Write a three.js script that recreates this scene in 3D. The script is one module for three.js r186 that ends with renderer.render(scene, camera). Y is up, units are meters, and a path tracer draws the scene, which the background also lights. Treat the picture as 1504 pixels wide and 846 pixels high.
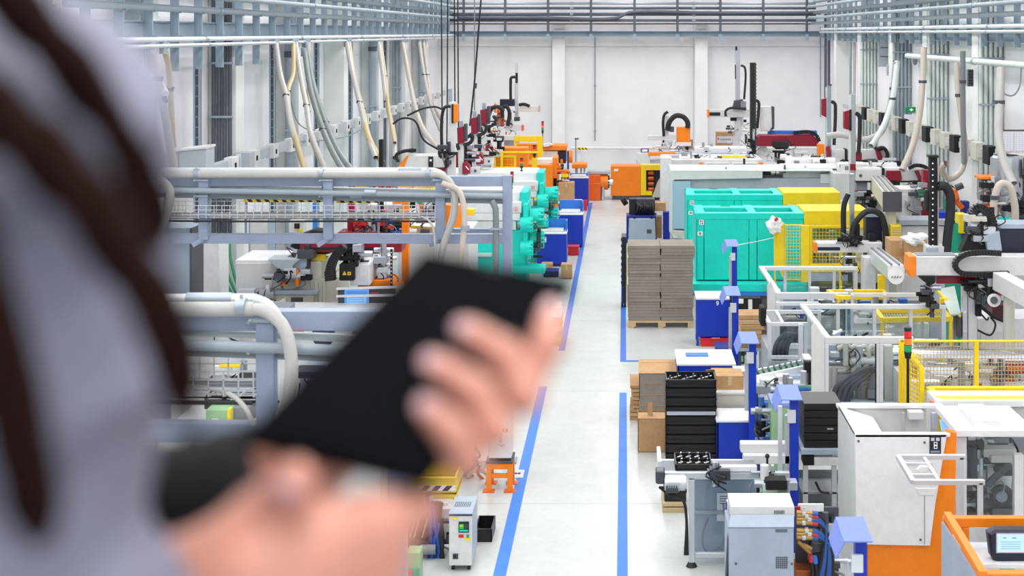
import * as THREE from 'three';
import { mergeGeometries, mergeVertices } from 'three/addons/utils/BufferGeometryUtils.js';
import { RoundedBoxGeometry } from 'three/addons/geometries/RoundedBoxGeometry.js';
import { RectAreaLightUniformsLib } from 'three/addons/lights/RectAreaLightUniformsLib.js';
import { MarchingCubes } from 'three/addons/objects/MarchingCubes.js';

// ---------- camera: level, lens shifted so that the aisle's vanishing point is at photo pixel (917, 48), focal length 2000 px ----------
const F = 2000, VX = 917, VY = 48, EYE = 5.5;
const scene = new THREE.Scene();
const camera = new THREE.PerspectiveCamera(2 * Math.atan(798 / F) * 180 / Math.PI, 1834 / 1596, 0.05, 200);
camera.position.set(0, EYE, 0);
camera.lookAt(0, EYE, -10);
camera.setViewOffset(1834, 1596, 0, 750, 1504, 846);
camera.focus = 22;
camera.userData.fStop = camera.getFocalLength() / 14;
scene.add(camera);
const renderer = new THREE.WebGLRenderer({ antialias: true });
renderer.toneMapping = THREE.LinearToneMapping;
renderer.toneMappingExposure = 1.0;
renderer.shadowMap.enabled = true;
RectAreaLightUniformsLib.init();
scene.background = new THREE.Color(0.86, 0.95, 1.0);            // overcast daylight outside the window
scene.backgroundIntensity = 2.2;
const LAMP_NITS = 9.8, LAMP_COLOR = new THREE.Color(1.0, 0.99, 0.985);

// ---------- helpers ----------
let seed = 7;
const rnd = () => { seed = (seed * 1664525 + 1013904223) >>> 0; return seed / 4294967296; };
const rr = (a, b) => a + (b - a) * rnd();
const V = (x, y, z) => new THREE.Vector3(x, y, z);
const W = (px, py, d) => V((px - VX) * d / F, EYE - (py - VY) * d / F, -d);      // a photo pixel at a known distance
const FD = (py) => F * EYE / (py - VY);                                         // distance of the floor at a pixel row
const PX = (px, d) => (px - VX) * d / F, PY = (py, d) => EYE - (py - VY) * d / F;

function noiseTex(size, lo, hi, cells, colour, sr) {
  let s = sr; const r = () => { s = (s * 1103515245 + 12345) & 0x7fffffff; return s / 0x7fffffff; };
  const acc = new Float32Array(size * size);
  for (const [n, w] of cells) {
    const g = Array.from({ length: n * n }, r);
    for (let y = 0; y < size; y++) for (let x = 0; x < size; x++) {
      const u = x / size * n, v = y / size * n, i = Math.floor(u), j = Math.floor(v);
      let a = u - i, b = v - j; a = a * a * (3 - 2 * a); b = b * b * (3 - 2 * b);
      const at = (p, q) => g[(q % n) * n + (p % n)];
      acc[y * size + x] += w * ((at(i, j) * (1 - a) + at(i + 1, j) * a) * (1 - b) + (at(i, j + 1) * (1 - a) + at(i + 1, j + 1) * a) * b);
    }
  }
  const tot = cells.reduce((p, c) => p + c[1], 0), data = new Uint8Array(size * size * 4);
  for (let k = 0; k < size * size; k++) {
    const t = lo + (hi - lo) * acc[k] / tot;
    for (let c = 0; c < 3; c++) data[k * 4 + c] = Math.max(0, Math.min(255, t * (colour ? colour[c] : 1) * 255));
    data[k * 4 + 3] = 255;
  }
  const tx = new THREE.DataTexture(data, size, size);
  tx.wrapS = tx.wrapT = THREE.RepeatWrapping; tx.magFilter = tx.minFilter = THREE.LinearFilter; tx.needsUpdate = true;
  return tx;
}
function canvasTex(w, h, draw) {
  const c = document.createElement('canvas'); c.width = w; c.height = h;
  draw(c.getContext('2d'), w, h);
  const t = new THREE.CanvasTexture(c); t.colorSpace = THREE.SRGBColorSpace; return t;
}
const srgb = (t) => { t.colorSpace = THREE.SRGBColorSpace; return t; };
const paintTex = srgb(noiseTex(256, 0.93, 1.03, [[4, 1], [16, .7], [64, .5], [128, .3]], null, 11));
const wallTex = srgb(noiseTex(256, 0.955, 1.02, [[3, 1], [12, .6], [96, .3]], null, 23)); wallTex.repeat.set(.25, .25);
const floorTex = srgb(noiseTex(512, 0.90, 1.04, [[5, 1], [20, .7], [70, .6], [220, .5]], null, 31)); floorTex.repeat.set(.2, .2);
const floorRough = noiseTex(256, 0.75, 1.0, [[6, 1], [24, 1], [90, .6]], null, 37); floorRough.repeat.set(.22, .22);
const cardTex = srgb(noiseTex(256, 0.88, 1.05, [[6, 1], [40, .8], [128, .6]], null, 41));

const M = (hex, rough = .5, metal = 0, o = {}) => new THREE.MeshStandardMaterial({ color: hex, roughness: rough, metalness: metal, ...o });
const P = (hex, rough = .42) => M(hex, rough, 0, { map: paintTex });
const m = {
  wall: M('#f3f3f6', .85, 0, { map: wallTex }), pilaster: M('#f8f8fa', .8, 0, { map: wallTex }), column: M('#e6e9e7', .75, 0, { map: wallTex }),
  floor: M('#cdd1cf', .38, 0, { map: floorTex, roughnessMap: floorRough }), joint: M('#8d8d88', .9), ceiling: M('#e8e9ec', .9),
  tape: P('#2f7fe0', .5), tapeDeep: P('#2f6fd0', .5),
  teal: P('#08e0cf'), pump: P('#4a8a6c'), green: P('#1fae8c'), paleGreen: P('#9cc596'), yellow: P('#ffdd1e'), orange: P('#ff8a0a'), orangeDeep: P('#f26a14'), blue: P('#0a35b8'), blueDeep: P('#142a86'), skyBlue: P('#2f7fe0'),
  hood: P('#8296e2', .5), maroon: P('#8f1230', .35), red: P('#d8202a', .4),
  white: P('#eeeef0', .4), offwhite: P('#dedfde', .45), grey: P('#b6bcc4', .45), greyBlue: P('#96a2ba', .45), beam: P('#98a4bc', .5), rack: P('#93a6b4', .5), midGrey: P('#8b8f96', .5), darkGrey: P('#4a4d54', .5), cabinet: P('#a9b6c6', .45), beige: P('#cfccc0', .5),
  black: M('#15161a', .45), blackMatte: M('#0d0e11', .75), rubber: M('#1d1e22', .6), navy: P('#1b2138', .45), crate: M('#14151a', .4, 0, { map: paintTex }),
  steel: M('#c2c6cc', .32, .85), alu: M('#d4d8dd', .36, .55), aluBright: M('#e3e6ea', .35, .3), darkSteel: M('#55595f', .4, .8), zinc: M('#a6b1bb', .45, .6), pipeDark: P('#565d69', .5), pipeGrey: P('#9aa6b0', .45), pipeLight: P('#dde6e4', .4), chrome: M('#dfe3e8', .15, 1),
  hose: P('#b9b8b4', .4), hoseYellow: P('#c9b48a', .45), hoseDark: P('#7f8688', .45), hoseRib: P('#c8bdb2', .4), brass: M('#b9935a', .35, .9), copper: M('#b4623a', .4, .8),
  card: M('#c79d70', .85, 0, { map: cardTex }), cardGrey: M('#968e83', .85, 0, { map: cardTex }), wood: M('#d2b78d', .8, 0, { map: cardTex }), woodDark: M('#8a6a48', .8, 0, { map: cardTex }),
  paper: M('#f2f2f0', .8), cableBlue: P('#2b5fae', .4), cableRed: P('#d0343a', .4), cableGreen: P('#2fa06a', .4),
  pane: new THREE.MeshPhysicalMaterial({ color: '#f4f8fa', roughness: .06, transmission: 1, thickness: 0, ior: 1.45 }),
  paneBlue: new THREE.MeshPhysicalMaterial({ color: '#c9dbe6', roughness: .12, transmission: 1, thickness: 0, ior: 1.45 }),
  glassTeal: M('#3c93a0', .15, .1),
  lampRed: M('#e0252c', .3, 0), lampOrange: M('#ff8a1e', .3, 0), lampGreen: M('#12a15a', .3, 0),
  screen: new THREE.MeshStandardMaterial({ color: '#b7dcec', roughness: .3, emissive: '#a8dcf4', emissiveIntensity: .55 }),
  screenBlue: new THREE.MeshStandardMaterial({ color: '#8ec2f2', roughness: .3, emissive: '#7db8f5', emissiveIntensity: .7 }),
};

// geometry in world metres, non-indexed, box-projected uv in metres
function prep(g) {
  if (g.index) g = g.toNonIndexed();
  for (const k of Object.keys(g.attributes)) if (!['position', 'normal', 'uv'].includes(k)) g.deleteAttribute(k);
  if (!g.attributes.normal) g.computeVertexNormals();
  return g;
}
function boxUV(g) {
  const p = g.attributes.position, n = g.attributes.normal, uv = new Float32Array(p.count * 2);
  for (let i = 0; i < p.count; i++) {
    const ax = Math.abs(n.getX(i)), ay = Math.abs(n.getY(i)), az = Math.abs(n.getZ(i));
    const [a, b] = ax > ay && ax > az ? [p.getZ(i), p.getY(i)] : ay > az ? [p.getX(i), p.getZ(i)] : [p.getX(i), p.getY(i)];
    uv[i * 2] = a; uv[i * 2 + 1] = b;
  }
  g.setAttribute('uv', new THREE.BufferAttribute(uv, 2)); return g;
}
const BOX = (x0, x1, y0, y1, z0, z1, r = 0) => {
  const w = Math.abs(x1 - x0), h = Math.abs(y1 - y0), l = Math.abs(z1 - z0), k = Math.min(r, w / 2.2, h / 2.2, l / 2.2);
  const g = k > 0 ? new RoundedBoxGeometry(w, h, l, 1, k) : new THREE.BoxGeometry(w, h, l);
  return prep(g).translate((x0 + x1) / 2, (y0 + y1) / 2, (z0 + z1) / 2);
};
const PB = (x0, x1, y0, y1, d, t, r = .008) => BOX(PX(x0, d), PX(x1, d), PY(y1, d), PY(y0, d), -d - t, -d, r);   // front face fills the pixel box at distance d
const FB = (x0, x1, y0, d, t, r = .008, lift = 0) => BOX(PX(x0, d), PX(x1, d), lift, PY(y0, d), -d - t, -d, r);       // the same, standing on the floor
function BAR(a, b, w, h = w, r = 0) {
  const L = a.distanceTo(b), g = r ? new RoundedBoxGeometry(w, h, L, 1, r) : new THREE.BoxGeometry(w, h, L);
  const q = new THREE.Object3D(); q.position.copy(a).lerp(b, .5); q.up.set(0, 1, 0); if (Math.abs(b.y - a.y) > L * .99) q.up.set(0, 0, 1);
  q.lookAt(b); q.updateMatrix(); return prep(g.applyMatrix4(q.matrix));
}
function CYL(a, b, r, r2 = r, n = 14) {
  const L = a.distanceTo(b), g = new THREE.CylinderGeometry(r2, r, L, n);
  g.applyQuaternion(new THREE.Quaternion().setFromUnitVectors(V(0, 1, 0), b.clone().sub(a).normalize()));
  return prep(g.translate((a.x + b.x) / 2, (a.y + b.y) / 2, (a.z + b.z) / 2));
}
const TUBE = (pts, r, seg = 0, rad = 8) => prep(new THREE.TubeGeometry(new THREE.CatmullRomCurve3(pts, false, 'centripetal'), seg || pts.length * 7, r, rad, false));
const PT = (pts, r, seg, rad) => TUBE(pts.map(([x, y, d]) => W(x, y, d)), r, seg, rad);
function PRISM(pts, d, t, bev = .006) {                                             // an outline in pixels at distance d, thickness t backwards
  const s = new THREE.Shape(pts.map(([x, y]) => new THREE.Vector2(PX(x, d), PY(y, d))));
  const g = new THREE.ExtrudeGeometry(s, { depth: Math.max(t - 2 * bev, .001), bevelEnabled: bev > 0, bevelThickness: bev, bevelSize: bev, bevelOffset: -bev, bevelSegments: 1 });
  return prep(g.translate(0, 0, -d - t + bev));
}
function SLAB(p, t) {                                                               // a plate through four corners with thickness t
  const [a, b, c, e] = p, n = b.clone().sub(a).cross(e.clone().sub(a)).normalize().multiplyScalar(-t), q = p.map((v) => v.clone().add(n)), pos = [];
  const f = (i, j, k, l) => { for (const v of [i, j, k, i, k, l]) pos.push(v.x, v.y, v.z); };
  f(a, b, c, e); f(q[3], q[2], q[1], q[0]); f(b, a, q[0], q[1]); f(c, b, q[1], q[2]); f(e, c, q[2], q[3]); f(a, e, q[3], q[0]);
  const g = new THREE.BufferGeometry(); g.setAttribute('position', new THREE.Float32BufferAttribute(pos, 3)); g.computeVertexNormals();
  g.setAttribute('uv', new THREE.Float32BufferAttribute(new Float32Array(pos.length / 3 * 2), 2)); return g;
}
function GRID(p, u, v, nu, nv, w) {                                                 // a welded wire grid
  const out = [], at = (a, b) => p.clone().addScaledVector(u, a).addScaledVector(v, b);
  for (let i = 0; i <= nu; i++) out.push(BAR(at(i / nu, 0), at(i / nu, 1), w));
  for (let j = 0; j <= nv; j++) out.push(BAR(at(0, j / nv), at(1, j / nv), w));
  return mergeGeometries(out);
}
const LATHE = (prof, n = 20) => prep(new THREE.LatheGeometry(prof.map(([r, y]) => new THREE.Vector2(r, y)), n));
const MERGE = (gs) => mergeGeometries(gs.map(prep));

const counts = {};
function numbered(name) { const k = counts[name] = (counts[name] ?? -1) + 1; return k ? name + '_' + String(k).padStart(3, '0') : name; }
// a thing is built in world coordinates; end() moves its origin to the middle of its base
class Thing {
  constructor(name, label, category, group, kind) {
    this.o = new THREE.Group(); this.o.name = numbered(name); this.meshes = [];
    Object.assign(this.o.userData, { label, category }); if (group) this.o.userData.group = group; if (kind) this.o.userData.kind = kind;
  }
  p(name, mat, g, parent, label) {
    g = Array.isArray(g) ? MERGE(g) : prep(g);
    boxUV(g);
    const k = new THREE.Mesh(g, mat); k.name = name; k.castShadow = k.receiveShadow = true; if (label) k.userData.label = label;
    (parent || this.o).add(k); this.meshes.push(k); return k;
  }
  raw(name, mat, g, parent) { const k = new THREE.Mesh(g, mat); k.name = name; k.castShadow = k.receiveShadow = true; (parent || this.o).add(k); this.meshes.push(k); return k; }
  end() {
    const b = new THREE.Box3();
    for (const k of this.meshes) { k.geometry.computeBoundingBox(); b.union(k.geometry.boundingBox); }
    const c = V((b.min.x + b.max.x) / 2, b.min.y, (b.min.z + b.max.z) / 2);
    for (const k of this.meshes) k.geometry.translate(-c.x, -c.y, -c.z);
    this.o.position.copy(c); scene.add(this.o); return this.o;
  }
}
const T = (...a) => new Thing(...a);
function one(name, label, category, mat, g, group, kind) {                          // a thing that is one mesh
  g = Array.isArray(g) ? MERGE(g) : prep(g); boxUV(g); g.computeBoundingBox();
  const b = g.boundingBox, c = V((b.min.x + b.max.x) / 2, b.min.y, (b.min.z + b.max.z) / 2); g.translate(-c.x, -c.y, -c.z);
  const k = new THREE.Mesh(g, mat); k.name = numbered(name); k.position.copy(c); k.castShadow = k.receiveShadow = true;
  Object.assign(k.userData, { label, category }); if (group) k.userData.group = group; if (kind) k.userData.kind = kind;
  scene.add(k); return k;
}
function structure(name, label, mat, gs, piece) {                                   // part of the building; pieces become children
  const o = new THREE.Group(); o.name = name; o.userData = { kind: 'structure', label, category: name.split('_')[0] };
  gs.forEach((g) => { const k = new THREE.Mesh(boxUV(prep(g)), mat); k.name = piece; k.castShadow = k.receiveShadow = true; o.add(k); });
  scene.add(o); return o;
}
function addTo(o, name, mat, g) { const k = new THREE.Mesh(boxUV(Array.isArray(g) ? MERGE(g) : prep(g)), mat); k.name = name; k.castShadow = k.receiveShadow = true; o.add(k); return k; }
function copyTo(o, dx, dy, dz, label) { const c = o.clone(); c.name = numbered(o.name.replace(/_\d{3}$/, '')); c.position.add(V(dx, dy, dz)); if (label) c.userData.label = label; scene.add(c); return c; }
const textTex = {};
function printMat(key, w, h, draw, rough = .6) { return textTex[key] ??= M('#ffffff', rough, 0, { map: canvasTex(w, h, draw) }); }
// a flat printed plate facing the camera side (+z), uv 0..1 on its faces
function plate(t, name, mat, x0, x1, y0, y1, d, parent, label) {
  const g = new THREE.BoxGeometry(PX(x1, d) - PX(x0, d), PY(y0, d) - PY(y1, d), .004).translate((PX(x0, d) + PX(x1, d)) / 2, (PY(y0, d) + PY(y1, d)) / 2, -d + .003);
  const k = t.raw(name, mat, g, parent); if (label) k.userData.label = label; return k;
}
// ---------- the hall ----------
const XL = -6.84, XR = 7.4, ZB = -50, ZF = 3, H = 8.6;
{ // floor: concrete slabs with open joints over a darker bed
  const fl = structure('floor', 'pale grey polished concrete hall floor with thin joints', m.joint, [BOX(XL, XR, -.25, -.012, ZB, ZF)], 'bed');
  const xs = [XL, -2.4, 2.8, XR], zs = [ZF, -5.6, -10.75, -15.9, -20.9, -26, -31, -36, -41, -46, ZB];
  for (let i = 0; i < 3; i++) for (let j = 0; j < zs.length - 1; j++)
    addTo(fl, 'slab', m.floor, BOX(xs[i] + .003, xs[i + 1] - .003, -.012, 0, zs[j + 1] + .004, zs[j] - .004));
}
// left wall with a window opening
const WZ0 = -34.2, WZ1 = -31.4, WY0 = 1.6, WY1 = 3.35;
structure('wall_left', 'white window side hall wall with a window opening', m.wall, [BOX(XL - .3, XL, 0, WY0, ZB, ZF), BOX(XL - .3, XL, WY1, H, ZB, ZF), BOX(XL - .3, XL, WY0, WY1, ZB, WZ0), BOX(XL - .3, XL, WY0, WY1, WZ1, ZF)], 'wall_panel');
structure('wall_right', 'white exit sign side hall wall carrying pipes', m.wall, [BOX(XR, XR + .3, 0, H, ZB, ZF)], 'wall_panel');
structure('wall_front', 'white wall behind the gallery', m.wall, [BOX(XL - .3, XR + .3, 0, H, ZF, ZF + .3)], 'wall_panel');
{
  const xs = [XL - .3, -2.66, 2.54, XR + .3], gs = [];
  for (let i = 0; i < 3; i++) gs.push(BOX(xs[i] + (i ? .004 : 0), xs[i + 1] - (i < 2 ? .004 : 0), 0, 4.98, ZB - .25, ZB), BOX(xs[i] + (i ? .004 : 0), xs[i + 1] - (i < 2 ? .004 : 0), 4.99, H, ZB - .25, ZB));
  const w = structure('wall_back', 'white end wall of the hall with pale pilasters', m.wall, gs, 'wall_panel');
  addTo(w, 'backing', m.wall, BOX(XL - .3, XR + .3, 0, H, ZB - .35, ZB - .26));
  for (const px of [811, 1021]) addTo(w, 'pilaster', m.pilaster, BOX(PX(px, 49.6), PX(px + 18.5, 49.6), 0, PY(55, 49.6), ZB, ZB + .4, .01));
  for (const px of [811, 1021]) addTo(w, 'pilaster_head', m.offwhite, BOX(PX(px + 2, 49.6), PX(px + 19, 49.6), PY(42, 49.6), PY(36, 49.6), ZB, ZB + .3, .01));
}
structure('ceiling', 'pale hall ceiling', m.ceiling, [BOX(XL - .3, XR + .3, H, H + .3, ZB - .3, ZF + .3)], 'ceiling_panel');
{ // gallery the photographer and the person stand on
  structure('floor_gallery', 'grey gallery slab above the hall floor', m.midGrey, [BOX(XL, XR, 3.78, 4.0, -1.15, ZF - .01)], 'gallery_slab');
}
{ // window: frame with four panes
  const w = structure('window_1', 'window with four panes in the window side hall wall', m.aluBright, [], 'frame');
  const zc = (WZ0 + WZ1) / 2, yc = (WY0 + WY1) / 2;
  for (const [a, b] of [[WY0, WY0 + .06], [WY1 - .06, WY1], [yc - .03, yc + .03]]) addTo(w, 'frame_rail', m.aluBright, BOX(XL - .2, XL - .08, a, b, WZ0, WZ1));
  for (const z of [WZ0 + .03, zc, WZ1 - .03]) addTo(w, 'frame_stile', m.aluBright, BOX(XL - .2, XL - .08, WY0 + .06, WY1 - .06, z - .03, z + .03));
  for (const [a, b] of [[WZ0 + .06, zc - .03], [zc + .03, WZ1 - .06]]) for (const [c, e] of [[WY0 + .06, yc - .03], [yc + .03, WY1 - .06]]) addTo(w, 'pane', m.pane, BOX(XL - .15, XL - .145, c, e, a, b));
}
// columns along both walls
const colZ = [18.2, 22.4, 26.7, 31, 35.4, 39.7, 43.9];
colZ.forEach((d, i) => {
  const o = structure('column_' + (i + 1), 'pale grey square column on the window side hall wall', m.column, [BOX(XL, XL + .46, 0, H, -d - .45, -d, .012)], 'shaft'); o.userData.category = 'column';
});
[26.6, 31.1, 35.1, 39.9, 44.4].forEach((d, i) => {
  const o = structure('column_' + (i + 8), 'pale grey square column on the exit sign side hall wall', m.column, [BOX(XR - .5, XR, 0, H, -d - .45, -d, .012)], 'shaft'); o.userData.category = 'column';
});
// luminaires: each a housing with a glowing diffuser and its light
const lampX = [-4.4, .3, 4.9];
for (const x of lampX) for (let k = 0; k < 8; k++) {
  const z = .3 - k * 6.6, L = 5, w = .9;  // first lamp of each row is added over the gallery to brighten the person
  const t = T('unseen_ceiling_lamp', 'unseen long white ceiling luminaire in a row above the hall', 'lamp', 'ceiling luminaires');
  t.p('housing', m.white, BOX(x - w / 2, x + w / 2, H - .2, H - .06, z - L / 2, z + L / 2, .02));
  t.p('diffuser', new THREE.MeshStandardMaterial({ color: '#ffffff', roughness: .6, emissive: '#ffffff', emissiveIntensity: 2.5 }), BOX(x - w / 2 + .04, x + w / 2 - .04, H - .215, H - .2, z - L / 2 + .04, z + L / 2 - .04));
  for (const s of [-1, 1]) t.p('hanger_rod', m.zinc, CYL(V(x, H - .07, z + s * 2), V(x, H + .01, z + s * 2), .012, .012, 8));
  t.end();
  const l = new THREE.RectAreaLight(LAMP_COLOR, LAMP_NITS, w - .08, L - .08);
  l.position.set(x, H - .23, z); l.rotation.x = -Math.PI / 2; l.castShadow = true; scene.add(l);
}
// blue floor tapes
const tape = (label, mat, x0, x1, z0, z1) => one('floor_tape', label, 'floor marking', mat, BOX(x0, x1, 0, .003, z0, z1));
tape('wide blue floor tape beside the orange stool, running along the aisle', m.tape, -1.33, -1.2, -21.15, -9);
tape('blue floor tape along the aisle past the blue carts and cartons', m.tapeDeep, -1.14, -1.03, -44, -23.55);
tape('blue floor tape along the aisle past the conveyor table', m.tape, -.075, .035, -20.8, -9);
tape('blue floor tape along the aisle past the pallet of flattened cartons', m.tapeDeep, -.07, .03, -33.5, -22.75);
tape('thin blue floor tape across the floor before the pallet', m.tapeDeep, .03, 1.0, -22.85, -22.75);

// ---------- pipes, hangers, rails along the walls ----------
function pipeRun(label, mat, a, b, r, group, step = 6) {
  const t = T('pipe', label, 'pipe', group), L = a.distanceTo(b), n = Math.max(1, Math.round(L / step));
  for (let i = 0; i < n; i++) t.p('pipe_length', mat, CYL(a.clone().lerp(b, i / n), a.clone().lerp(b, (i + 1) / n), r, r, 10));
  for (let i = 1; i < n; i++) { const c = a.clone().lerp(b, i / n), e = b.clone().sub(a).normalize().multiplyScalar(.06); t.p('coupling', m.zinc, CYL(c.clone().sub(e), c.clone().add(e), r * 1.25, r * 1.25, 10)); }
  return t.end();
}
const leftTop = [[-6.15, 5.83, .05], [-6.0, 6.02, .045], [-6.2, 6.22, .06], [-6.0, 6.42, .05], [-6.25, 6.62, .06]];
leftTop.forEach(([x, y, r], i) => pipeRun('grey overhead pipe above the window side crane beam, number ' + ['one', 'two', 'three', 'four', 'five'][i] + ' from below', m.pipeGrey, V(x, y, -15), V(x, y, -49), r, 'overhead pipes, window side'));
pipeRun('pale conduit pipe clipped under the window side crane beam', m.aluBright, V(-6.1, 5.41, -14), V(-6.1, 5.41, -49), .035);
pipeRun('thinner pale conduit pipe lowest under the window side crane beam', m.alu, V(-6.05, 5.325, -14), V(-6.05, 5.325, -49), .028);
const ibeam = (label, x, y, z0, z1) => { const t = T('crane_beam', label, 'beam'); t.p('web', m.rack, BOX(x - .01, x + .01, y - .1, y + .12, z0, z1)); t.p('flange', m.rack, BOX(x - .07, x + .07, y + .12, y + .14, z0, z1)); t.p('flange', m.rack, BOX(x - .07, x + .07, y - .12, y - .1, z0, z1)); t.end(); };
ibeam('blue grey crane runway beam along the window wall', -6.32, 5.52, -49, -13);
ibeam('blue grey crane runway beam along the exit sign wall', 7.1, 5.44, -49, -20);
for (let d = 14.6; d < 48; d += 1.04) {
  const t = T('pipe_hanger', 'blue grey hanger bar on the window side crane beam', 'hanger', 'hanger bars on the window side crane beam');
  t.p('bar', m.rack, BOX(-6.26, -6.14, d < 23 ? 4.97 : 5.3, 6.9, -d - .03, -d, .004));
  t.p('clip', m.zinc, BOX(-6.16, -6.06, 5.445, 5.465, -d + .002, -d + .016)); t.p('clip', m.zinc, BOX(-6.2, -6.09, 5.77, 5.8, -d + .002, -d + .012));
  t.end();
}
const rightTop = [[6.75, 5.83, .05], [6.6, 6.02, .045], [6.8, 6.22, .06], [6.6, 6.42, .05], [6.85, 6.62, .06]];
rightTop.forEach(([x, y, r], i) => pipeRun('grey overhead pipe above the exit sign side crane beam, number ' + ['one', 'two', 'three', 'four', 'five'][i] + ' from below', m.pipeGrey, V(x, y, -20), V(x, y, -49), r, 'overhead pipes, exit sign side'));
pipeRun('pale double conduit, upper, on the exit sign side crane beam', m.aluBright, V(6.8, 5.62, -20), V(6.8, 5.62, -47), .04);
pipeRun('pale double conduit, lower, on the exit sign side crane beam', m.alu, V(6.76, 5.52, -20), V(6.76, 5.52, -47), .032);
pipeRun('thick pale pipe on brackets below the exit sign side crane beam', m.pipeLight, V(6.75, 4.95, -20), V(6.75, 4.95, -32.5), .06);
for (let d = 20.6; d < 47; d += 1.1) {
  const t = T('pipe_hanger', 'blue grey hanger bar on the exit sign side crane beam', 'hanger', 'hanger bars on the exit sign side crane beam');
  t.p('bar', m.rack, BOX(6.84, 6.96, 5.24, 6.9, -d - .03, -d, .004));
  t.p('clip', m.zinc, BOX(6.76, 6.86, 5.655, 5.675, -d + .002, -d + .016)); t.end();
}
// back wall: dark pipes, blue beam and hangers
[[5, .045, m.zinc], [12, .05, m.pipeDark], [21, .06, m.pipeDark], [30, .05, m.pipeDark]].forEach(([py, r, mt], i) => {
  pipeRun(['zinc pipe highest', 'dark pipe second from the top', 'thick dark pipe third from the top', 'dark pipe lowest'][i] + ' across the end wall', mt, V(-6.3, PY(py, 49.1), -49.1 + i * .03), V(6.9, PY(py, 49.1), -49.1 + i * .03), r, undefined, 4);
});
{ const t = T('pipe', 'dark pipe stepping up at the middle of the end wall', 'pipe'); t.p('pipe_length', m.pipeDark, PT([[645, 24, 48.9], [780, 24, 48.9], [908, 24, 48.9], [921, 17, 48.9], [1040, 17, 48.9], [1205, 17, 48.9]].map(([x, y, d]) => [x, y + 2, d]), .06, 60)); t.end(); }
one('pipe', 'thin brown grey pipe under the dark pipes across the end wall', 'pipe', M('#8b7f73', .5, .3), CYL(V(-6.5, PY(35, 49.3), -49.3), V(7, PY(35, 49.3), -49.3), .03, .03, 8));
{ const t = T('crane_beam', 'blue grey beam across the end wall', 'beam'), d = 49.2; t.p('web', m.rack, BOX(XL + .3, XR - .3, PY(53, d), PY(46, d), -d - .2, -d - .15)); t.p('flange', m.rack, BOX(XL + .3, XR - .3, PY(46.5, d), PY(45.5, d), -d - .25, -d - .02)); t.p('flange', m.rack, BOX(XL + .3, XR - .3, PY(54, d), PY(53, d), -d - .25, -d - .02)); t.end(); }
for (const px of [681, 742, 805, 868, 932, 995, 1058, 1121, 1185]) { const t = T('pipe_hanger', 'grey hanger bar crossing the pipes on the end wall', 'hanger', 'hanger bars on the end wall'); t.p('bar', m.pipeDark, BOX(PX(px - 1.8, 49), PX(px + 1.8, 49), PY(57, 49), 6.95, -49.02, -48.96)); t.p('foot', m.rack, BOX(PX(px - 2.5, 49), PX(px + 2.5, 49), PY(60, 49), PY(50, 49), -48.96, -48.93)); t.end(); }
{ const t = T('handrail', 'white handrail fixed along the end wall', 'rail'); for (const [a, b] of [[838, 1021], [1039, 1212]]) t.p('rail', m.white, CYL(W(a, 217.5, 49.7), W(b, 217.5, 49.7), .05, .05, 10)); for (const p of [850, 915, 980, 1060, 1130, 1200]) t.p('bracket', m.white, BOX(PX(p - 1, 49.8), PX(p + 1, 49.8), PY(222, 49.8), PY(214, 49.8), -49.99, -49.68)); t.end(); }
{ const t = T('conduit', 'thin grey conduit down the middle of the end wall', 'conduit'); t.p('tube', m.pipeGrey, CYL(W(874, 50, 49.8), W(874, 207, 49.8), .025, .025, 8)); for (const y of [125, 192]) t.p('clip', m.zinc, PB(872, 876, y, y + 2, 49.72, .05, 0)); t.end(); }
{ const t = T('conduit', 'thin grey conduit at the corner of the end wall', 'conduit'); t.p('tube', m.pipeGrey, CYL(W(1205, 40, 49.8), W(1205, 172, 49.8), .025, .025, 8)); t.p('clip', m.zinc, PB(1203.5, 1206.5, 98, 100, 49.72, .05, 0)); t.end(); }
for (const px of [1212.5, 1217.5]) one('conduit', 'dark drop pipe, one of a pair beside the corner column', 'conduit', m.pipeDark, CYL(W(px, 20, 47.8), W(px, 160, 47.8), .05, .05, 8), 'dark pipes at the end wall corner');

// left wall: down pipes, struts, conduits on columns
[18.2, 26.7, 35.4, 43.9].forEach((d, i) => {
  const t = T('downpipe', ['dark grey downpipe next to the gallery on the window wall', 'dark grey downpipe beside the column with the junction boxes', 'dark grey downpipe past the window on the window wall', 'dark grey downpipe near the end wall'][i], 'pipe'), x = XL + .32, z = -d + .13;
  t.p('tube', m.pipeGrey, CYL(V(x, i ? 0 : 3.55, z), V(x, 6.9, z), .1, .1, 16)); t.p('collar', m.pipeDark, CYL(V(x, 5.02, z), V(x, 5.14, z), .115, .115, 16)); t.p('clamp', m.zinc, BOX(x - .12, x + .12, 3.58, 3.62, z - .1, z + .12, .004)); t.end();
});
[21.05, 25.55, 29.2, 32.8, 37.6, 41].forEach((d, i) => {
  const t = T('strut_rail', 'dark grey perforated strut rail standing against the window wall, number ' + ['one', 'two', 'three', 'four', 'five', 'six'][i] + ' from the gallery', 'rail'), x = -6.6;
  t.p('channel', m.pipeDark, BOX(x - .06, x + .05, 0, 5.3, -d - .05, -d, .004));
  t.p('lip', m.zinc, BOX(x - .06, x - .03, 0, 5.3, -d, -d + .02)); t.p('lip', m.zinc, BOX(x + .02, x + .05, 0, 5.3, -d, -d + .02));
  for (let y = 3.4; y < 5.2; y += .16) t.p('bolt', m.zinc, CYL(V(x - .005, y, -d), V(x - .005, y, -d + .025), .012, .012, 6));
  t.end();
});
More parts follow.
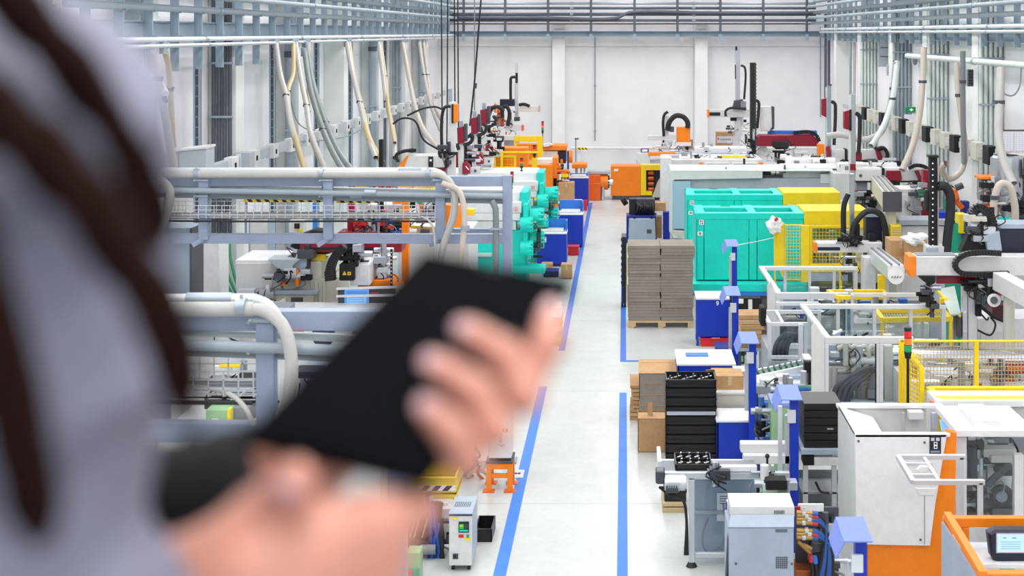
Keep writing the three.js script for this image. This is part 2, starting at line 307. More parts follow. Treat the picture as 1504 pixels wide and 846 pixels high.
function conduitBank(label, x0, n, step, d, mat, y0, y1, clampY, r = .032) {
  for (let i = 0; i < n; i++) one('conduit', label, 'conduit', mat, CYL(V(x0 + i * step, y0, -d + .06), V(x0 + i * step, y1, -d + .06), r, r, 10), label.replace(/^\S+ \S+ /, 'conduits: '));
  for (const y of clampY) one('conduit_clamp', 'zinc clamp on ' + label, 'clamp', m.zinc, BOX(x0 - .06, x0 + (n - 1) * step + .06, y - .02, y + .02, -d + .06 + r, -d + .08 + r, .004), 'clamps: ' + label);
}
conduitBank('grey conduit on the window side column beside the bus duct', XL + .1, 4, .09, 22.4, m.pipeDark, 2.2, 6.9, [4.12, 5.0]);
conduitBank('grey conduit on the far window side column past the window', XL + .12, 3, .1, 39.7, m.pipeGrey, 0, 6.9, [3.9]);
// green drop hoses below the first bank
for (let i = 0; i < 4; i++) one('air_hose', 'green air hose bowed below the conduits on the window side column', 'hose', m.cableGreen, TUBE([V(XL + .1 + i * .09, 2.2, -22.33), V(XL + .11 + i * .1, 1.9, -22.2), V(XL + .2 + i * .1, 1.6, -22.1), V(XL + .42 + i * .06, 1.25, -22.1)], .022), 'green hoses on the window side column');
[26.6, 31.1, 35.1, 39.9].forEach((d, i) => conduitBank(['pale conduit on the exit sign side column beside the notice board', 'pale conduit on the exit sign side column past the thick pipe', 'blue grey conduit on the exit sign side column beside the exit sign', 'pale conduit on the exit sign side column close to the end wall'][i], XR - .45, 5, .095, d, i === 2 ? m.pipeGrey : m.pipeLight, 0, 6.9, [i % 2 ? 4.0 : 4.1, 5.0], .034));
for (let i = 0; i < 3; i++) one('conduit', 'warm grey conduit between the two last exit sign side columns', 'conduit', i === 1 ? m.hoseRib : m.pipeGrey, CYL(V(7.15 - i * .12, 0, -41.6), V(7.15 - i * .12, 5.2, -41.6), .04, .04, 8), 'conduits between the last columns');
// fittings on the walls
{ const t = T('security_camera', 'white bullet camera hung on the window side column', 'camera'); t.p('bracket', m.offwhite, PB(222, 232, 112, 135, 18.05, .1)); t.p('body', m.white, CYL(W(236, 124, 17.9), W(243, 138, 17.75), .05, .05)); t.p('lens', m.blackMatte, CYL(W(241, 143, 17.78), W(244, 149, 17.72), .035, .03)); t.end(); }
{ const t = T('bus_duct', 'grey bus duct with tap boxes along the window wall', 'duct'); const y = 3.43, x = -6.22; t.p('trunk', m.grey, BOX(x - .05, x + .05, y - .085, y + .085, -47, -20.5, .008));
  for (let d = 21.2; d < 46; d += 1.25) { const b = t.p('tap_box', m.offwhite, BOX(x - .02, x + .12, y - .12, y + .12, -d - .35, -d, .01)); t.p('switch', m.blackMatte, BOX(x + .1, x + .13, y - .05, y + .03, -d - .2, -d - .12), b); }
  t.end(); }
{ const t = T('bus_duct', 'bus duct with cream and black tap boxes along the exit sign wall', 'duct'); const y = 3.25, x = 6.78; t.p('trunk', m.grey, BOX(x - .05, x + .05, y - .06, y + .06, -42, -20.5, .008));
  let k = 0; for (let d = 21.4; d < 40; d += .86, k++) { const b = t.p('tap_box', k % 3 === 1 ? m.blackMatte : m.beige, BOX(x - .14, x + .04, y - .17, y + .17, -d - .42, -d, .01)); if (k % 3 !== 1) t.p('cover', m.offwhite, BOX(x - .12, x + .02, y - .1, y + .08, -d - .02, -d + .02), b); }
  t.end(); }
{ const t = T('junction_box', 'big grey metal trunk box below the two hoses by the window side column', 'box'); t.p('body', m.grey, PRISM([[228, 226], [262, 219], [303, 216], [303, 250], [228, 250]], 19.6, .4)); t.p('lid', m.offwhite, PRISM([[226, 227], [262, 219], [303, 215], [303, 218.5], [262, 222.5], [226, 230]], 19.57, .46)); t.p('seam', m.midGrey, PB(262, 263, 222, 249, 19.59, .03, 0)); t.p('bracket', m.zinc, BOX(XL, PX(232, 19.6), 3.6, 3.66, -19.9, -19.8)); t.end(); }
{ const t = T('junction_box', 'small grey junction box at the end of the bus duct with black cable loops', 'box'); t.p('body', m.grey, PB(343, 367, 224, 249, 21.9, .3)); t.p('cover', m.offwhite, PB(346, 354, 226, 247, 21.88, .02)); for (let i = 0; i < 3; i++) t.p('cable', m.rubber, PT([[346, 234 + i * 4, 21.8], [334, 241 + i * 4, 21.7], [318, 244 + i * 3, 21.7], [304, 239 + i * 3, 21.4]], .03)); t.end(); }
{ const t = T('exit_sign', 'green exit sign with a white cross mark on the exit sign wall', 'sign'); const mt = printMat('exit', 128, 64, (c) => { c.fillStyle = '#0f8a4d'; c.fillRect(0, 0, 128, 64); c.fillStyle = '#fff'; c.fillRect(56, 14, 16, 36); c.fillRect(42, 26, 44, 12); }); t.p('case', m.green, PB(1329.5, 1347.5, 157, 165.5, 34.6, .05)); plate(t, 'face', mt, 1330, 1347, 157.5, 165, 34.59); t.end(); }
{ const t = T('wall_lamp', 'oval grey wall fitting above the exit sign', 'lamp'); t.p('body', m.midGrey, new THREE.SphereGeometry(1, 14, 10).scale(.07, .14, .05).translate(PX(1344, 34), PY(88, 34), -34)); t.p('bracket', m.grey, PB(1341, 1347, 82, 94, 34.05, .2)); t.end(); }
{ const t = T('wall_speaker', 'dark grilled wall speaker beside the rising pipes on the exit sign wall', 'speaker'); t.p('back', m.grey, PB(1418, 1424, 102, 126, 25.9, .1)); t.p('grille', m.darkGrey, PB(1422, 1430, 102, 127, 25.85, .12)); for (let i = 0; i < 5; i++) t.p('louvre', m.black, PB(1423, 1429, 104 + i * 4.4, 106 + i * 4.4, 25.83, .02, 0)); t.end(); }
{ const t = T('notice_board', 'white notice board with ruled sheets on the exit sign wall', 'board'); t.p('board', m.paper, PB(1469, 1510, 192, 224, 23.9, .03)); t.p('rail', m.darkGrey, PB(1466, 1510, 190.5, 192.5, 23.88, .04)); const mt = printMat('ruled', 128, 128, (c) => { c.fillStyle = '#eef0f6'; c.fillRect(0, 0, 128, 128); c.strokeStyle = '#6b7390'; for (let i = 10; i < 128; i += 14) { c.beginPath(); c.moveTo(0, i); c.lineTo(128, i); c.stroke(); } for (let i = 20; i < 128; i += 36) { c.beginPath(); c.moveTo(i, 0); c.lineTo(i, 128); c.stroke(); } }); plate(t, 'sheet', mt, 1473, 1488, 195, 222, 23.89); plate(t, 'sheet', mt, 1490, 1506, 195, 222, 23.89); for (let i = 0; i < 4; i++) t.p('holder', m.darkGrey, PB(1469, 1472, 195 + i * 7, 200 + i * 7, 23.88, .02, 0)); t.end(); }
{ const t = T('notice_sheet', 'pale round-marked notice sheet under the exit sign', 'paper'); const mt = printMat('round', 128, 128, (c) => { c.fillStyle = '#e8e9f2'; c.fillRect(0, 0, 128, 128); c.strokeStyle = '#b9bfd6'; c.lineWidth = 4; c.beginPath(); c.arc(64, 70, 40, 0, 7); c.stroke(); c.strokeStyle = '#d98aa0'; c.beginPath(); c.moveTo(64, 70); c.lineTo(84, 52); c.stroke(); }); t.p('backing', m.paper, PB(1328, 1345, 168, 181, 34.62, .02)); plate(t, 'sheet', mt, 1328.5, 1344.5, 168.5, 180.5, 34.61); t.end(); }
for (const [x, y, w2, h2, d, l] of [[1308, 103, 5, 8, 37, 'small grey wall box under the window-like vents'], [1300, 72, 10, 26, 38.2, 'pale louvred wall vent high between the conduits']]) { const t = T('wall_box', l, 'box'); t.p('body', m.grey, PB(x - w2, x + w2, y - h2, y + h2, d, .12)); for (let i = 0; i < 3; i++) t.p('slot', m.darkGrey, PB(x - w2 * .7, x + w2 * .7, y - h2 * .6 + i * h2 * .5, y - h2 * .6 + i * h2 * .5 + 1.2, d - .01, .02, 0)); t.end(); }
// crane chains and cables hanging in the far left corner
[[648, 0, 650, 250, 41], [658, 0, 656, 250, 41], [667, 0, 669, 246, 42], [672, 0, 674, 252, 42]].forEach(([a, b, c, e, d]) => one('crane_cable', 'thin black cable hanging from the roof in the far corner by the window wall', 'cable', m.rubber, TUBE([W(a, -104, d), W((a + c) / 2, (b + e) / 2, d), W(c, e, d)], .022, 12, 6), 'hanging crane cables'));
{ const t = T('crane_cable', 'slanting black cable with a small coupling hanging before the end wall', 'cable'); t.p('cable', m.rubber, TUBE([W(715, -101, 42), W(704, 30, 42), W(697, 120, 42), W(690, 185, 42)], .03, 16, 6)); t.p('coupling', m.darkSteel, CYL(W(698.5, 122, 42), W(697.5, 130, 42), .05, .05, 8)); t.end(); }
one('crane_cable', 'pale cable slanting beside the slanting black cable', 'cable', m.midGrey, TUBE([W(697, -98, 43), W(697, 180, 43)], .02, 8, 6));
// hoses hanging from the left rack
function hose(label, mat, r, pts, X0, X1, cat = 'hose') {
  const n = pts.length - 1, P3 = pts.map(([x, y], i) => W(x, y, F * (X0 + (X1 - X0) * i / n) / (x - VX)));
  const t = T('suction_hose', label, cat, 'suction hoses of the window side rack');
  t.p('tube', mat, TUBE(P3, r, pts.length * 9, 9));
  for (const k of [Math.floor(n / 2)]) t.p('strap', m.darkGrey, CYL(P3[k].clone().add(V(-.005, -.03, 0)), P3[k].clone().add(V(.005, .03, 0)), r * 1.25, r * 1.25, 9));
  t.p('cuff', m.zinc, CYL(P3[0].clone().add(V(0, -.1, 0)), P3[0].clone().add(V(0, .06, 0)), r * 1.3, r * 1.3, 9)); t.end();
}
hose('straight grey suction hose above the big grey trunk box', m.hose, .055, [[222, 68], [232, 115], [243, 170], [256, 250]], -6.1, -6.0);
hose('yellowed suction hose curving above the big grey trunk box', m.hoseYellow, .04, [[240, 68], [247, 95], [250, 130], [253, 190], [255, 215]], -6.1, -6.3);
hose('grey suction hose before the dark downpipe', m.hose, .045, [[405, 62], [412, 110], [420, 140], [428, 187], [448, 252]], -6.05, -5.2);
hose('yellowed suction hose bowing round the dark downpipe', m.hoseYellow, .04, [[431, 62], [431, 105], [423, 135], [426, 170], [437, 212], [450, 258]], -6.05, -5.1);
hose('pale suction hose between two yellowed ones', m.hose, .045, [[434, 62], [441, 110], [450, 155], [458, 200], [480, 255]], -6.05, -4.8);
hose('yellowed suction hose falling straight then sweeping out', m.hoseYellow, .04, [[453, 62], [454, 120], [452, 165], [458, 205], [476, 250]], -6.05, -4.9);
hose('dark grey suction hose, upper of a parallel pair', m.hoseDark, .055, [[449, 62], [460, 125], [478, 180], [498, 225], [520, 255]], -6.05, -4.4);
hose('dark grey suction hose, lower of a parallel pair', m.hoseDark, .05, [[447, 75], [457, 135], [474, 190], [492, 230], [510, 258]], -5.9, -4.4);
hose('yellowed suction hose beside the window', m.hoseYellow, .055, [[512, 62], [520, 115], [532, 160], [543, 205], [562, 240]], -6.05, -4.6);
hose('grey suction hose with a tight bend beside the window', m.hose, .05, [[509, 62], [516, 100], [528, 150], [540, 200], [552, 232]], -6.05, -4.7);
hose('grey suction hose before the far downpipe', m.hose, .055, [[556, 62], [562, 105], [568, 150], [578, 195], [580, 232]], -6.05, -4.9);
hose('yellowed suction hose alongside the far downpipe', m.hoseYellow, .04, [[559, 62], [566, 112], [571, 160], [580, 210]], -6.05, -5.0);
hose('pale suction hose swinging to the far robots', m.hoseRib, .06, [[591, 62], [601, 115], [612, 165], [625, 195], [643, 217]], -6.05, -4.6);
hose('pale suction hose past the last downpipe', m.hose, .055, [[616, 62], [623, 110], [633, 155], [647, 192]], -6.05, -5.2);
hose('warm grey suction hose near the end corner', m.hoseRib, .05, [[622, 62], [628, 110], [634, 150], [650, 180]], -6.05, -5.4);
one('sagging_cable', 'thin cable sagging between the window wall tap boxes', 'cable', m.midGrey, PT([[425, 140, 25], [435, 175, 25.5], [452, 190, 26.5], [462, 190, 27]], .012));
one('sagging_cable', 'thin grey cable strung slantwise before the window wall window', 'cable', m.midGrey, PT([[430, 208, 25.6], [470, 206, 27], [510, 200, 29.5], [545, 180, 33.3]], .014));
// hoses of the right wall
function hoseR(label, mat, r, pts, d0, d1) { const n = pts.length - 1; const t = T('suction_hose', label, 'hose', 'suction hoses of the exit sign wall'); const P3 = pts.map(([x, y], i) => W(x, y, d0 + (d1 - d0) * i / n)); t.p('tube', mat, TUBE(P3, r, pts.length * 9, 9)); t.p('strap', m.darkGrey, CYL(P3[1].clone().add(V(0, -.03, 0)), P3[1].clone().add(V(0, .03, 0)), r * 1.25, r * 1.25, 9)); t.end(); }
hoseR('long beige suction hose falling before the pale conduits', m.hoseRib, .07, [[1357, 70], [1355, 120], [1350, 170], [1340, 215], [1325, 250]], 29, 28);
hoseR('grey suction hose sweeping window side above the far robots', m.hose, .08, [[1316, 90], [1312, 130], [1305, 165], [1293, 195], [1270, 205], [1235, 198], [1215, 200]], 33, 34);
hoseR('pale suction hose curling under the grey one', m.pipeLight, .07, [[1318, 90], [1311, 145], [1300, 180], [1286, 205], [1279, 215]], 33, 32);
hoseR('warm beige suction hose with a loop beside the black robot column', m.hoseRib, .055, [[1405, 92], [1408, 140], [1414, 185], [1418, 225], [1412, 250], [1398, 262], [1387, 258], [1384, 246], [1390, 240]], 25, 24);
hoseR('grey suction hose falling beside the notice board', m.hose, .07, [[1470, 100], [1468, 150], [1467, 200], [1475, 240], [1488, 270]], 22, 21);
hoseR('beige suction hose arching over the dark control box', m.hoseRib, .055, [[1459, 335], [1461, 290], [1470, 270], [1481, 272], [1490, 300], [1491, 325]], 20, 20);
hoseR('thin grey riser pipe dropping from the thick pipe on the exit sign side', m.hoseDark, .05, [[1414, 75], [1414, 120], [1415, 200], [1416, 240]], 24.5, 24.5);
one('sagging_cable', 'thin cable looping below the thick pipe on the exit sign wall', 'cable', m.midGrey, PT([[1470, 125, 23], [1476, 138, 23], [1488, 140, 23], [1497, 128, 23], [1500, 100, 23]], .014));
// ---------- shared builders for the machine floor ----------
function clutter(t, x0, x1, y0, y1, d, n, mats, depth = .3) {                      // valves, fittings and short hoses filling a machine's open side
  for (let i = 0; i < n; i++) {
    const x = rr(x0, x1), y = rr(y0, y1), k = rnd(), s = rr(.03, .09), z = d + rr(0, depth), mt = mats[Math.floor(rnd() * mats.length)], c = W(x, y, z);
    if (k < .4) t.p('valve_block', mt, BOX(c.x - s * rr(.6, 1.6), c.x + s * rr(.6, 1.6), c.y - s * .6, c.y + s * .6, c.z - s, c.z + s, .006));
    else if (k < .7) { const e = k < .55 ? V(s * 2, 0, 0) : V(0, s * 2, 0); t.p('fitting', mt, CYL(c.clone().sub(e), c.clone().add(e), s * .5, s * .5, 9)); }
    else t.p('hose', [m.rubber, m.darkGrey, m.midGrey, m.blackMatte][i % 4], TUBE([c, c.clone().add(V(rr(-.09, .09), .06, .05)), c.clone().add(V(rr(-.15, .15), -.03, .07)), c.clone().add(V(rr(-.18, .18), -.14, 0))], rr(.006, .012), 14, 6));
  }
}
const mech = () => [m.steel, m.darkSteel, m.blackMatte, m.offwhite, m.alu, m.darkGrey];
function profileFrame(t, x0, x1, y0, y1, d, w, mat = m.alu, parent) {               // four bars around a pixel box
  const a = W(x0, y0, d), b = W(x1, y1, d);
  t.p('profile', mat, BOX(a.x, b.x, a.y - w, a.y, -d - w, -d, .004), parent); t.p('profile', mat, BOX(a.x, b.x, b.y, b.y + w, -d - w, -d, .004), parent);
  t.p('profile', mat, BOX(a.x, a.x + w, b.y + w, a.y - w, -d - w, -d, .004), parent); t.p('profile', mat, BOX(b.x - w, b.x, b.y + w, a.y - w, -d - w, -d, .004), parent);
}
function meshPanel(t, x0, x1, y0, y1, d, cell = .055, fw = .05, mat = m.yellow) {
  profileFrame(t, x0, x1, y0, y1, d, fw, mat);
  const a = W(x0, y1, d), b = W(x1, y0, d);
  t.p('wire_mesh', mat, GRID(V(a.x, a.y, -d - .02), V(b.x - a.x, 0, 0), V(0, b.y - a.y, 0), Math.max(2, Math.round((b.x - a.x) / cell)), Math.max(2, Math.round((b.y - a.y) / cell)), .007)).userData.kind = 'stuff';
}
function signalTower(label, px, yTop, yLamp, yBot, d, w) {
  const t = T('signal_tower', label, 'signal lamp'), r = w * d / F / 2, n = 3, h = (yLamp - yTop) / (n + .5);
  t.p('cap', m.black, CYL(W(px, yTop + h * .5, d), W(px, yTop, d), r, r, 14));
  [m.lampRed, m.lampOrange, m.lampGreen].forEach((mt, i) => { t.p('lens', mt, CYL(W(px, yTop + h * (i + 1.42), d), W(px, yTop + h * (i + .5), d), r, r, 14)); t.p('ring', m.black, CYL(W(px, yTop + h * (i + 1.5), d), W(px, yTop + h * (i + 1.42), d), r * 1.06, r * 1.06, 14)); });
  t.p('socket', m.black, CYL(W(px, yLamp + h * .9, d), W(px, yLamp, d), r * .75, r, 14));
  t.p('pole', m.black, CYL(W(px, yBot, d), W(px, yLamp + h * .9, d), r * .38, r * .38, 10)); t.p('foot', m.black, CYL(W(px, yBot + h * .35, d), W(px, yBot, d), r, r * .7, 12)); return t.end();
}
function hoodPost(label, px, d, base = 0) {                                        // blue information post with a folded light blue hood
  const t = T('information_post', label, 'post', 'blue posts with light blue hoods'), x = PX(px, d), z = -d, h = 1.62;
  t.p('post', m.blue, BOX(x - .035, x + .055, base, h - .02, z - .06, z + .04, .006)); t.p('base_plate', m.blueDeep, BOX(x - .14, x + .14, base, base + .015, z - .2, z + .1));
  t.p('light_box', m.aluBright, BOX(x - .07, x + .02, h - .26, h - .12, z + .04, z + .07, .006)); t.p('rail', m.alu, BOX(x - .085, x - .04, .75, h - .2, z - .05, z + .0));
  const hd = t.p('hood', m.hood, SLAB([V(x - .14, h, z + .14), V(x + .08, h, z + .14), V(x + .06, h + .08, z - .16), V(x - .16, h + .08, z - .16)].reverse(), .012));
  t.p('hood_side', m.hood, SLAB([V(x - .14, h, z + .14), V(x - .16, h + .08, z - .16), V(x - .22, h - .06, z - .12), V(x - .2, h - .13, z + .12)], .01), hd);
  t.p('bracket', m.darkSteel, BOX(x - .03, x + .03, h - .06, h + .02, z - .08, z - .02)); return t.end();
}
function loopCable(t, name, pts, d, r = .03, mat = m.rubber) { return t.p(name, mat, PT(pts.map(([x, y]) => [x, y, d]), r)); }
function chain(t, pts, d, w, h, n, mat = m.black) {                                  // an energy chain: links along a curve
  const c = new THREE.CatmullRomCurve3(pts.map(([x, y]) => W(x, y, d))), g = [];
  for (let i = 0; i < n; i++) { const a = c.getPointAt((i + .08) / n), b = c.getPointAt((i + .92) / n); g.push(BAR(a, b, w, h)); }
  t.p('energy_chain', mat, g).userData.kind = 'stuff';
}
function flatBox(label, x0, x1, y0, y1, d, t0, group, mat = m.card) {               // closed carton with tape and flaps
  const t = T('cardboard_box', label, 'box', group); t.p('body', mat, PB(x0, x1, y0, y1, d, t0, .006)); const a = W(x0, y0, d), b = W(x1, y0, d);
  t.p('flap', m.card, BOX(a.x, b.x, a.y, a.y + .006, -d - t0 * .49, -d)); t.p('flap', m.card, BOX(a.x, b.x, a.y, a.y + .006, -d - t0, -d - t0 * .51));
  t.p('packing_tape', m.wood, BOX((a.x + b.x) / 2 - .025, (a.x + b.x) / 2 + .025, a.y - .12, a.y - .001, -d - .001, -d + .002)); t.end();
}

// ---------- right of the aisle, from the gallery outwards ----------
for (const [px, d, l] of [[1262, 10.5, 'blue post with light blue hood beside the brass hose manifold'], [1165, 14.5, 'blue post with light blue hood standing over the conveyor table'], [1104, 17.1, 'blue post with light blue hood beside the blue bench of cartons'], [1079, 20.2, 'blue post with light blue hood behind the white topped blue bench'], [1078, 24.8, 'blue post with light blue hood before the teal machine']]) hoodPost(l, px, d);

{ // white and orange machine cabinet
  const d = 13.4, t = T('moulding_machine', 'white moulding machine cabinet with orange base and slanted orange edge', 'machine');
  t.p('base', m.orange, PRISM([[1274, 799], [1364, 799], [1372, 740], [1389, 640], [1392, 633], [1405, 636], [1404, 700], [1401, 880], [1274, 880]], d + .02, .1)); t.p('base_block', m.orange, BOX(PX(1276, d), PX(1400, d), 0, .42, -d - .95, -d - .12, .01));
  const f = t.p('front_panel', m.white, PRISM([[1256, 638], [1391, 638], [1374, 740], [1366, 802], [1258, 800]], d - .02, .05));
  t.p('panel_seam', m.midGrey, PB(1357.5, 1358.5, 728, 800, d - .023, .01, 0), f); t.p('lock', m.darkSteel, CYL(W(1352, 793, d), W(1352, 793, d - .03), .012), f);
  for (const [x, y] of [[1261, 648], [1358, 650]]) t.p('lock', m.darkSteel, CYL(W(x, y, d), W(x, y, d - .03), .012), f);
  const e = d + 1.05;
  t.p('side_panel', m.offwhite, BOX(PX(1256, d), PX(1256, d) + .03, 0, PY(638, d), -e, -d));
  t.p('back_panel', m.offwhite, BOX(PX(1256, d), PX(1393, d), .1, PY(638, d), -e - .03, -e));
  t.p('rim', m.white, BOX(PX(1256, d), PX(1395, d), PY(638, d) - .02, PY(638, d) + .01, -d - .05, -d + .02)); t.p('rim', m.white, BOX(PX(1256, d), PX(1256, d) + .06, PY(638, d) - .02, PY(638, d) + .01, -e, -d - .05)); t.p('rim', m.white, BOX(PX(1256, d) - .02, PX(1420, d), PY(638, d) - .02, PY(638, d) + .012, -e - .04, -e + .05));
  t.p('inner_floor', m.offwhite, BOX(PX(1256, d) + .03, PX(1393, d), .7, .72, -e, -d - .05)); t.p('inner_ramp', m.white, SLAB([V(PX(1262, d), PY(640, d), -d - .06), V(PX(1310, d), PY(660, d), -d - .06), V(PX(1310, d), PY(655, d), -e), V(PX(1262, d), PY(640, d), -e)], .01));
  t.p('inner_box', m.offwhite, BOX(PX(1335, 14.3), PX(1357, 14.3), PY(617, 14.3), PY(605, 14.3), -14.42, -14.3, .01)); t.p('conduit', m.alu, CYL(W(1327, 606, 14.35), W(1327, 640, 14.35), .012)); t.p('inner_rail', m.alu, PB(1368, 1377, 606, 640, 14.35, .05));
  const sg = printMat('warn', 64, 96, (c) => { c.fillStyle = '#1a1d26'; c.fillRect(0, 0, 64, 96); c.fillStyle = '#c9ccd4'; c.fillRect(8, 6, 20, 18); c.fillRect(36, 6, 20, 18); c.strokeStyle = '#fff'; c.lineWidth = 4; c.strokeRect(26, 32, 16, 14); c.strokeRect(26, 50, 16, 14); c.fillStyle = '#8c93a4'; c.fillRect(6, 76, 52, 12); });
  plate(t, 'warning_label', sg, 1365, 1382, 641, 667, d - .022);
  t.p('door_handle', m.white, PRISM([[1344, 717], [1376, 717], [1372, 728], [1350, 728]], d - .03, .06)); t.end();
}
{ // enclosure behind orange edge: grey window with machinery
  const d = 13.6, t = T('machine_guard', 'pale guard frame with a window onto the tool carrier beside the orange edge', 'machine guard');
  t.p('top_plate', m.white, PB(1404, 1520, 632, 642, d - .1, .9)); t.p('post', m.aluBright, PB(1403, 1420, 642, 760, d, .08)); t.p('post', m.offwhite, PB(1490, 1504, 668, 770, d, .08)); t.p('back_panel', m.midGrey, PB(1416, 1520, 642, 800, d + .7, .03));
  t.p('vent', m.midGrey, PB(1422, 1433, 642, 647, d - .11, .02)); t.p('roof_box', m.white, PRISM([[1428, 617], [1466, 617], [1480, 626], [1504, 626], [1520, 632], [1434, 632]], d, .6));
  t.p('carrier', m.beige, PB(1445, 1493, 660, 672, d + .3, .2)); t.p('carrier', m.beige, PB(1456, 1490, 670, 680, d + .25, .2)); t.p('carrier_plate', m.offwhite, PRISM([[1452, 680], [1488, 680], [1482, 760], [1452, 760]], d + .5, .05));
  t.p('cylinder', m.darkSteel, CYL(W(1450, 712, d + .35), W(1484, 680, d + .3), .04)); t.p('wheel', m.rubber, prep(new THREE.TorusGeometry(.09, .035, 10, 24).translate(PX(1471, d + .4), PY(729, d + .4), -d - .4))); t.p('hub', m.midGrey, CYL(W(1471, 729, d + .45), W(1471, 729, d + .36), .06));
  t.p('spring', m.darkSteel, CYL(W(1428, 655, d + .3), W(1428, 700, d + .3), .05)); clutter(t, 1424, 1486, 650, 755, d + .35, 34, mech()); loopCable(t, 'cable', [[1424, 745], [1440, 752], [1465, 748], [1478, 758]], d + .4, .012); t.p('pane', m.pane, PB(1420, 1490, 644, 760, d + .02, .004, 0)); t.end();
}
{ // aluminium reject tray on an arm
  const d = 12.6, t = T('parts_tray', 'aluminium profile tray frame reaching over the white cabinet', 'tray'), w = .045;
  const A = W(1319, 671, d + .35), B = W(1418, 671, d + .35), C = W(1446, 708, d), D = W(1341, 708, d);
  for (const [a, b] of [[A, B], [D, C], [A, D]]) t.p('profile', m.alu, BAR(a, b, w, w, .004));
  t.p('profile', m.alu, BAR(A.clone().lerp(D, .3), A.clone().lerp(D, .3).add(V(.28, 0, 0)), .03)); t.p('profile', m.alu, BAR(A.clone().lerp(D, .75), A.clone().lerp(D, .75).add(V(.24, 0, 0)), .03)); t.p('profile', m.alu, BAR(A.clone().add(V(.24, 0, 0)), D.clone().add(V(.24, 0, 0)), .03));
  t.p('dish', m.white, PRISM([[1345, 690], [1352, 685], [1362, 685], [1368, 690], [1362, 694], [1350, 694]], d + .2, .1));
  t.p('leg', m.alu, BAR(C.clone().add(V(-.04, 0, 0)), V(C.x - .04, 0, C.z), w, w, .004)); t.p('leg', m.alu, BAR(B.clone().add(V(-.04, 0, 0)), V(B.x - .04, .9, B.z), w, w, .004)); t.end();
}
{ // orange guard box with operator panel
  const d = 11.9, t = T('operator_station', 'orange framed operator station with a grey side panel', 'machine');
  t.p('top_rail', m.orange, PB(1388, 1540, 761, 775, d, .08)); t.p('corner_post', m.orange, PB(1414, 1424, 775, 900, d, .08)); t.p('side_rail', m.orange, SLAB([W(1386, 761, d), W(1396, 761, d), W(1450, 850, d - 1.0), W(1438, 850, d - 1.0)], .06)); t.p('side_panel', m.cabinet, SLAB([W(1386, 766, d), W(1440, 852, d - 1.0), V(PX(1440, d - 1), 0, -d + 1), V(PX(1386, d), 0, -d)], .02)); t.p('front_sill', m.orange, PB(1436, 1540, 843, 870, d - .95, .1)); t.p('corner_post', m.orange, FB(1386, 1393, 761, d - .01, .06));
  t.p('table', m.white, PB(1440, 1540, 828, 836, d - .3, .5)); t.p('pane', m.pane, PB(1424, 1540, 776, 830, d + .03, .004, 0)); t.p('back_panel', m.offwhite, FB(1400, 1540, 770, d + .5, .03)); t.end();
  const h = T('operator_terminal', 'black rounded operator terminal with a lit pale screen', 'screen'), hd = d - .25;
  h.p('housing', m.navy, PRISM([[1452, 784], [1462, 779], [1540, 779], [1540, 826], [1464, 828], [1456, 818]], hd, .12, .02));
  const mt = new THREE.MeshStandardMaterial({ color: '#d9eef4', roughness: .3, map: canvasTex(128, 96, (c) => { c.fillStyle = '#d6eef5'; c.fillRect(0, 0, 128, 96); c.strokeStyle = '#d0455a'; c.lineWidth = 4; c.strokeRect(2, 2, 124, 92); c.fillStyle = '#27345a'; c.fillRect(30, 20, 14, 5); c.fillRect(70, 20, 18, 5); c.fillStyle = '#7ba7c4'; for (let i = 0; i < 4; i++) c.fillRect(20, 40 + i * 11, 86, 4); }), emissive: '#bfe4f2', emissiveIntensity: .35 });
  const g = plate(h, 'screen', mt, 1463, 1506, 783, 812, hd - .003); g.userData.label = 'lit pale blue screen'; h.p('stand', m.darkGrey, FB(1470, 1490, 826, hd + .02, .06)); h.end();
}
{ // grey temperature unit
  const d = 12.6, t = T('temperature_unit', 'light blue grey temperature control unit with louvres beside the conveyor table', 'machine');
  t.p('body', m.cabinet, FB(1070, 1166, 776, d, .5, .01, .08)); t.p('top', m.cabinet, SLAB([W(1070, 776, d), W(1166, 776, d), W(1166, 758, d + .12), W(1073, 758, d + .12)].reverse(), .02)); t.p('top', m.offwhite, PB(1073, 1167, 744, 760, d + .12, .38)); t.p('side_cover', m.darkGrey, SLAB([W(1068, 790, d + .01), W(1071, 760, d + .3), V(PX(1071, d + .3), .1, -d - .3), V(PX(1062, d), .1, -d - .01)], .02));
  for (let i = 0; i < 9; i++) t.p('louvre', m.darkGrey, PB(1139 + i * 2, 1140.1 + i * 2, 777.5, 782, d - .004, .01, 0));
  for (let j = 0; j < 6; j++) for (let i = 0; i < 6; i++) t.p('louvre', m.darkGrey, PB(1139.5 + i * 3, 1141.6 + i * 3, 818 + j * 3, 820 + j * 3, d - .004, .01, 0));
  for (let i = 0; i < 8; i++) t.p('louvre', m.darkGrey, PB(1137 + i * 2, 1138 + i * 2, 750, 755, d + .115, .01, 0));
  for (const x of [1081, 1163]) t.p('screw', m.darkSteel, CYL(W(x, 828, d + .01), W(x, 828, d - .006), .012)); t.p('eye_bolt', m.darkSteel, CYL(W(1091, 755, d + .2), W(1091, 742, d + .2), .018)); t.p('eye_bolt', m.darkSteel, CYL(W(1156, 756, d + .2), W(1156, 742, d + .2), .022));
  t.p('back_plate', m.blueDeep, FB(1066, 1080, 738, d + .53, .03)); t.p('rear_cover', m.white, PB(1068, 1138, 738, 750, d + .52, .1)); t.end();
}
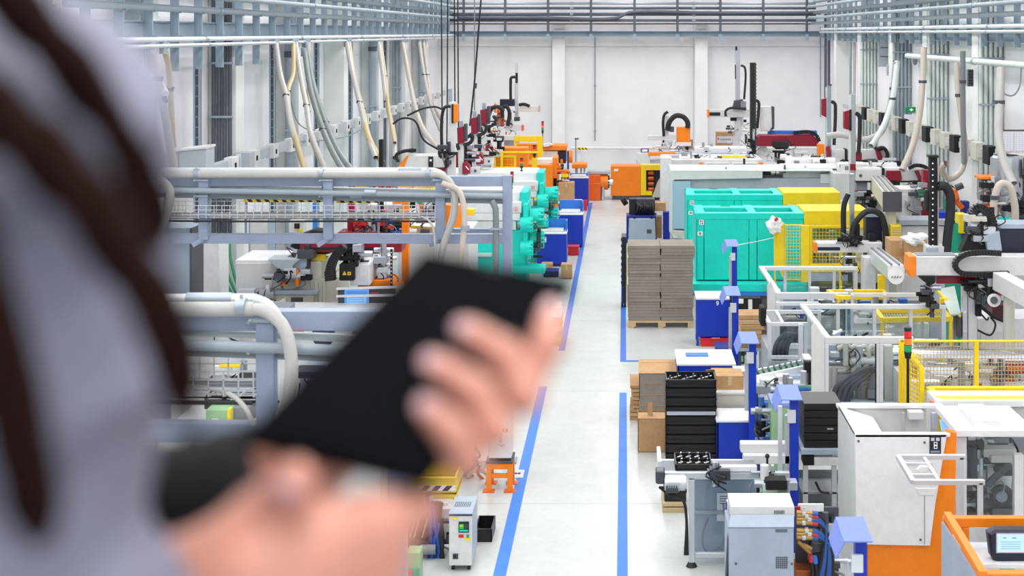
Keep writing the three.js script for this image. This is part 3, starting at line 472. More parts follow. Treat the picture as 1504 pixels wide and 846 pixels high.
{ // brass manifold with hoses
  const d = 12.9, t = T('water_manifold', 'brass water manifold with red and blue hoses beside the temperature unit', 'manifold'); t.p('back_plate', m.darkGrey, FB(1168, 1232, 745, d + .3, .03, .004)); t.p('label_card', m.paper, PB(1172, 1210, 740, 752, d + .25, .02)); t.p('red_tab', m.red, PB(1170, 1176, 744, 754, d + .22, .02));
  [753, 757, 762, 767, 779, 784, 789].forEach((y, i) => { t.p('tap', m.brass, CYL(W(1170, y, d), W(1193, y + 1, d), .022)); t.p('nut', m.chrome, CYL(W(1178 + (i % 3) * 4, y, d), W(1183 + (i % 3) * 4, y, d), .034, .034, 6)); t.p('coupling', i % 2 ? m.cableRed : m.cableBlue, CYL(W(1193, y + 1, d), W(1201, y + 2, d), .026)); t.p('hose', i % 3 === 0 ? m.rubber : m.cableBlue, PT([[1200, y + 2, d], [1210 + i, y + 12, d], [1209 + i * 2, 812, d], [1192 + i * 5, 880, d]], .022)); });
  for (const [a, b] of [[[1172, 795], [1190, 812]], [[1180, 800], [1192, 806]]]) t.p('tap', m.brass, CYL(W(...a, d), W(...b, d), .02)); [[1190, 820, m.cableRed], [1196, 822, m.skyBlue]].forEach(([x, y, mt]) => { t.p('coupling', mt, CYL(W(x, y - 5, d), W(x + 2, y + 5, d), .025)); t.p('hose', m.rubber, PT([[x + 2, y + 5, d], [x + 4, 850, d], [x, 890, d]], .02)); }); clutter(t, 1200, 1232, 770, 840, d + .1, 12, mech()); t.p('drip_tray', m.copper, PB(1168, 1212, 838, 872, d + .1, .3)); t.end();
}
{ // conveyor table
  const d = 14.0, t = T('conveyor_table', 'aluminium conveyor table with a glazed side carrying the small black tray', 'table');
  t.p('side_rail', m.aluBright, PB(966, 1095, 676, 684, d + .6, .05)); t.p('end_rail', m.aluBright, PB(966, 972, 677, 696, d + .05, .5)); t.p('belt', m.midGrey, PB(972, 1112, 694, 697, d + .1, .4, 0)); t.p('side_rail', m.alu, PB(968, 1160, 694, 703, d, .06)); t.p('white_guide', m.white, PB(1058, 1112, 685, 693, d - .01, .07));
  t.p('leg', m.alu, FB(1012, 1020, 705, d, .07, .004, .05)); t.p('leg', m.alu, FB(1012, 1020, 705, d + .5, .07, .004, .05)); t.p('leg', m.alu, FB(1150, 1157, 705, d + .4, .07, .004, .05)); for (const z of [d, d + .5]) t.p('foot', m.black, CYL(V(PX(1016, d), 0, -z - .035), V(PX(1016, d), .05, -z - .035), .06, .03));
  t.p('lower_rail', m.alu, PB(1020, 1160, 812, 820, d + .03, .05)); t.p('side_panel', m.cabinet, PB(1020, 1160, 704, 816, d + .45, .02)); t.p('pane', m.pane, PB(1020, 1158, 704, 812, d + .05, .004, 0)); t.p('mid_rail', m.grey, PB(1020, 1070, 750, 756, d + .42, .03));
  const ps = printMat('sheet2', 128, 96, (c) => { c.fillStyle = '#f1f2f4'; c.fillRect(0, 0, 128, 96); c.fillStyle = '#59607a'; for (let i = 0; i < 4; i++) c.fillRect(8, 10 + i * 8, 44, 3); c.fillStyle = '#2b2f3c'; c.fillRect(78, 30, 36, 16); c.fillStyle = '#b9bfca'; for (let i = 0; i < 4; i++) c.fillRect(70, 56 + i * 8, 46, 3); });
  plate(t, 'printed_sheet', ps, 1053, 1115, 724, 765, d + .44); loopCable(t, 'cable', [[1040, 760], [1032, 785], [1036, 808], [1062, 812]], d + .4, .01, m.midGrey); loopCable(t, 'cable', [[1062, 740], [1066, 775], [1060, 800], [1040, 812]], d + .4, .01, m.midGrey);
  // gear motor
  const g = t.p('gear_motor', m.alu, CYL(W(976, 709, d - .12), W(1006, 709, d - .12), .075, .075, 20)); for (let i = 0; i < 7; i++) t.p('cooling_fin', m.steel, CYL(W(981 + i * 2.6, 709, d - .12), W(981.8 + i * 2.6, 709, d - .12), .085, .085, 20), g); t.p('gearbox', m.darkSteel, PB(963, 977, 692, 712, d - .18, .16, .02), g); t.p('terminal_box', m.darkSteel, PB(978, 996, 713, 725, d - .2, .12, .01), g); t.p('end_bell', m.offwhite, CYL(W(1001, 709, d - .12), W(1008, 709, d - .12), .082, .06, 20), g);
  for (let i = 0; i < 3; i++) t.p('motor_cable', m.rubber, PT([[968 + i * 3, 715, d - .1], [985 + i * 4, 728, d - .12], [1003, 735, d - .1], [1008, 760, d - .06], [1006 + i * 2, 815, d - .04]], .014)); t.p('bracket', m.steel, PB(1046, 1062, 692, 706, d - .06, .08, .01)); t.p('knob', m.black, CYL(W(1053, 698, d - .06), W(1066, 702, d - .1), .02)); clutter(t, 1044, 1068, 690, 705, d - .04, 7, mech(), .06);
  t.p('cross_duct', m.offwhite, PB(1088, 1162, 652, 665, d + .6, .14)); t.p('cross_duct', m.offwhite, PB(1092, 1162, 669, 682, d + .5, .14)); t.p('upright', m.alu, PB(1143, 1149, 597, 700, d + .2, .05, .004)); t.p('upright', m.alu, PB(1118, 1123, 684, 712, d - .02, .05, .004)); t.p('upright', m.alu, PB(1133, 1137, 684, 712, d - .02, .05, .004)); t.p('lever', m.black, CYL(W(1127, 672, d - .02), W(1126, 706, d - .02), .012)); t.p('lever_knob', m.black, new THREE.SphereGeometry(.025, 12, 8).translate(PX(1127, d), PY(670, d), -d)); clutter(t, 1108, 1160, 690, 716, d - .02, 14, mech(), .1);
  t.end();
  const v = T('green_actuator', 'pale green actuator unit with a red canister below the blue post', 'machine'); v.p('body', m.paleGreen, PB(1120, 1142, 712, 742, d - .3, .2, .01)); v.p('body', m.paleGreen, PB(1138, 1156, 718, 745, d - .28, .18, .01)); v.p('canister', m.red, CYL(W(1148, 746, d - .35), W(1148, 730, d - .35), .035)); v.p('canister_cap', m.darkGrey, CYL(W(1148, 730, d - .35), W(1148, 725, d - .35), .037)); v.p('rod', m.steel, CYL(W(1157, 748, d - .3), W(1157, 705, d - .3), .02)); v.p('bracket', m.darkGrey, PB(1120, 1158, 745, 750, d - .3, .3)); clutter(v, 1118, 1140, 708, 716, d - .28, 6, mech(), .1); v.end();
}
{ // small black parts tray on the conveyor
  const mk = (label, x0, x1, y0, y1, d, dep) => { const t = T('parts_crate', label, 'crate'); const a = W(x0, y1, d), b = W(x1, y0, d), z1 = -d - dep; t.p('wall', m.crate, BOX(a.x, b.x, a.y, b.y, -d - .012, -d)); t.p('wall', m.crate, BOX(a.x, b.x, a.y, b.y, z1, z1 + .012)); t.p('wall', m.crate, BOX(a.x, a.x + .012, a.y, b.y, z1, -d)); t.p('wall', m.crate, BOX(b.x - .012, b.x, a.y, b.y, z1, -d)); t.p('bottom', m.crate, BOX(a.x, b.x, a.y, a.y + .012, z1, -d)); for (const q of [.33, .66]) t.p('divider', m.crate, BOX(a.x + .01, b.x - .01, a.y + .012, b.y - .02, z1 + dep * q - .004, z1 + dep * q + .004)); return [t, a, b, z1]; };
  const [t, a, b, z1] = mk('small open black crate of silver castings on the conveyor table', 992, 1046, 682, 694, 14.1, .4); t.end();
  for (let i = 0; i < 4; i++) for (let j = 0; j < 2; j++) { const x = a.x + .055 + i * .09, z = z1 + .09 + j * .2; const c = T('casting', 'silver branched casting standing in the small black crate', 'part', 'castings in the small crate'); c.p('stem', m.chrome, CYL(V(x, b.y - .04, z), V(x + .015, b.y + .03, z), .008)); c.p('arm', m.chrome, CYL(V(x - .02, b.y - .02, z), V(x + .03, b.y - .005, z + .02), .007)); c.p('foot', m.chrome, BOX(x - .018, x + .018, a.y + .012, b.y - .04, z - .015, z + .015, .004)); c.end(); }
  // the tall stack: one crate each
  const d = 17.4, n = 9, H0 = PY(557, d), h = H0 / n;
  for (let k = 0; k < n; k++) {
    const y0 = k * h, t2 = T('parts_crate', k === n - 1 ? 'open black crate of castings, topmost of the tall crate stack' : k === 5 ? 'black crate with a pale grey band in the tall crate stack' : k === 3 ? 'black crate with scuffed face in the tall crate stack' : 'closed black crate in the tall stack beside the open carton', 'crate', 'black crates in the tall stack');
    const x0 = PX(978, d), x1 = PX(1052, d), z0 = -d - .42, z = -d;
    t2.p('wall', m.crate, BOX(x0, x1, y0 + .003, y0 + h - .004, z - .015, z, .004)); t2.p('wall', m.crate, BOX(x0, x1, y0 + .003, y0 + h - .004, z0, z0 + .015)); t2.p('wall', m.crate, BOX(x0, x0 + .015, y0 + .003, y0 + h - .004, z0, z)); t2.p('wall', m.crate, BOX(x1 - .015, x1, y0 + .003, y0 + h - .004, z0, z)); t2.p('bottom', m.crate, BOX(x0, x1, y0 + .003, y0 + .018, z0, z));
    t2.p('rim', m.crate, BOX(x0 - .008, x1 + .008, y0 + h - .022, y0 + h - .006, z, z + .01)); t2.p('rib', m.crate, BOX(x0, x1, y0 + h * .45, y0 + h * .5, z, z + .006));
    if (k === 5) t2.p('band', m.grey, BOX(x0 + .01, x1 - .01, y0 + .02, y0 + h * .55, z + .006, z + .011)); t2.end();
  }
  for (let i = 0; i < 6; i++) { const x = PX(984 + i * 11.5, d), c = T('casting', 'silver branched casting in the topmost crate of the tall stack', 'part', 'castings in the tall crate stack'), z = -d - .12 - (i % 2) * .1; c.p('stem', m.chrome, CYL(V(x, H0 - .09, z), V(x + .01, H0 + .02, z), .012)); c.p('arm', m.chrome, CYL(V(x - .04, H0 - .03, z), V(x + .045, H0 - .01, z), .01)); c.p('foot', m.chrome, BOX(x - .03, x + .03, H0 - .1, H0 - .07, z - .02, z + .02, .004)); c.end(); }
}
{ // black crates behind the blue post
  const d = 15.2, n = 6; const yT = PY(592, d), yB = PY(658, d), h = (yT - yB) / n;
  for (let k = 0; k < n; k++) { const y0 = yB + k * h, t = T('parts_crate', 'black crate stacked between the blue hooded post and the white cabinet', 'crate', 'black crates beside the white cabinet'), x0 = PX(1181, d), x1 = PX(1236, d); t.p('body', m.crate, BOX(x0, x1, y0 + .003, y0 + h - .004, -d - .5, -d, .005)); t.p('rim', m.crate, BOX(x0 - .006, x1 + .006, y0 + h - .02, y0 + h - .006, -d, -d + .01)); if (k === 3) t.p('handle_mark', m.alu, PB(1215, 1224, 629, 631, d - .012, .004, 0)); t.end(); }
  const t = T('crate_bench', 'grey steel bench carrying the black crates by the white cabinet', 'bench'); t.p('top', m.cabinet, BOX(PX(1176, d), PX(1238, d), yB - .06, yB, -d - .6, -d + .05, .006)); t.p('apron', m.offwhite, PB(1196, 1232, 672, 684, d - .04, .1)); for (const x of [1180, 1222]) t.p('leg', m.alu, BOX(PX(x, d), PX(x + 7, d), 0, yB - .06, -d - .06, -d, .004)); t.p('shelf', m.midGrey, BOX(PX(1178, d), PX(1236, d), .35, .37, -d - .55, -d)); t.p('control_box', m.blackMatte, PB(1180, 1196, 668, 684, d - .02, .2)); loopCable(t, 'cable', [[1198, 708], [1206, 722], [1218, 724]], d - .02, .014); t.p('back_panel', m.midGrey, PB(1172, 1236, 690, 760, d + .5, .02)); t.end();
}
{ // cartons beside the stack
  const d = 17.85, t = T('cardboard_box', 'open brown carton with a raised flap beside the tall crate stack', 'box'); const x0 = PX(937, d), x1 = PX(985, d), y1 = PY(615, d), z0 = -d - .42;
  t.p('wall', m.card, BOX(x0, x1, 0, y1, -d - .006, -d)); t.p('wall', m.card, BOX(x0, x1, 0, y1, z0, z0 + .006)); t.p('wall', m.card, SLAB([V(x0, 0, -d), V(x0, y1, -d), V(x0, y1, z0), V(x0, 0, z0)], .006)); t.p('wall', m.card, BOX(x1 - .006, x1, 0, y1, z0, -d)); t.p('bottom', m.card, BOX(x0, x1, 0, .006, z0, -d)); t.p('flap', m.card, BOX(x0, x1, y1 - .004, y1, z0 + .12, -d)); t.p('flap', m.card, SLAB([V(x0 + .13, y1, -d - .2), V(x0 + .19, y1, -d - .1), V(x0 + .19, y1 + .19, -d - .12), V(x0 + .13, y1 + .15, -d - .2)], .006)); t.p('shipping_label', m.paper, SLAB([V(x0 - .004, .06, -d - .05), V(x0 - .004, .22, -d - .05), V(x0 - .004, .22, -d - .2), V(x0 - .004, .06, -d - .2)], .002)); t.end();
}
{ // tall carton of flat sheets and stack
  const d = 19.1, t = T('cardboard_box', 'tall carton with pale open top standing behind the open brown carton', 'box'); const x0 = PX(939, d), x1 = PX(995, d), y1 = PY(549, d), z0 = -d - .7; t.p('wall', m.cardGrey, BOX(x0, x1, 0, y1, -d - .008, -d)); t.p('wall', m.card, BOX(x0, x0 + .008, 0, y1, z0, -d)); t.p('wall', m.card, BOX(x1 - .008, x1, 0, y1, z0, -d)); t.p('wall', m.card, BOX(x0, x1, 0, y1, z0, z0 + .008)); t.p('top_flap', m.card, SLAB([V(x0 - .01, y1 + .005, -d + .01), V(x1, y1 + .005, -d + .01), V(x1, y1 + .03, z0), V(x0, y1 + .03, z0)].reverse(), .006)); for (let i = 0; i < 6; i++) t.p('ply', m.card, BOX(x0 + .02, x1 - .01, .12 + i * .15, .125 + i * .15, -d, -d + .006)); t.end();
  const sheets = [];
  for (let i = 0; i < 9; i++) { const y = i * .055; one('cardboard_sheet', 'flat brown cardboard sheet in the low stack behind the open carton', 'cardboard', i % 2 ? m.wood : m.card, BOX(PX(925 + rr(0, 5), 19.4), PX(942, 19.4), y, y + .045, -20, -19.35 + rr(-.02, .04), .004), 'cardboard sheets in the low stack'); }
}
{ // blue bench with cartons and blue shelf
  const bench = (label, x0, x1, yTop, d, dep) => { const t = T('workbench', label, 'bench'), a = PX(x0, d), b = PX(x1, d), y = PY(yTop, d); t.p('front_panel', m.blue, BOX(a, b, .1, y - .03, -d - .02, -d, .004)); t.p('side_panel', m.blue, BOX(a, a + .02, .1, y - .03, -d - dep, -d)); t.p('side_panel', m.blue, BOX(b - .02, b, .1, y - .03, -d - dep, -d)); t.p('back_panel', m.blueDeep, BOX(a, b, .1, y - .03, -d - dep, -d - dep + .02)); t.p('top', m.white, BOX(a - .01, b + .01, y - .03, y, -d - dep - .01, -d + .01, .006)); for (const x of [a + .03, b - .07]) for (const z of [-d - .06, -d - dep + .02]) t.p('leg', m.blueDeep, BOX(x, x + .04, 0, .1, z, z + .04)); return t; };
  let t = bench('blue bench with white top beside the tall crate stack', 1053, 1107, 617, 17.25, .55); t.p('document_wallet', m.paper, BOX(PX(1056, 17.3), PX(1092, 17.3), PY(617, 17.25), PY(617, 17.25) + .008, -17.7, -17.32)); t.end();
  t = bench('low blue bench with a blue folder on its white top', 995, 1080, 534, 18.9, .85); t.end();
  one('folder', 'flat blue folder on the white topped bench', 'folder', m.tape, BOX(PX(1007, 19.4), PX(1040, 19.4), PY(534, 18.9) + .001, PY(534, 18.9) + .014, -19.5, -19.3, .003));
  flatBox('brown carton on the blue bench behind the black crates', 1052, 1092, 553, 577, 18.0, .4, 'cartons on the blue bench');
  { const c = T('cardboard_box', 'open carton with lifted flaps at the bench by the chain conveyor', 'box'); c.p('body', m.card, PB(1046, 1078, 548, 575, 18.55, .3)); c.p('flap', m.card, SLAB([W(1036, 543, 18.5), W(1073, 541, 18.6), W(1071, 552, 18.85), W(1046, 553, 18.85)], .006)); c.end(); }
  { const c = T('plastic_bin', 'pale grey bin under the carton on the blue bench', 'bin'); c.p('body', m.beige, PB(1053, 1096, 577, 600, 17.9, .4, .012)); c.p('rim', m.offwhite, PB(1052, 1097, 576, 580, 17.88, .44, .008)); c.end(); }
}
{ // blue cart numbered 9
  const d = 23.9, t = T('blue_cart', 'blue steel cart numbered 9 with a white top', 'cart'), a = PX(1023, d), b = PX(1071, d), y = PY(437, d);
  t.p('body', m.blue, BOX(a, b, .16, y - .04, -d - .6, -d, .008)); t.p('top', m.white, BOX(a - .01, b + .01, y - .04, y, -d - .62, -d + .01, .008)); for (const x of [a, b - .04]) for (const z of [-d - .05, -d - .58]) t.p('leg', m.blue, BOX(x, x + .04, 0, .16, z, z + .04)); t.p('side_rail', m.alu, BOX(a - .03, a - .012, .1, y, -d - .1, -d - .06));
  plate(t, 'number', printMat('nine', 64, 96, (c) => { c.fillStyle = '#0a35b8'; c.fillRect(0, 0, 64, 96); c.fillStyle = '#dfe6f4'; c.font = 'bold 90px sans-serif'; c.fillText('9', 8, 82); }), 1051, 1056.5, 440.5, 449.5, d - .002); plate(t, 'maker_plate', m.paper, 1045, 1057, 496, 500, d - .002); t.end();
  const r = T('drip_tray', 'red tray on the floor under the blue cart', 'tray'); r.p('body', m.red, BOX(PX(1030, d), PX(1072, d), 0, .13, -d - .55, -d + .04, .01)); r.p('rim', m.red, BOX(PX(1029, d), PX(1073, d), .12, .14, -d - .57, -d + .05, .006)); r.end();
  const c = T('plastic_bin', 'dark navy bin on the floor beside the red tray', 'bin'); c.p('body', m.navy, FB(1052, 1094, 513, 22.6, .4, .012)); c.p('rim', m.blueDeep, PB(1051, 1095, 511, 514, 22.59, .42, .006)); c.p('content', m.paleGreen, PB(1083, 1092, 523, 532, 22.58, .02)); c.end();
}
{ // pallet with flattened cartons, every sheet bundle a layer
  const d = 25.35, t = T('pallet', 'wooden pallet under the grey flattened cartons', 'pallet'), a = PX(923, d), b = PX(1018, d);
  for (let i = 0; i < 5; i++) t.p('deck_board', m.wood, BOX(a, b, .122, .144, -d - .16 - i * .16, -d - i * .16, .003)); for (let i = 0; i < 3; i++) { const x = a + i * (b - a - .1) / 2; t.p('bottom_board', m.wood, BOX(x, x + .1, 0, .022, -d - .8, -d)); for (const z of [0, .33, .66]) t.p('block', m.wood, BOX(x, x + .14 > b ? b : x + .14, .022, .1, -d - z - .14, -d - z)); t.p('stringer', m.wood, BOX(a, b, .1, .122, -d - .1 - i * .33, -d - i * .33)); }
  t.end();
  const y0 = .146, yT = PY(361, d), n = 24, h = (yT - y0) / n, mid = PX(970, d);
  for (let k = 0; k < n; k++) for (const s of [0, 1]) {
    const top = k > n - 5, x0 = s ? mid + .006 : a - .005, x1 = s ? b + (top ? .03 : 0) : mid - .004, j = rr(-.014, .014), last = k === n - 1;
    const o = one('flattened_carton', (s ? 'flattened grey carton bundle in the stack half beside the teal machine' : 'flattened grey carton bundle in the stack half beside the aisle'), 'carton', m.cardGrey, BOX(x0 + j, x1 + j * .6, y0 + k * h + .003, y0 + (k + 1) * h, -d - .78 + j, -d + j + (top ? .02 : 0), .002), s ? 'flattened cartons beside the teal machine' : 'flattened cartons beside the aisle');
  }
  one('strap', 'pale plastic strap hanging down the carton stack', 'strap', m.hoseYellow, TUBE([V(a + .02, yT + .01, -d - .2), V(a - .025, yT - .02, -d + .03), V(a - .03, yT - .4, -d + .03), V(a - .02, .4, -d + .03)], .008));
  const k = T('crate_trolley', 'narrow dark slatted trolley beside the carton stack', 'trolley'); k.p('frame', m.navy, FB(913, 920, 348, 27.2, .5, .004, .1)); for (let i = 0; i < 8; i++) k.p('slat', m.black, PB(912, 920, 350 + i * 9, 354 + i * 9, 27.18, .02, 0)); for (const x of [914, 918]) k.p('wheel', m.rubber, CYL(V(PX(x, 27.2) - .02, .05, -27.3), V(PX(x, 27.2) + .02, .05, -27.3), .05)); k.end();
}
// ---------- teal machines ----------
function tealMachine(label, label2, dz) {
  const d = 27, t = T('moulding_machine', label, 'machine'), a = PX(1022, d), yT = PY(314, d);
  t.p('base', m.darkGrey, BOX(a + .05, PX(1325, d), 0, .42, -d - 1.5, -d - .1)); t.p('bed', m.teal, BOX(PX(1018, d - .3), PX(1186, d - .3), .42, PY(417, d - .3), -d - 1.5, -d + .3, .01)); t.p('bed_edge', m.skyBlue, BOX(PX(1018, d - .3), PX(1186, d - .3), .34, .42, -d - .1, -d + .29)); t.p('gap', m.blackMatte, BOX(a + .05, PX(1176, d), PY(417, d - .3), PY(411, d), -d - 1.2, -d - .1));
  for (const [x0, x1] of [[1022, 1033.5], [1034.5, 1099.5], [1100.5, 1111.5], [1112.5, 1180]]) t.p('guard_panel', m.teal, PB(x0, x1, 322, 411, d, .04, .006));
  t.p('top_rail', m.teal, PB(1021, 1181, 313, 322.5, d - .01, .22, .01)); t.p('side_panel', m.teal, BOX(a, a + .03, PY(411, d), yT, -d - 1.3, -d)); t.p('back_panel', m.teal, BOX(a, PX(1180, d), PY(411, d), yT, -d - 1.3, -d - 1.27)); t.p('top_rail', m.teal, BOX(a, PX(1180, d), yT - .08, yT, -d - 1.32, -d - .95, .008));
  for (const x of [1024, 1100, 1168]) t.p('strap', m.teal, BOX(PX(x, d), PX(x + 12, d), yT - .02, yT + .015, -d - 1.3, -d - .02, .006)); t.p('inner_deck', m.teal, BOX(a + .05, PX(1178, d), yT - .5, yT - .48, -d - 1.25, -d - .05));
  t.p('slide_rail', m.steel, CYL(W(1034, 318, d + .45), W(1172, 318, d + .45), .025)); t.p('handle', m.darkGrey, BAR(W(1058, 303, d + 1.2), W(1072, 303, d + 1.2), .03));
  const lg = printMat('mlogo', 64, 64, (c) => { c.fillStyle = '#eef1f4'; c.fillRect(0, 0, 64, 64); c.fillStyle = '#c21f3a'; c.fillRect(10, 10, 18, 18); c.fillRect(36, 36, 18, 18); c.fillStyle = '#8a97a8'; c.fillRect(36, 10, 18, 18); c.fillRect(10, 36, 18, 18); });
  plate(t, 'maker_sign', lg, 1027, 1034, 322.5, 330, d - .004); plate(t, 'info_sign', m.paper, 1024.5, 1032, 340, 346, d - .004); plate(t, 'info_mark', m.midGrey, 1026.5, 1030, 341.5, 344.5, d - .008);
  // yellow injection side
  t.p('injection_cover', m.yellow, PB(1181, 1276, 309, 331, d - .02, 1.0, .02)); t.p('injection_panel', P('#7d8f6c'), PB(1181, 1272, 331, 420, d + .3, .6, .01)); t.p('injection_top', m.yellow, BOX(PX(1181, d), PX(1272, d), yT - .04, yT + .03, -d - 1.25, -d - 1.0, .01)); t.p('hatch', m.teal, BOX(PX(1206, d), PX(1222, d), yT + .03, yT + .06, -d - .9, -d - .3, .006)); t.p('cable_duct', m.offwhite, BOX(PX(1260, d), PX(1332, d), .5, PY(330, d), -d - 1.0, -d - .2, .02));
  return t.end();
}
const tm = tealMachine('teal moulding machine with yellow injection cover beside the carton stack', '', 0);
copyTo(tm, -.02, -.04, -3.4, 'teal moulding machine with yellow injection cover, next behind the one by the cartons');
{ // yellow mesh guard before the first teal machine
  const d = 26.2, t = T('mesh_guard', 'yellow mesh guard doors on the teal machine', 'machine guard');
  t.p('post', m.yellow, PRISM([[1137, 332], [1152, 328], [1152, 412], [1146, 400], [1137, 388]], d, .06)); t.p('post', m.yellow, PB(1137, 1139.5, 388, 440, d, .05)); meshPanel(t, 1152, 1179, 330, 412, d + .02, .06, .03); t.p('post', m.yellow, PB(1177, 1189, 331, 415, d - .02, .06)); meshPanel(t, 1189, 1272, 331, 392, d + .02, .065, .05); t.p('kick_panel', m.cabinet, PB(1189, 1272, 400, 413, d + .02, .04)); t.p('lower_rail', m.yellow, PB(1189, 1272, 388, 400, d, .05)); t.p('post', m.yellow, PB(1233, 1237, 370, 430, d - .3, .05)); clutter(t, 1196, 1268, 340, 385, d + .25, 18, [m.green, m.paleGreen, m.steel, m.pump, m.beige], .1); t.end();
  const c = T('cable_string', 'thin white cord stretched from the post to a crumpled bag', 'cord'); c.p('cord', m.paper, TUBE([W(1082, 360, 24.8), W(1110, 355, 25.4), W(1137, 349, 26.1)], .007, 16, 6)); c.end();
  const b = T('plastic_bag', 'crumpled white and red bag tied on the yellow guard corner', 'bag'); const g = new THREE.IcosahedronGeometry(.2, 3), p = g.attributes.position; for (let i = 0; i < p.count; i++) { const v = V(p.getX(i), p.getY(i), p.getZ(i)); v.multiplyScalar(1 + .16 * Math.sin(v.x * 31 + v.y * 17) + .1 * Math.sin(v.y * 47 + v.z * 23)); p.setXYZ(i, v.x * .75, v.y * .8, v.z * .4); } g.computeVertexNormals(); b.p('bag', m.paper, g.translate(PX(1137, 26.1), PY(330, 26.1), -26.02)); b.p('tie', m.red, CYL(W(1138, 324, 25.95), W(1142, 320, 25.95), .03)); b.end();
}
// ---------- far right machines ----------
{ const d = 33.6, t = T('moulding_machine', 'pale grey moulding machine with a tall blue tinted window behind the teal machines', 'machine'); t.p('frame', m.offwhite, PRISM([[983, 252], [1120, 252], [1120, 262], [990, 264], [988, 338], [1012, 340], [1012, 350], [990, 350], [983, 340]], d, .1)); t.p('body', m.grey, FB(990, 1300, 262, d + .12, 1.6, .02)); t.p('window', M('#a7c2d6', .12), PB(987, 1014, 266, 336, d - .01, .01, 0)); t.p('window_frame', m.offwhite, PB(985, 988, 264, 340, d - .03, .05)); t.p('top_plate', m.offwhite, BOX(PX(985, d), PX(1280, d), PY(252, d), PY(252, d) + .03, -d - 1.5, -d, .01)); t.p('foot_skirt', m.beige, PRISM([[985, 340], [1015, 340], [1015, 360], [1000, 350]], d - .02, .3)); t.p('injection_unit', m.white, PB(1150, 1240, 245, 262, d + .3, .9, .03)); t.p('injection_unit', m.offwhite, PB(1205, 1262, 255, 270, d + .1, .8, .03)); clutter(t, 1060, 1240, 248, 256, d + .2, 24, mech(), 1); t.end(); }
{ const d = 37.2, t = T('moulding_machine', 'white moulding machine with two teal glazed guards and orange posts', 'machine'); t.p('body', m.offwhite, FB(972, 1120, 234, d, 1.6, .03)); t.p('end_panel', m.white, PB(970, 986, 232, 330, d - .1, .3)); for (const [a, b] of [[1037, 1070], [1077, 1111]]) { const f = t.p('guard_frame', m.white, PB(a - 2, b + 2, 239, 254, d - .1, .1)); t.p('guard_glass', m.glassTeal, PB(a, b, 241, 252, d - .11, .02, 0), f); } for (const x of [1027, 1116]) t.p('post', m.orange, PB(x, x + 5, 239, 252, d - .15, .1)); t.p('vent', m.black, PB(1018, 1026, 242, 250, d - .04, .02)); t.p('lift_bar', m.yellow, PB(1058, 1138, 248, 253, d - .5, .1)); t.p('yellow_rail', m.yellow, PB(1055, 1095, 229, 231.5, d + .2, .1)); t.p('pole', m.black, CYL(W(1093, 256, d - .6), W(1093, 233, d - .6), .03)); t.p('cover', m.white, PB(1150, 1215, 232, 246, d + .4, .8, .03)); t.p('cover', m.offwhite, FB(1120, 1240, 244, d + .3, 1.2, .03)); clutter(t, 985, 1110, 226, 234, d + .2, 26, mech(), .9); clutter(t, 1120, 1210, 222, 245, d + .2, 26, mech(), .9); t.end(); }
{ const d = 41.5, t = T('moulding_machine', 'grey moulding machine with an orange slide under the orange robot head', 'machine'); t.p('body', m.grey, FB(973, 1110, 224, d, 1.6, .03)); t.p('overhang', m.grey, PB(935, 975, 236, 240, d, .8)); t.p('leg', m.grey, FB(937, 941, 240, d + 4.2, .1)); t.p('slide', m.orange, PB(952, 992, 224, 229, d - .1, .3)); t.p('guard', m.offwhite, PB(936, 955, 225, 240, d - .05, .2)); t.p('sign_frame', P('#6a3f78'), PB(941, 953, 218, 224, d - .02, .03)); t.p('sign', m.paper, PB(943, 951, 219.5, 223, d - .03, .02)); t.p('cover', m.white, PB(1020, 1100, 217, 225, d + .3, .8, .03)); clutter(t, 955, 1100, 216, 224, d + .1, 30, mech(), .8); t.end(); }
{ const d = 44.8, t = T('orange_cabinet', 'orange switch cabinet at the end of the aisle with a yellow frame', 'cabinet'); t.p('body', m.orange, PB(897, 941, 244, 288, d, .9, .02)); t.p('plinth', m.darkGrey, FB(899, 968, 288, d + .02, .8, 0)); t.p('yellow_frame', m.yellow, PRISM([[941, 242], [970, 242], [970, 250], [949, 250], [949, 281], [958, 281], [958, 287], [941, 287]], d, .3)); t.p('machine_core', m.navy, PB(949, 972, 250, 290, d + .3, .5)); for (let i = 0; i < 4; i++) t.p('tie_bar', m.copper, CYL(W(952, 254 + i * 8, d + .15), W(960, 254 + i * 8, d + .15), .08)); plate(t, 'rating_plate', m.paper, 902, 908, 248, 251.5, d - .004); t.p('hood', m.beige, PRISM([[966, 268], [970, 262], [974, 290], [958, 290]], d - .2, .3)); t.end(); }
{ const d = 38.5, t = T('control_unit', 'grey control unit with black hoses on a blue plinth beside the aisle', 'cabinet'); t.p('plinth', m.blueDeep, FB(920, 965, 317, 35.6, .6, .01)); t.p('body', m.cabinet, PRISM([[924, 322], [962, 322], [963, 352], [923, 352]], 35.4, .6)); t.p('vent', m.darkGrey, PB(950, 957, 337, 343, 35.39, .02)); for (const x of [932, 957]) t.p('eye_bolt', m.black, CYL(W(x, 322, 35.5), W(x, 318, 35.5), .03)); t.p('hose_block', m.black, PB(924, 934, 292, 316, 35.9, .3, .02)); t.p('hose_block', m.darkGrey, PB(934, 962, 292, 314, 36, .3, .02)); for (let i = 0; i < 8; i++) t.p('hose', m.rubber, PT([[934 + i * 3.5, 296 + (i % 3) * 3, 35.8], [938 + i * 3, 305, 35.7], [933 + i * 3.7, 315, 35.8]], .03)); t.p('plug', m.blackMatte, CYL(W(914, 298, 35.9), W(920, 294, 35.9), .1)); t.p('carton', m.card, PB(962, 978, 298, 310, 36, .4)); t.p('side_post', m.blue, FB(974, 984, 312, 36.2, .3, .01)); t.p('hose_guard', m.woodDark, PB(963, 972, 318, 350, 35.5, .3)); t.end(); }
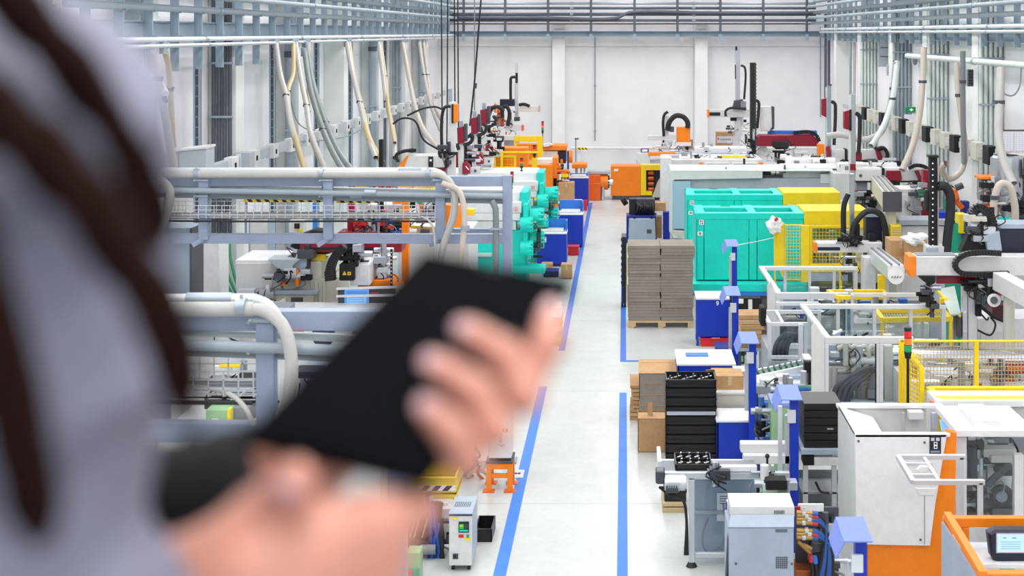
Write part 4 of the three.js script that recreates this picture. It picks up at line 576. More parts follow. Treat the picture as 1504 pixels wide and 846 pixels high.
{ const d = 45.5, t = T('cardboard_box', 'carton with red and dark print standing high before the end wall', 'box'); t.p('body', m.card, PB(1052, 1081, 194, 217, d, .4)); plate(t, 'print', printMat('carton', 128, 64, (c) => { c.fillStyle = '#dcd8e0'; c.fillRect(0, 0, 128, 64); c.fillStyle = '#c8263c'; c.fillRect(6, 14, 8, 22); c.fillStyle = '#3a4058'; for (let i = 0; i < 6; i++) c.fillRect(26 + i * 13, 26, 8, 10); }), 1053, 1079, 200, 210, d - .004); t.end(); const s = T('storage_rack', 'grey rack carrying the printed carton before the end wall', 'rack'); s.p('shelf', m.grey, PB(1046, 1086, 217, 219, d - .1, .6)); for (const x of [1046, 1084]) s.p('post', m.grey, FB(x, x + 2, 219, d - .1, .05)); s.end(); }
// robots of the right row
{ const d = 43.5, t = T('linear_robot', 'far robot with a tall slim white mast and an orange tipped arm', 'robot'); t.p('mast', m.grey, PB(1080.5, 1087, 68, 150, d, .12)); t.p('mast_cap', m.black, PB(1080, 1083, 68, 74, d - .02, .1)); t.p('mast_slot', m.blackMatte, PB(1079.5, 1081, 95, 116, d - .02, .04)); t.p('arm', m.offwhite, PB(1041, 1104, 161, 172, d - .1, .25)); t.p('arm_cap', m.orange, PB(1039, 1042, 161, 172.5, d - .11, .27)); t.p('arm_slot', m.black, PB(1042, 1058, 165, 170, d - .12, .03)); t.p('carriage', m.darkGrey, PRISM([[1076, 160], [1079, 148], [1091, 146], [1096, 160]], d - .2, .3)); t.p('drive', m.midGrey, PB(1088, 1096, 149, 158, d - .25, .2)); t.p('column', m.offwhite, PRISM([[1080, 172], [1088, 172], [1090, 192], [1086, 214], [1077, 214], [1078, 195]], d + .05, .2)); loopCable(t, 'cable', [[1088, 96], [1093, 98], [1095, 106], [1093, 146]], d, .035); loopCable(t, 'cable', [[1066, 171], [1066, 163], [1072, 159], [1096, 160]], d - .3, .04); clutter(t, 1070, 1100, 175, 216, d, 18, mech(), .2); t.p('base', m.grey, FB(1076, 1092, 214, d, .5, .02)); t.end(); }
{ const d = 39, t = T('linear_robot', 'robot with a tall black toothed mast and a dark red covered beam', 'robot'); t.p('mast', m.black, PB(1102, 1110.5, 92, 236, d, .2)); for (let i = 0; i < 26; i++) t.p('tooth', m.darkGrey, PB(1108.5, 1111.2, 94 + i * 5.3, 96.5 + i * 5.3, d - .02, .08, 0)); t.p('beam_cover', m.maroon, PRISM([[1112, 201], [1116, 198], [1194, 198], [1203, 208], [1200, 215], [1112, 215]], d - .1, .4, .02)); t.p('beam_top', m.skyBlue, PB(1128, 1200, 192, 197, d + .3, .2)); t.p('cabinet', m.white, PRISM([[1117, 157], [1134, 156], [1134, 186], [1130, 193], [1117, 193]], d + .2, .3)); t.p('cabinet_edge', m.darkGrey, PRISM([[1133, 156], [1137.5, 157], [1137.5, 189], [1130, 193], [1134, 187]], d + .18, .3)); t.p('carriage', m.black, PB(1136, 1158, 208, 217, d - .3, .3)); t.p('stand', m.grey, FB(1136, 1153, 228, d - .1, .3)); t.p('stand_head', m.blackMatte, PB(1136, 1152, 222, 231, d - .2, .3)); chain(t, [[1165, 195], [1190, 194], [1200, 200], [1203, 208]], d - .05, .12, .1, 14); loopCable(t, 'cable', [[1110, 147], [1114, 150], [1114, 165], [1112, 188]], d, .045); clutter(t, 1098, 1112, 185, 232, d - .1, 22, mech(), .2); clutter(t, 1140, 1165, 205, 235, d - .2, 14, mech(), .2); t.p('guard', m.white, PRISM([[1116, 216], [1126, 216], [1132, 230], [1112, 232]], d + .1, .3)); t.end(); }
{ const d = 35.5, t = T('linear_robot', 'robot with a grey mast and a small dark red box before the end wall rail', 'robot'); t.p('mast', m.pipeGrey, PB(1215, 1221, 125, 246, d, .12)); t.p('mast_edge', m.alu, PB(1213, 1215.2, 128, 246, d, .1)); t.p('mast_cap', m.darkGrey, PB(1216, 1222, 123.5, 126, d - .02, .14)); t.p('motor_cover', m.maroon, PRISM([[1207, 146], [1214, 144], [1214, 173], [1207, 169]], d - .05, .2)); loopCable(t, 'cable', [[1221, 149], [1226, 152], [1227, 165], [1225, 213]], d, .045); t.p('arm', m.offwhite, PB(1221, 1304, 220, 236, d - .1, .3)); t.p('arm_cover', m.maroon, PRISM([[1214, 216], [1219, 214], [1220, 232], [1216, 237]], d - .2, .2)); t.p('arm_cover', m.maroon, PRISM([[1286, 220], [1292, 219], [1298, 234], [1291, 236]], d - .25, .4)); t.p('clamp', m.black, PB(1241, 1245, 219, 240, d - .15, .35)); t.p('belt', m.black, PB(1220, 1304, 235, 238, d - .15, .32)); loopCable(t, 'cable', [[1288, 219], [1296, 217], [1302, 222], [1303, 231], [1298, 236], [1270, 237]], d - .3, .05); t.p('orange_block', m.orange, PB(1202, 1211, 212, 229, d + .1, .3)); t.p('knob', m.blackMatte, PB(1286, 1296, 216, 221, d - .2, .2)); t.p('base', m.grey, FB(1211, 1226, 246, d, .4, .02)); clutter(t, 1204, 1240, 232, 262, d - .05, 26, mech(), .2); t.end(); }
{ const d = 29.5, t = T('linear_robot', 'robot with a chrome mast, dark red box and white arm over the yellow covers', 'robot'); t.p('mast', m.steel, PB(1250, 1257, 138, 346, d, .12)); t.p('mast_edge', m.aluBright, PB(1247.5, 1250.2, 140, 346, d - .01, .1)); t.p('motor_cover', m.maroon, PRISM([[1240, 164], [1250, 161], [1250, 192], [1240, 189]], d - .05, .2)); t.p('motor_back', m.black, PB(1248, 1251, 161, 192, d - .08, .1)); loopCable(t, 'cable', [[1257, 166], [1262, 170], [1263, 185], [1261, 226]], d, .045); t.p('arm', m.offwhite, PB(1257, 1368, 249, 266, d - .1, .35)); t.p('arm_top', m.white, PB(1257, 1368, 247, 250, d - .08, .33)); t.p('arm_cover', m.maroon, PRISM([[1303, 251], [1323, 251], [1325, 264], [1320, 266], [1301, 265]], d - .2, .2)); t.p('arm_cover', m.maroon, PRISM([[1344, 251], [1349, 250], [1355, 263], [1350, 265]], d - .2, .2)); t.p('clamp', m.black, PB(1295.5, 1299.5, 247, 268, d - .15, .4)); t.p('belt', m.black, PB(1257, 1368, 265.5, 268, d - .12, .35)); t.p('arm_joint', m.maroon, PB(1249, 1257, 241, 250, d - .1, .2)); t.p('arm_joint', m.maroon, PB(1254, 1266, 224, 235, d + .3, .2)); chain(t, [[1334, 247], [1345, 243], [1360, 246], [1367, 256], [1362, 266], [1340, 268]], d - .25, .1, .08, 18); t.p('carriage', m.blackMatte, PB(1285, 1322, 266, 273, d - .2, .4)); t.p('stand', m.cabinet, FB(1258, 1274, 267, d + .1, .3)); t.p('pin', m.darkSteel, CYL(W(1264, 258, d - .12), W(1264, 258, d - .08), .035)); clutter(t, 1258, 1288, 280, 306, d - .1, 26, [m.blackMatte, m.steel, m.darkSteel, m.maroon], .2); t.end(); }
{ // beam running in depth with striped rails (robot traverse)
  const t = T('robot_traverse', 'heavy grey robot traverse rail running over the yellow machine covers', 'rail'); const y = PY(272, 26.5), a = W(1310, 296, 24.5), b = W(1288, 268, 30); t.p('beam', m.beige, BAR(a, b, .3, .32, .01)); for (const o of [-.1, 0, .1]) t.p('rail', m.steel, BAR(a.clone().add(V(o, .18, 0)), b.clone().add(V(o, .18, 0)), .04)); t.p('end_plate', m.darkGrey, BAR(a.clone().add(V(0, 0, .01)), a.clone().add(V(0, 0, .05)), .34, .36)); t.p('support', m.beige, BOX(a.x - .1, a.x + .1, 0, a.y - .16, a.z - .4, a.z - .1, .01)); t.p('support', m.beige, BOX(b.x - .1, b.x + .1, 0, b.y - .16, b.z + .1, b.z + .4, .01)); t.end(); }
{ const d = 24.6, t = T('linear_robot', 'robot with an orange tipped arm and a black cable arch before the dark navy case', 'robot'); t.p('arm', m.offwhite, PB(1200, 1296, 357.5, 371, d, .28)); t.p('arm_top', m.white, PB(1200, 1296, 356, 358.5, d + .02, .26)); t.p('arm_slot', m.navy, PB(1201, 1234, 363, 368, d - .01, .03)); t.p('arm_cap', m.orange, PB(1196, 1200.5, 356.5, 371.5, d - .01, .3)); t.p('case', m.navy, PB(1272, 1308, 318, 378, d + .3, .3)); t.p('case_top', m.cabinet, PB(1271, 1309, 313, 319, d + .28, .34)); t.p('mast', m.steel, PB(1248.5, 1255, 255, 352, d + .2, .12)); loopCable(t, 'cable', [[1239, 352], [1240, 300], [1246, 285]], d + .05, .05); loopCable(t, 'cable', [[1250, 350], [1258, 325], [1275, 310], [1292, 314], [1300, 335], [1301, 372]], d - .05, .055); t.p('carriage', m.black, PRISM([[1238, 352], [1246, 345], [1260, 347], [1264, 356], [1240, 356]], d - .1, .3)); clutter(t, 1238, 1264, 342, 356, d - .08, 16, [m.blackMatte, m.steel, m.darkSteel], .15); t.p('gripper', m.black, PB(1246, 1252, 371, 416, d + .05, .08)); clutter(t, 1240, 1256, 376, 410, d, 14, [m.blackMatte, m.darkSteel, m.steel], .12); t.p('camera_block', m.blackMatte, PB(1277, 1288, 344, 355, d + .1, .2)); t.end(); }
{ // traverse with white round end (warning stripes)
  const t = T('robot_traverse', 'silver robot traverse with a white round end cap marked with black slashes', 'rail'); const a = W(1316, 400, 21), b = W(1276, 366, 26); t.p('beam', m.aluBright, BAR(a, b, .26, .22, .01)); for (const o of [-.07, .05]) t.p('rail', m.midGrey, BAR(a.clone().add(V(o, .12, 0)), b.clone().add(V(o, .12, 0)), .03)); t.p('end_cap', m.white, CYL(W(1316, 406, 20.98), W(1316, 406, 20.9), .12, .12, 28)); for (let i = 0; i < 4; i++) t.p('slash', m.black, BAR(W(1309 + i * 4, 408, 20.89), W(1311.5 + i * 4, 405.5, 20.89), .018, .006)); t.p('support', m.offwhite, BOX(PX(1270, 24), PX(1288, 24), 0, PY(378, 24) - .02, -24.4, -24.1, .01)); t.p('post', m.yellow, PB(1290, 1301, 404, 440, 22, .08)); t.end(); }
{ const d = 21.8, t = T('linear_robot', 'robot with a black perforated mast and a thick black cable loop', 'robot'); t.p('mast', m.blackMatte, PB(1366, 1377, 230, 372, d, .14)); t.p('mast_cap', m.black, PB(1364, 1379, 228, 232, d - .02, .18)); for (let i = 0; i < 15; i++) t.p('hole_ring', m.aluBright, CYL(W(1370, 240 + i * 8.6, d + .01), W(1370, 240 + i * 8.6, d - .008), .014, .014, 8)); t.p('edge', m.hoseRib, PB(1377, 1379, 240, 372, d + .02, .1)); loopCable(t, 'cable', [[1378, 273], [1388, 274], [1395, 285], [1396, 310], [1392, 345], [1390, 370]], d - .05, .075); t.p('bumper', m.rubber, PB(1359, 1367, 278, 311, d + .1, .15, .04)); t.p('base', m.offwhite, PB(1362, 1392, 362, 376, d - .1, .3)); t.p('stand', m.grey, FB(1366, 1388, 376, d, .25)); t.p('clamp', m.cabinet, PB(1362, 1378, 364, 374, d - .14, .1)); t.end(); }
{ const d = 18.6, t = T('linear_robot', 'large white robot arm with orange end and curled black energy chain', 'robot'); t.p('arm', m.offwhite, PB(1345, 1540, 377, 405, d, .32, .01)); t.p('arm_top', m.midGrey, PB(1347, 1405, 374.5, 377.5, d + .05, .25)); t.p('arm_cap', m.orange, PRISM([[1336, 377], [1345, 376], [1345, 406], [1338, 407], [1335, 398]], d - .02, .36)); t.p('under_beam', m.maroon, PB(1376, 1440, 406, 417, d + .15, .2)); chain(t, [[1470, 372], [1440, 371], [1416, 374], [1404, 383], [1403, 392], [1412, 401], [1430, 403], [1482, 402]], d - .08, .09, .07, 34); t.p('wrist', m.blackMatte, PRISM([[1352, 406], [1374, 406], [1373, 416], [1366, 420], [1355, 412]], d - .05, .25)); t.p('gripper_rod', m.black, PB(1361, 1366, 418, 452, d, .08)); clutter(t, 1358, 1372, 420, 452, d, 14, [m.blackMatte, m.darkSteel, m.steel], .1); t.p('control_case', m.navy, PB(1470, 1540, 334, 374, d + .5, .4)); t.p('control_lid', m.cabinet, PB(1469, 1540, 329, 336, d + .48, .45)); t.p('wedge', m.blackMatte, PRISM([[1411, 370], [1424, 342], [1448, 342], [1450, 370]], d + .4, .2)); t.p('wedge_panel', m.cabinet, PRISM([[1447, 346], [1468, 340], [1472, 368], [1452, 372]], d + .3, .1)); chain(t, [[1424, 342], [1426, 318], [1434, 306], [1446, 308], [1455, 322], [1456, 342]], d + .45, .14, .12, 24); t.p('valve_block', m.beige, PB(1428, 1450, 320, 326, d + .3, .2)); t.p('valve_block', m.grey, PB(1422, 1440, 326, 344, d + .35, .2)); clutter(t, 1422, 1460, 318, 350, d + .3, 26, [m.blackMatte, m.alu, m.steel, m.beige, m.darkGrey], .2); clutter(t, 1428, 1470, 408, 432, d - .1, 34, [m.blackMatte, m.darkSteel, m.steel, m.black], .25); t.p('motor', m.offwhite, CYL(W(1460, 441, d - .1), W(1460, 441, d - .25), .09, .09, 18)); t.p('motor_flange', m.darkSteel, CYL(W(1460, 441, d - .25), W(1460, 441, d - .28), .05, .05, 14)); t.p('red_button', m.red, PB(1467, 1473, 427, 434, d - .2, .08)); t.end(); }
{ const d = 18.9, t = T('robot_stand', 'twin aluminium profile column carrying the large white robot arm', 'stand'); t.p('profile', m.alu, FB(1414, 1421, 406, d, .12)); t.p('profile', m.aluBright, FB(1422, 1435, 410, d + .03, .2)); t.p('side_box', m.blackMatte, PB(1434, 1442, 435, 465, d - .05, .2)); for (let i = 0; i < 5; i++) t.p('bolt', m.steel, CYL(W(1417, 430 + i * 28, d + .01), W(1417, 430 + i * 28, d - .01), .018)); loopCable(t, 'cable', [[1440, 450], [1460, 465], [1480, 476], [1478, 484]], d - .05, .025); loopCable(t, 'cable', [[1440, 460], [1450, 470], [1452, 466]], d - .05, .012); loopCable(t, 'cable', [[1436, 485], [1455, 492], [1462, 476], [1455, 466]], d - .05, .014); t.end(); const c = T('support_post', 'round pale grey support post beside the white robot beam', 'post'); c.p('tube', m.beige, CYL(V(PX(1482, 18.3), 0, -18.3), V(PX(1482, 18.3), PY(433, 18.3), -18.3), .075, .075, 20)); c.p('diagonal_beam', m.offwhite, BAR(W(1468, 412, 18.4), W(1530, 446, 17.2), .2, .24, .01)); c.end(); }
{ // yellow trimmed sloping chute under the arm
  const t = T('parts_chute', 'grey sloping chute with yellow edge and dark side under the robot arm', 'chute'); t.p('top', P('#c3d2cb'), SLAB([W(1378, 424, 21), W(1402, 420, 21), W(1411, 460, 18.9), W(1396, 462, 18.9)].reverse(), .02)); t.p('side', m.darkGrey, SLAB([W(1396, 448, 20), W(1412, 466, 18.9), W(1412, 496, 18.9), W(1400, 490, 20)], .03)); t.p('edge', m.yellow, BAR(W(1374, 424, 21), W(1410, 464, 18.9), .03)); t.p('post', m.yellow, PB(1381, 1387, 438, 475, 20, .06)); t.p('post', m.yellow, SLAB([W(1388, 440, 20), W(1392, 440, 20), W(1400, 474, 19.7), W(1395, 474, 19.7)], .05)); t.p('leg', m.grey, FB(1400, 1406, 462, 19.3, .06)); t.end(); }
// profile guards with clear panes
function clearGuard(label, d, dep, xL, xDoors, xR, yT, yDT, yB, lead) {
  const t = T('machine_guard', label, 'machine guard'), a = PX(xL, d), b = PX(xR, d), y = PY(yT, d);
  t.p('end_plate', m.offwhite, PRISM([[xL, yB], [xL, yT + 8], [xL + 5, yT], [xDoors[0], yDT + 2], [xDoors[0], yB]], d, .04)); t.p('top_rail', m.aluBright, BOX(a + .04, b, y - .06, y, -d - dep, -d - dep + .08, .006)); t.p('top_rail', m.aluBright, SLAB([V(a, y, -d - dep), V(a + .07, y, -d - dep), V(PX(xDoors[0] + 8, d), PY(yDT, d), -d), V(PX(xDoors[0], d), PY(yDT, d), -d)].reverse(), .04));
  for (let i = 0; i < xDoors.length - 1; i++) { const x0 = xDoors[i], x1 = xDoors[i + 1]; t.p('door_frame', m.aluBright, PB(x0, x1, yDT, yDT + 10, d - .02, .06)); t.p('door_frame', m.aluBright, PB(x0, x0 + 5.5, yDT + 10, yB, d - .02, .06)); t.p('door_frame', m.aluBright, PB(x1 - 5, x1, yDT + 10, yB, d - .02, .06)); t.p('door_frame', m.aluBright, PB(x0, x1, yB, yB + 8, d - .02, .06)); t.p('door_seal', m.black, PB(x1 - 6, x1 - 5, yDT + 10, yB, d - .022, .05, 0)); t.p('pane', m.pane, PB(x0 + 5, x1 - 5, yDT + 9, yB + 1, d + .01, .006, 0)); }
  t.p('inner_wall', m.offwhite, BOX(a, b, .2, 1.0, -d - dep - .02, -d - dep)); t.p('back_pane', m.pane, BOX(a + .05, b - .06, 1.0, y - .06, -d - dep - .01, -d - dep)); for (const q of [.25, .5, .75]) t.p('back_post', m.alu, BOX(a + (b - a) * q, a + (b - a) * q + .045, .9, y - .05, -d - dep, -d - dep + .05)); t.p('machine_bed', m.beige, BOX(a + .12, b - .1, .3, 1.05, -d - dep + .1, -d - dep * .45, .02)); t.p('machine_block', m.cabinet, BOX(a + .3, a + (b - a) * .55, 1.05, 1.32, -d - dep + .15, -d - dep * .55, .02)); t.p('machine_block', m.midGrey, BOX(a + (b - a) * .6, b - .2, 1.05, 1.2, -d - dep + .15, -d - dep * .5, .02)); for (let q = 0; q < 4; q++) t.p('tie_rod', m.chrome, CYL(V(a + .3, 1.1 + q * .07, -d - dep * (.5 + .1 * q)), V(b - .15, 1.1 + q * .07, -d - dep * (.5 + .1 * q)), .03)); for (let q = 0; q < 30; q++) { const c = V(rr(a + .15, b - .15), rr(1.05, 1.4), rr(-d - dep + .15, -d - dep * .45)), e = rr(.03, .08); t.p('fitting', [m.midGrey, m.beige, m.alu, m.blackMatte, m.darkSteel][q % 5], q % 2 ? BOX(c.x - e, c.x + e, c.y - e * .6, c.y + e * .6, c.z - e, c.z + e, .006) : CYL(c, c.clone().add(V(e * 2, e, 0)), e * .4, e * .4, 8)); } t.p('plinth', m.grey, BOX(a, b, 0, PY(yB + 8, d), -d - dep, -d)); t.p('back_post', m.alu, BOX(b - .06, b, .2, y, -d - dep, -d - dep + .06)); return t;
}
{ const d = 17.6; let t = clearGuard('clear door guard over hoses before the yellow fence', d, 1.2, 1192, [1212, 1292, 1342], 1420, 473, 495, 592); for (let i = 0; i < 4; i++) t.p('hose', m.darkGrey, PT([[1222 + i * 7, 596, d + .3], [1228 + i * 8, 570, d + .28], [1250 + i * 8, 552, d + .3], [1275 + i * 4, 540, d + .3]], .035)); for (let i = 0; i < 4; i++) t.p('pipe', m.beige, PT([[1230 + i * 14, 512 + i * 3, d + .5], [1246 + i * 12, 508, d + .5], [1252 + i * 12, 526, d + .5], [1240 + i * 14, 545, d + .5]], .035)); t.p('cylinder', m.offwhite, CYL(W(1250, 530, d + .5), W(1290, 530, d + .5), .05)); t.p('valve_plate', m.beige, PB(1276, 1288, 516, 570, d + .55, .1)); t.p('valve_plate', m.beige, PB(1299, 1312, 508, 590, d + .4, .15)); t.p('roller', m.chrome, CYL(W(1310, 520, d + .5), W(1410, 520, d + .5), .1, .1, 20)); t.p('panel', m.woodDark, PB(1380, 1412, 528, 568, d + .6, .05)); clutter(t, 1220, 1288, 512, 590, d + .45, 40, [m.beige, m.offwhite, m.alu, m.midGrey], .2); t.end();
  t = clearGuard('clear door guard with dark ribbed hoses behind the chain conveyor', 20.8, 1.3, 1127, [1140, 1190, 1246], 1280, 412, 430, 505); for (let i = 0; i < 4; i++) t.p('hose', m.darkGrey, PT([[1146 + i * 8, 505, 21.1], [1146 + i * 9, 485, 21.1], [1160 + i * 7, 472, 21.1], [1180 + i * 5, 478, 21.1]], .045)); clutter(t, 1146, 1240, 440, 500, 21.3, 44, [m.beige, m.alu, m.offwhite, m.midGrey, m.blue], .5); t.end();
  const k = T('profile_cage', 'aluminium profile cage with a small door beside the chain conveyor', 'machine guard'), e = 19.3; profileFrame(k, 1128, 1186, 474, 528, e, .05, m.aluBright); k.p('pane', m.pane, PB(1132, 1170, 480, 522, e + .02, .005, 0)); k.p('profile', m.aluBright, BAR(W(1120, 458, e + .7), W(1205, 458, e + .7), .05, .05)); k.p('profile', m.aluBright, BAR(W(1120, 458, e + .7), W(1130, 476, e), .05, .05)); k.p('profile', m.aluBright, BAR(W(1140, 458, e + .7), W(1150, 476, e), .04, .04)); k.p('profile', m.aluBright, FB(1173, 1180, 476, e - .02, .06)); k.p('profile', m.aluBright, BAR(W(1140, 446, e + .9), W(1202, 446, e + .9), .05, .05)); k.p('profile', m.aluBright, FB(1201, 1206, 446, e + .9, .05)); k.p('sheet', m.grey, FB(1128, 1186, 530, e + .3, .03)); for (let i = 0; i < 4; i++) k.p('hose', m.darkGrey, PT([[1136 + i * 6, 530, e + .35], [1140 + i * 6, 505, e + .3], [1154 + i * 5, 490, e + .3], [1170, 492 + i * 3, e + .3]], .03)); k.p('motor', m.blackMatte, PB(1117, 1126, 452, 480, e + .2, .3, .03)); k.end();
  const f = T('profile_cage', 'aluminium rail cage over the yellow trays', 'machine guard'), g = 20; f.p('rail', m.aluBright, BAR(W(1250, 433, g + .3), W(1362, 433, g + .3), .055, .055)); f.p('rail', m.aluBright, BAR(W(1258, 453, g), W(1360, 453, g), .045, .045)); f.p('rail', m.aluBright, BAR(W(1258, 470, g), W(1300, 470, g), .045, .045)); for (const x of [1250, 1298, 1353]) f.p('post', m.alu, FB(x, x + 4.5, 433, g + .2, .05)); f.p('rail', m.aluBright, BAR(W(1236, 443, g + 1), W(1256, 455, g), .05, .05)); for (const x of [1232, 1244]) f.p('pane_strip', m.paneBlue, PB(x, x + 10, 444, 490, g + .4, .01, 0)); clutter(f, 1265, 1350, 440, 470, g + .4, 24, [m.alu, m.offwhite, m.midGrey, m.cableBlue], .3); f.p('floor_plate', m.offwhite, FB(1256, 1365, 475, g + .6, .6)); f.end(); }
// yellow trays and fences
{ const rim = (label, p, w) => { const t = T('yellow_tray', label, 'tray'); for (let i = 0; i < p.length - 1; i++) t.p('rail', m.yellow, BAR(p[i], p[i + 1], w, w, .006)); const u = p[1].clone().sub(p[0]), v = p[2].clone().sub(p[1]); t.p('wire_mesh', m.hoseYellow, GRID(p[0].clone().add(V(0, -.03, 0)), u, v, 24, 8, .008)).userData.kind = 'stuff'; for (const q of [p[0], p[1]]) t.p('leg', m.yellow, BAR(q.clone().add(V(0, -.03, 0)), V(q.x, 0, q.z), .04)); return t.end(); };
  rim('yellow rimmed mesh tray under the robot gripper', [W(1296, 470, 18.9), W(1396, 468, 18.9), W(1384, 456, 20), W(1286, 456, 20), W(1296, 470, 18.9)], .07);
  rim('yellow rimmed mesh tray between the clear guards', [W(1232, 437, 20.6), W(1302, 437, 20.6), W(1298, 428, 21.8), W(1216, 428, 21.8), W(1232, 437, 20.6)], .06);
  rim('long yellow rimmed mesh tray above the white machine', [W(1380, 588, 14.6), W(1540, 588, 14.6), W(1540, 573, 15.6), W(1365, 573, 15.6), W(1380, 588, 14.6)], .08);
  const d = 16.4, t = T('mesh_fence', 'yellow wire mesh safety fence behind the signal tower', 'fence'); t.p('post', m.yellow, FB(1321, 1328, 500, d, .06)); t.p('post', m.yellow, FB(1431, 1438, 502, d, .06)); t.p('top_rail', m.yellow, PB(1322, 1520, 500, 503, d, .04)); const a = W(1328, 590, d), b = W(1431, 503, d), c = W(1438, 590, d), e = W(1520, 503, d); t.p('wire_mesh', m.hoseYellow, GRID(V(a.x, .1, -d - .02), V(b.x - a.x, 0, 0), V(0, b.y - .1, 0), 21, 34, .006)).userData.kind = 'stuff'; t.p('wire_mesh', m.hoseYellow, GRID(V(c.x, .1, -d - .02), V(e.x - c.x, 0, 0), V(0, e.y - .1, 0), 17, 34, .006)).userData.kind = 'stuff';
  t.p('gate', m.yellow, SLAB([W(1333, 515, d - .1), W(1354, 545, d - .7), W(1354, 600, d - .7), W(1333, 592, d - .1)], .012)).visible = false; for (const [p, q] of [[[1332, 514, d - .1], [1354, 543, d - .8]], [[1354, 543, d - .8], [1354, 612, d - .8]], [[1332, 514, d - .1], [1332, 600, d - .1]]]) t.p('gate_rail', m.yellow, BAR(W(...p), W(...q), .05, .05)); t.p('gate_mesh', m.yellow, GRID(W(1332, 600, d - .1), W(1354, 612, d - .8).sub(W(1332, 600, d - .1)), W(1332, 514, d - .1).sub(W(1332, 600, d - .1)), 9, 14, .008)).userData.kind = 'stuff'; for (const o of t.meshes.filter((k) => !k.visible)) { t.o.remove(o); } t.meshes = t.meshes.filter((k) => k.visible); t.end();
  const w = T('machine_bed', 'white machine bed with an orange knob behind the white cabinet', 'machine'); w.p('bed', m.white, PB(1374, 1540, 588, 598, 14.5, .4)); w.p('knob', m.orangeDeep, CYL(W(1367, 594, 14.6), W(1374, 594, 14.6), .04)); w.p('screen', m.screenBlue, PRISM([[1381, 618], [1398, 617], [1402, 632], [1384, 634]], 14.2, .05)); w.p('body', m.offwhite, FB(1376, 1540, 598, 14.6, .5)); w.end();
  const g = T('machine_bed', 'cluttered machine bed seen through the yellow fence', 'machine'); g.p('bed', m.offwhite, FB(1330, 1540, 560, 17.2, .8)); g.p('roller', m.chrome, CYL(W(1330, 525, 17.4), W(1540, 528, 17.4), .12, .12, 20)); g.p('panel', m.beige, PB(1440, 1500, 530, 560, 17.3, .1)); clutter(g, 1335, 1500, 535, 575, 17, 40, [m.midGrey, m.beige, m.darkGrey, m.alu, m.copper], .3); g.end(); }
signalTower('signal tower with red, amber and green lenses on a black pole', 1333.5, 481, 517, 750, 15.6, 11);
signalTower('small signal tower on the far pale machine', 1175, 258, 269, 275, 34, 4);
{ // chain conveyor and clutter beside it
  const t = T('chain_conveyor', 'light grey chain conveyor sloping up towards the clear guard', 'conveyor'); const a = W(1110, 557, 18.4), b = W(1186, 541, 18.4); t.p('side_rail', m.aluBright, BAR(a, b, .05, .1, .005)); t.p('side_rail', m.aluBright, BAR(a.clone().add(V(0, 0, -.3)), b.clone().add(V(0, 0, -.3)), .05, .1, .005)); t.p('belt', m.pump, BAR(a.clone().add(V(0, .02, -.15)), b.clone().add(V(0, .02, -.15)), .26, .03)); for (let i = 0; i < 9; i++) t.p('cleat', m.darkGrey, BAR(a.clone().lerp(b, (i + .5) / 9).add(V(0, .05, -.05)), a.clone().lerp(b, (i + .5) / 9).add(V(0, .05, -.26)), .02, .05)); for (const p of [a, b]) t.p('leg', m.alu, BAR(p.clone().add(V(0, 0, -.1)), V(p.x, 0, p.z - .1), .05)); t.p('head', m.white, PB(1182, 1193, 527, 540, 18.3, .3)); t.p('drive', m.blackMatte, PB(1182, 1194, 532, 548, 18.2, .15)); t.p('drop_cable', m.rubber, CYL(W(1189, 548, 18.2), W(1189, 590, 18.2), .015)); t.end();
  const c = T('transfer_unit', 'light transfer unit with blue cylinders and a red buffer beside the chain conveyor', 'machine'); c.p('bed', m.aluBright, PB(1112, 1186, 563, 571, 18, .4)); c.p('bed', m.alu, PB(1078, 1110, 545, 553, 18.3, .3)); c.p('block', m.offwhite, PB(1140, 1154, 553, 562, 18.1, .2)); c.p('buffer', m.red, PB(1151, 1156, 555, 562, 18.05, .1)); c.p('block', m.skyBlue, PB(1172, 1188, 575, 588, 17.8, .2)); c.p('block', m.cabinet, PB(1156, 1184, 552, 563, 18.2, .2)); c.p('cylinder', m.skyBlue, CYL(V(PX(1124, 17.6), 0, -17.6), V(PX(1124, 17.6), PY(590, 17.6), -17.6), .04)); c.p('cylinder', m.blueDeep, CYL(V(PX(1117, 17.6), .1, -17.6), V(PX(1117, 17.6), PY(598, 17.6), -17.6), .03)); c.p('frame', m.darkGrey, FB(1112, 1186, 572, 18.1, .3)); c.p('pump', m.pump, PB(1132, 1145, 600, 660, 16.6, .3)); clutter(c, 1112, 1186, 560, 590, 17.8, 40, [m.alu, m.steel, m.cableBlue, m.offwhite, m.pump], .2); c.p('carton_sheet', m.card, FB(1108, 1112, 603, 17.1, .4)); c.end();
  const p = T('pump_unit', 'pale green pump cabinet beside the hooded post', 'machine'); p.p('body', m.paleGreen, FB(1134, 1162, 596, 15.2, .4)); p.p('cap', m.hood, PB(1133, 1163, 592, 598, 15.18, .42)); p.p('gauge', m.white, CYL(W(1160, 612, 15.1), W(1160, 612, 15.0), .05)); clutter(p, 1112, 1132, 600, 650, 15.4, 16, [m.cableBlue, m.blackMatte, m.pump, m.steel], .1); p.end(); }
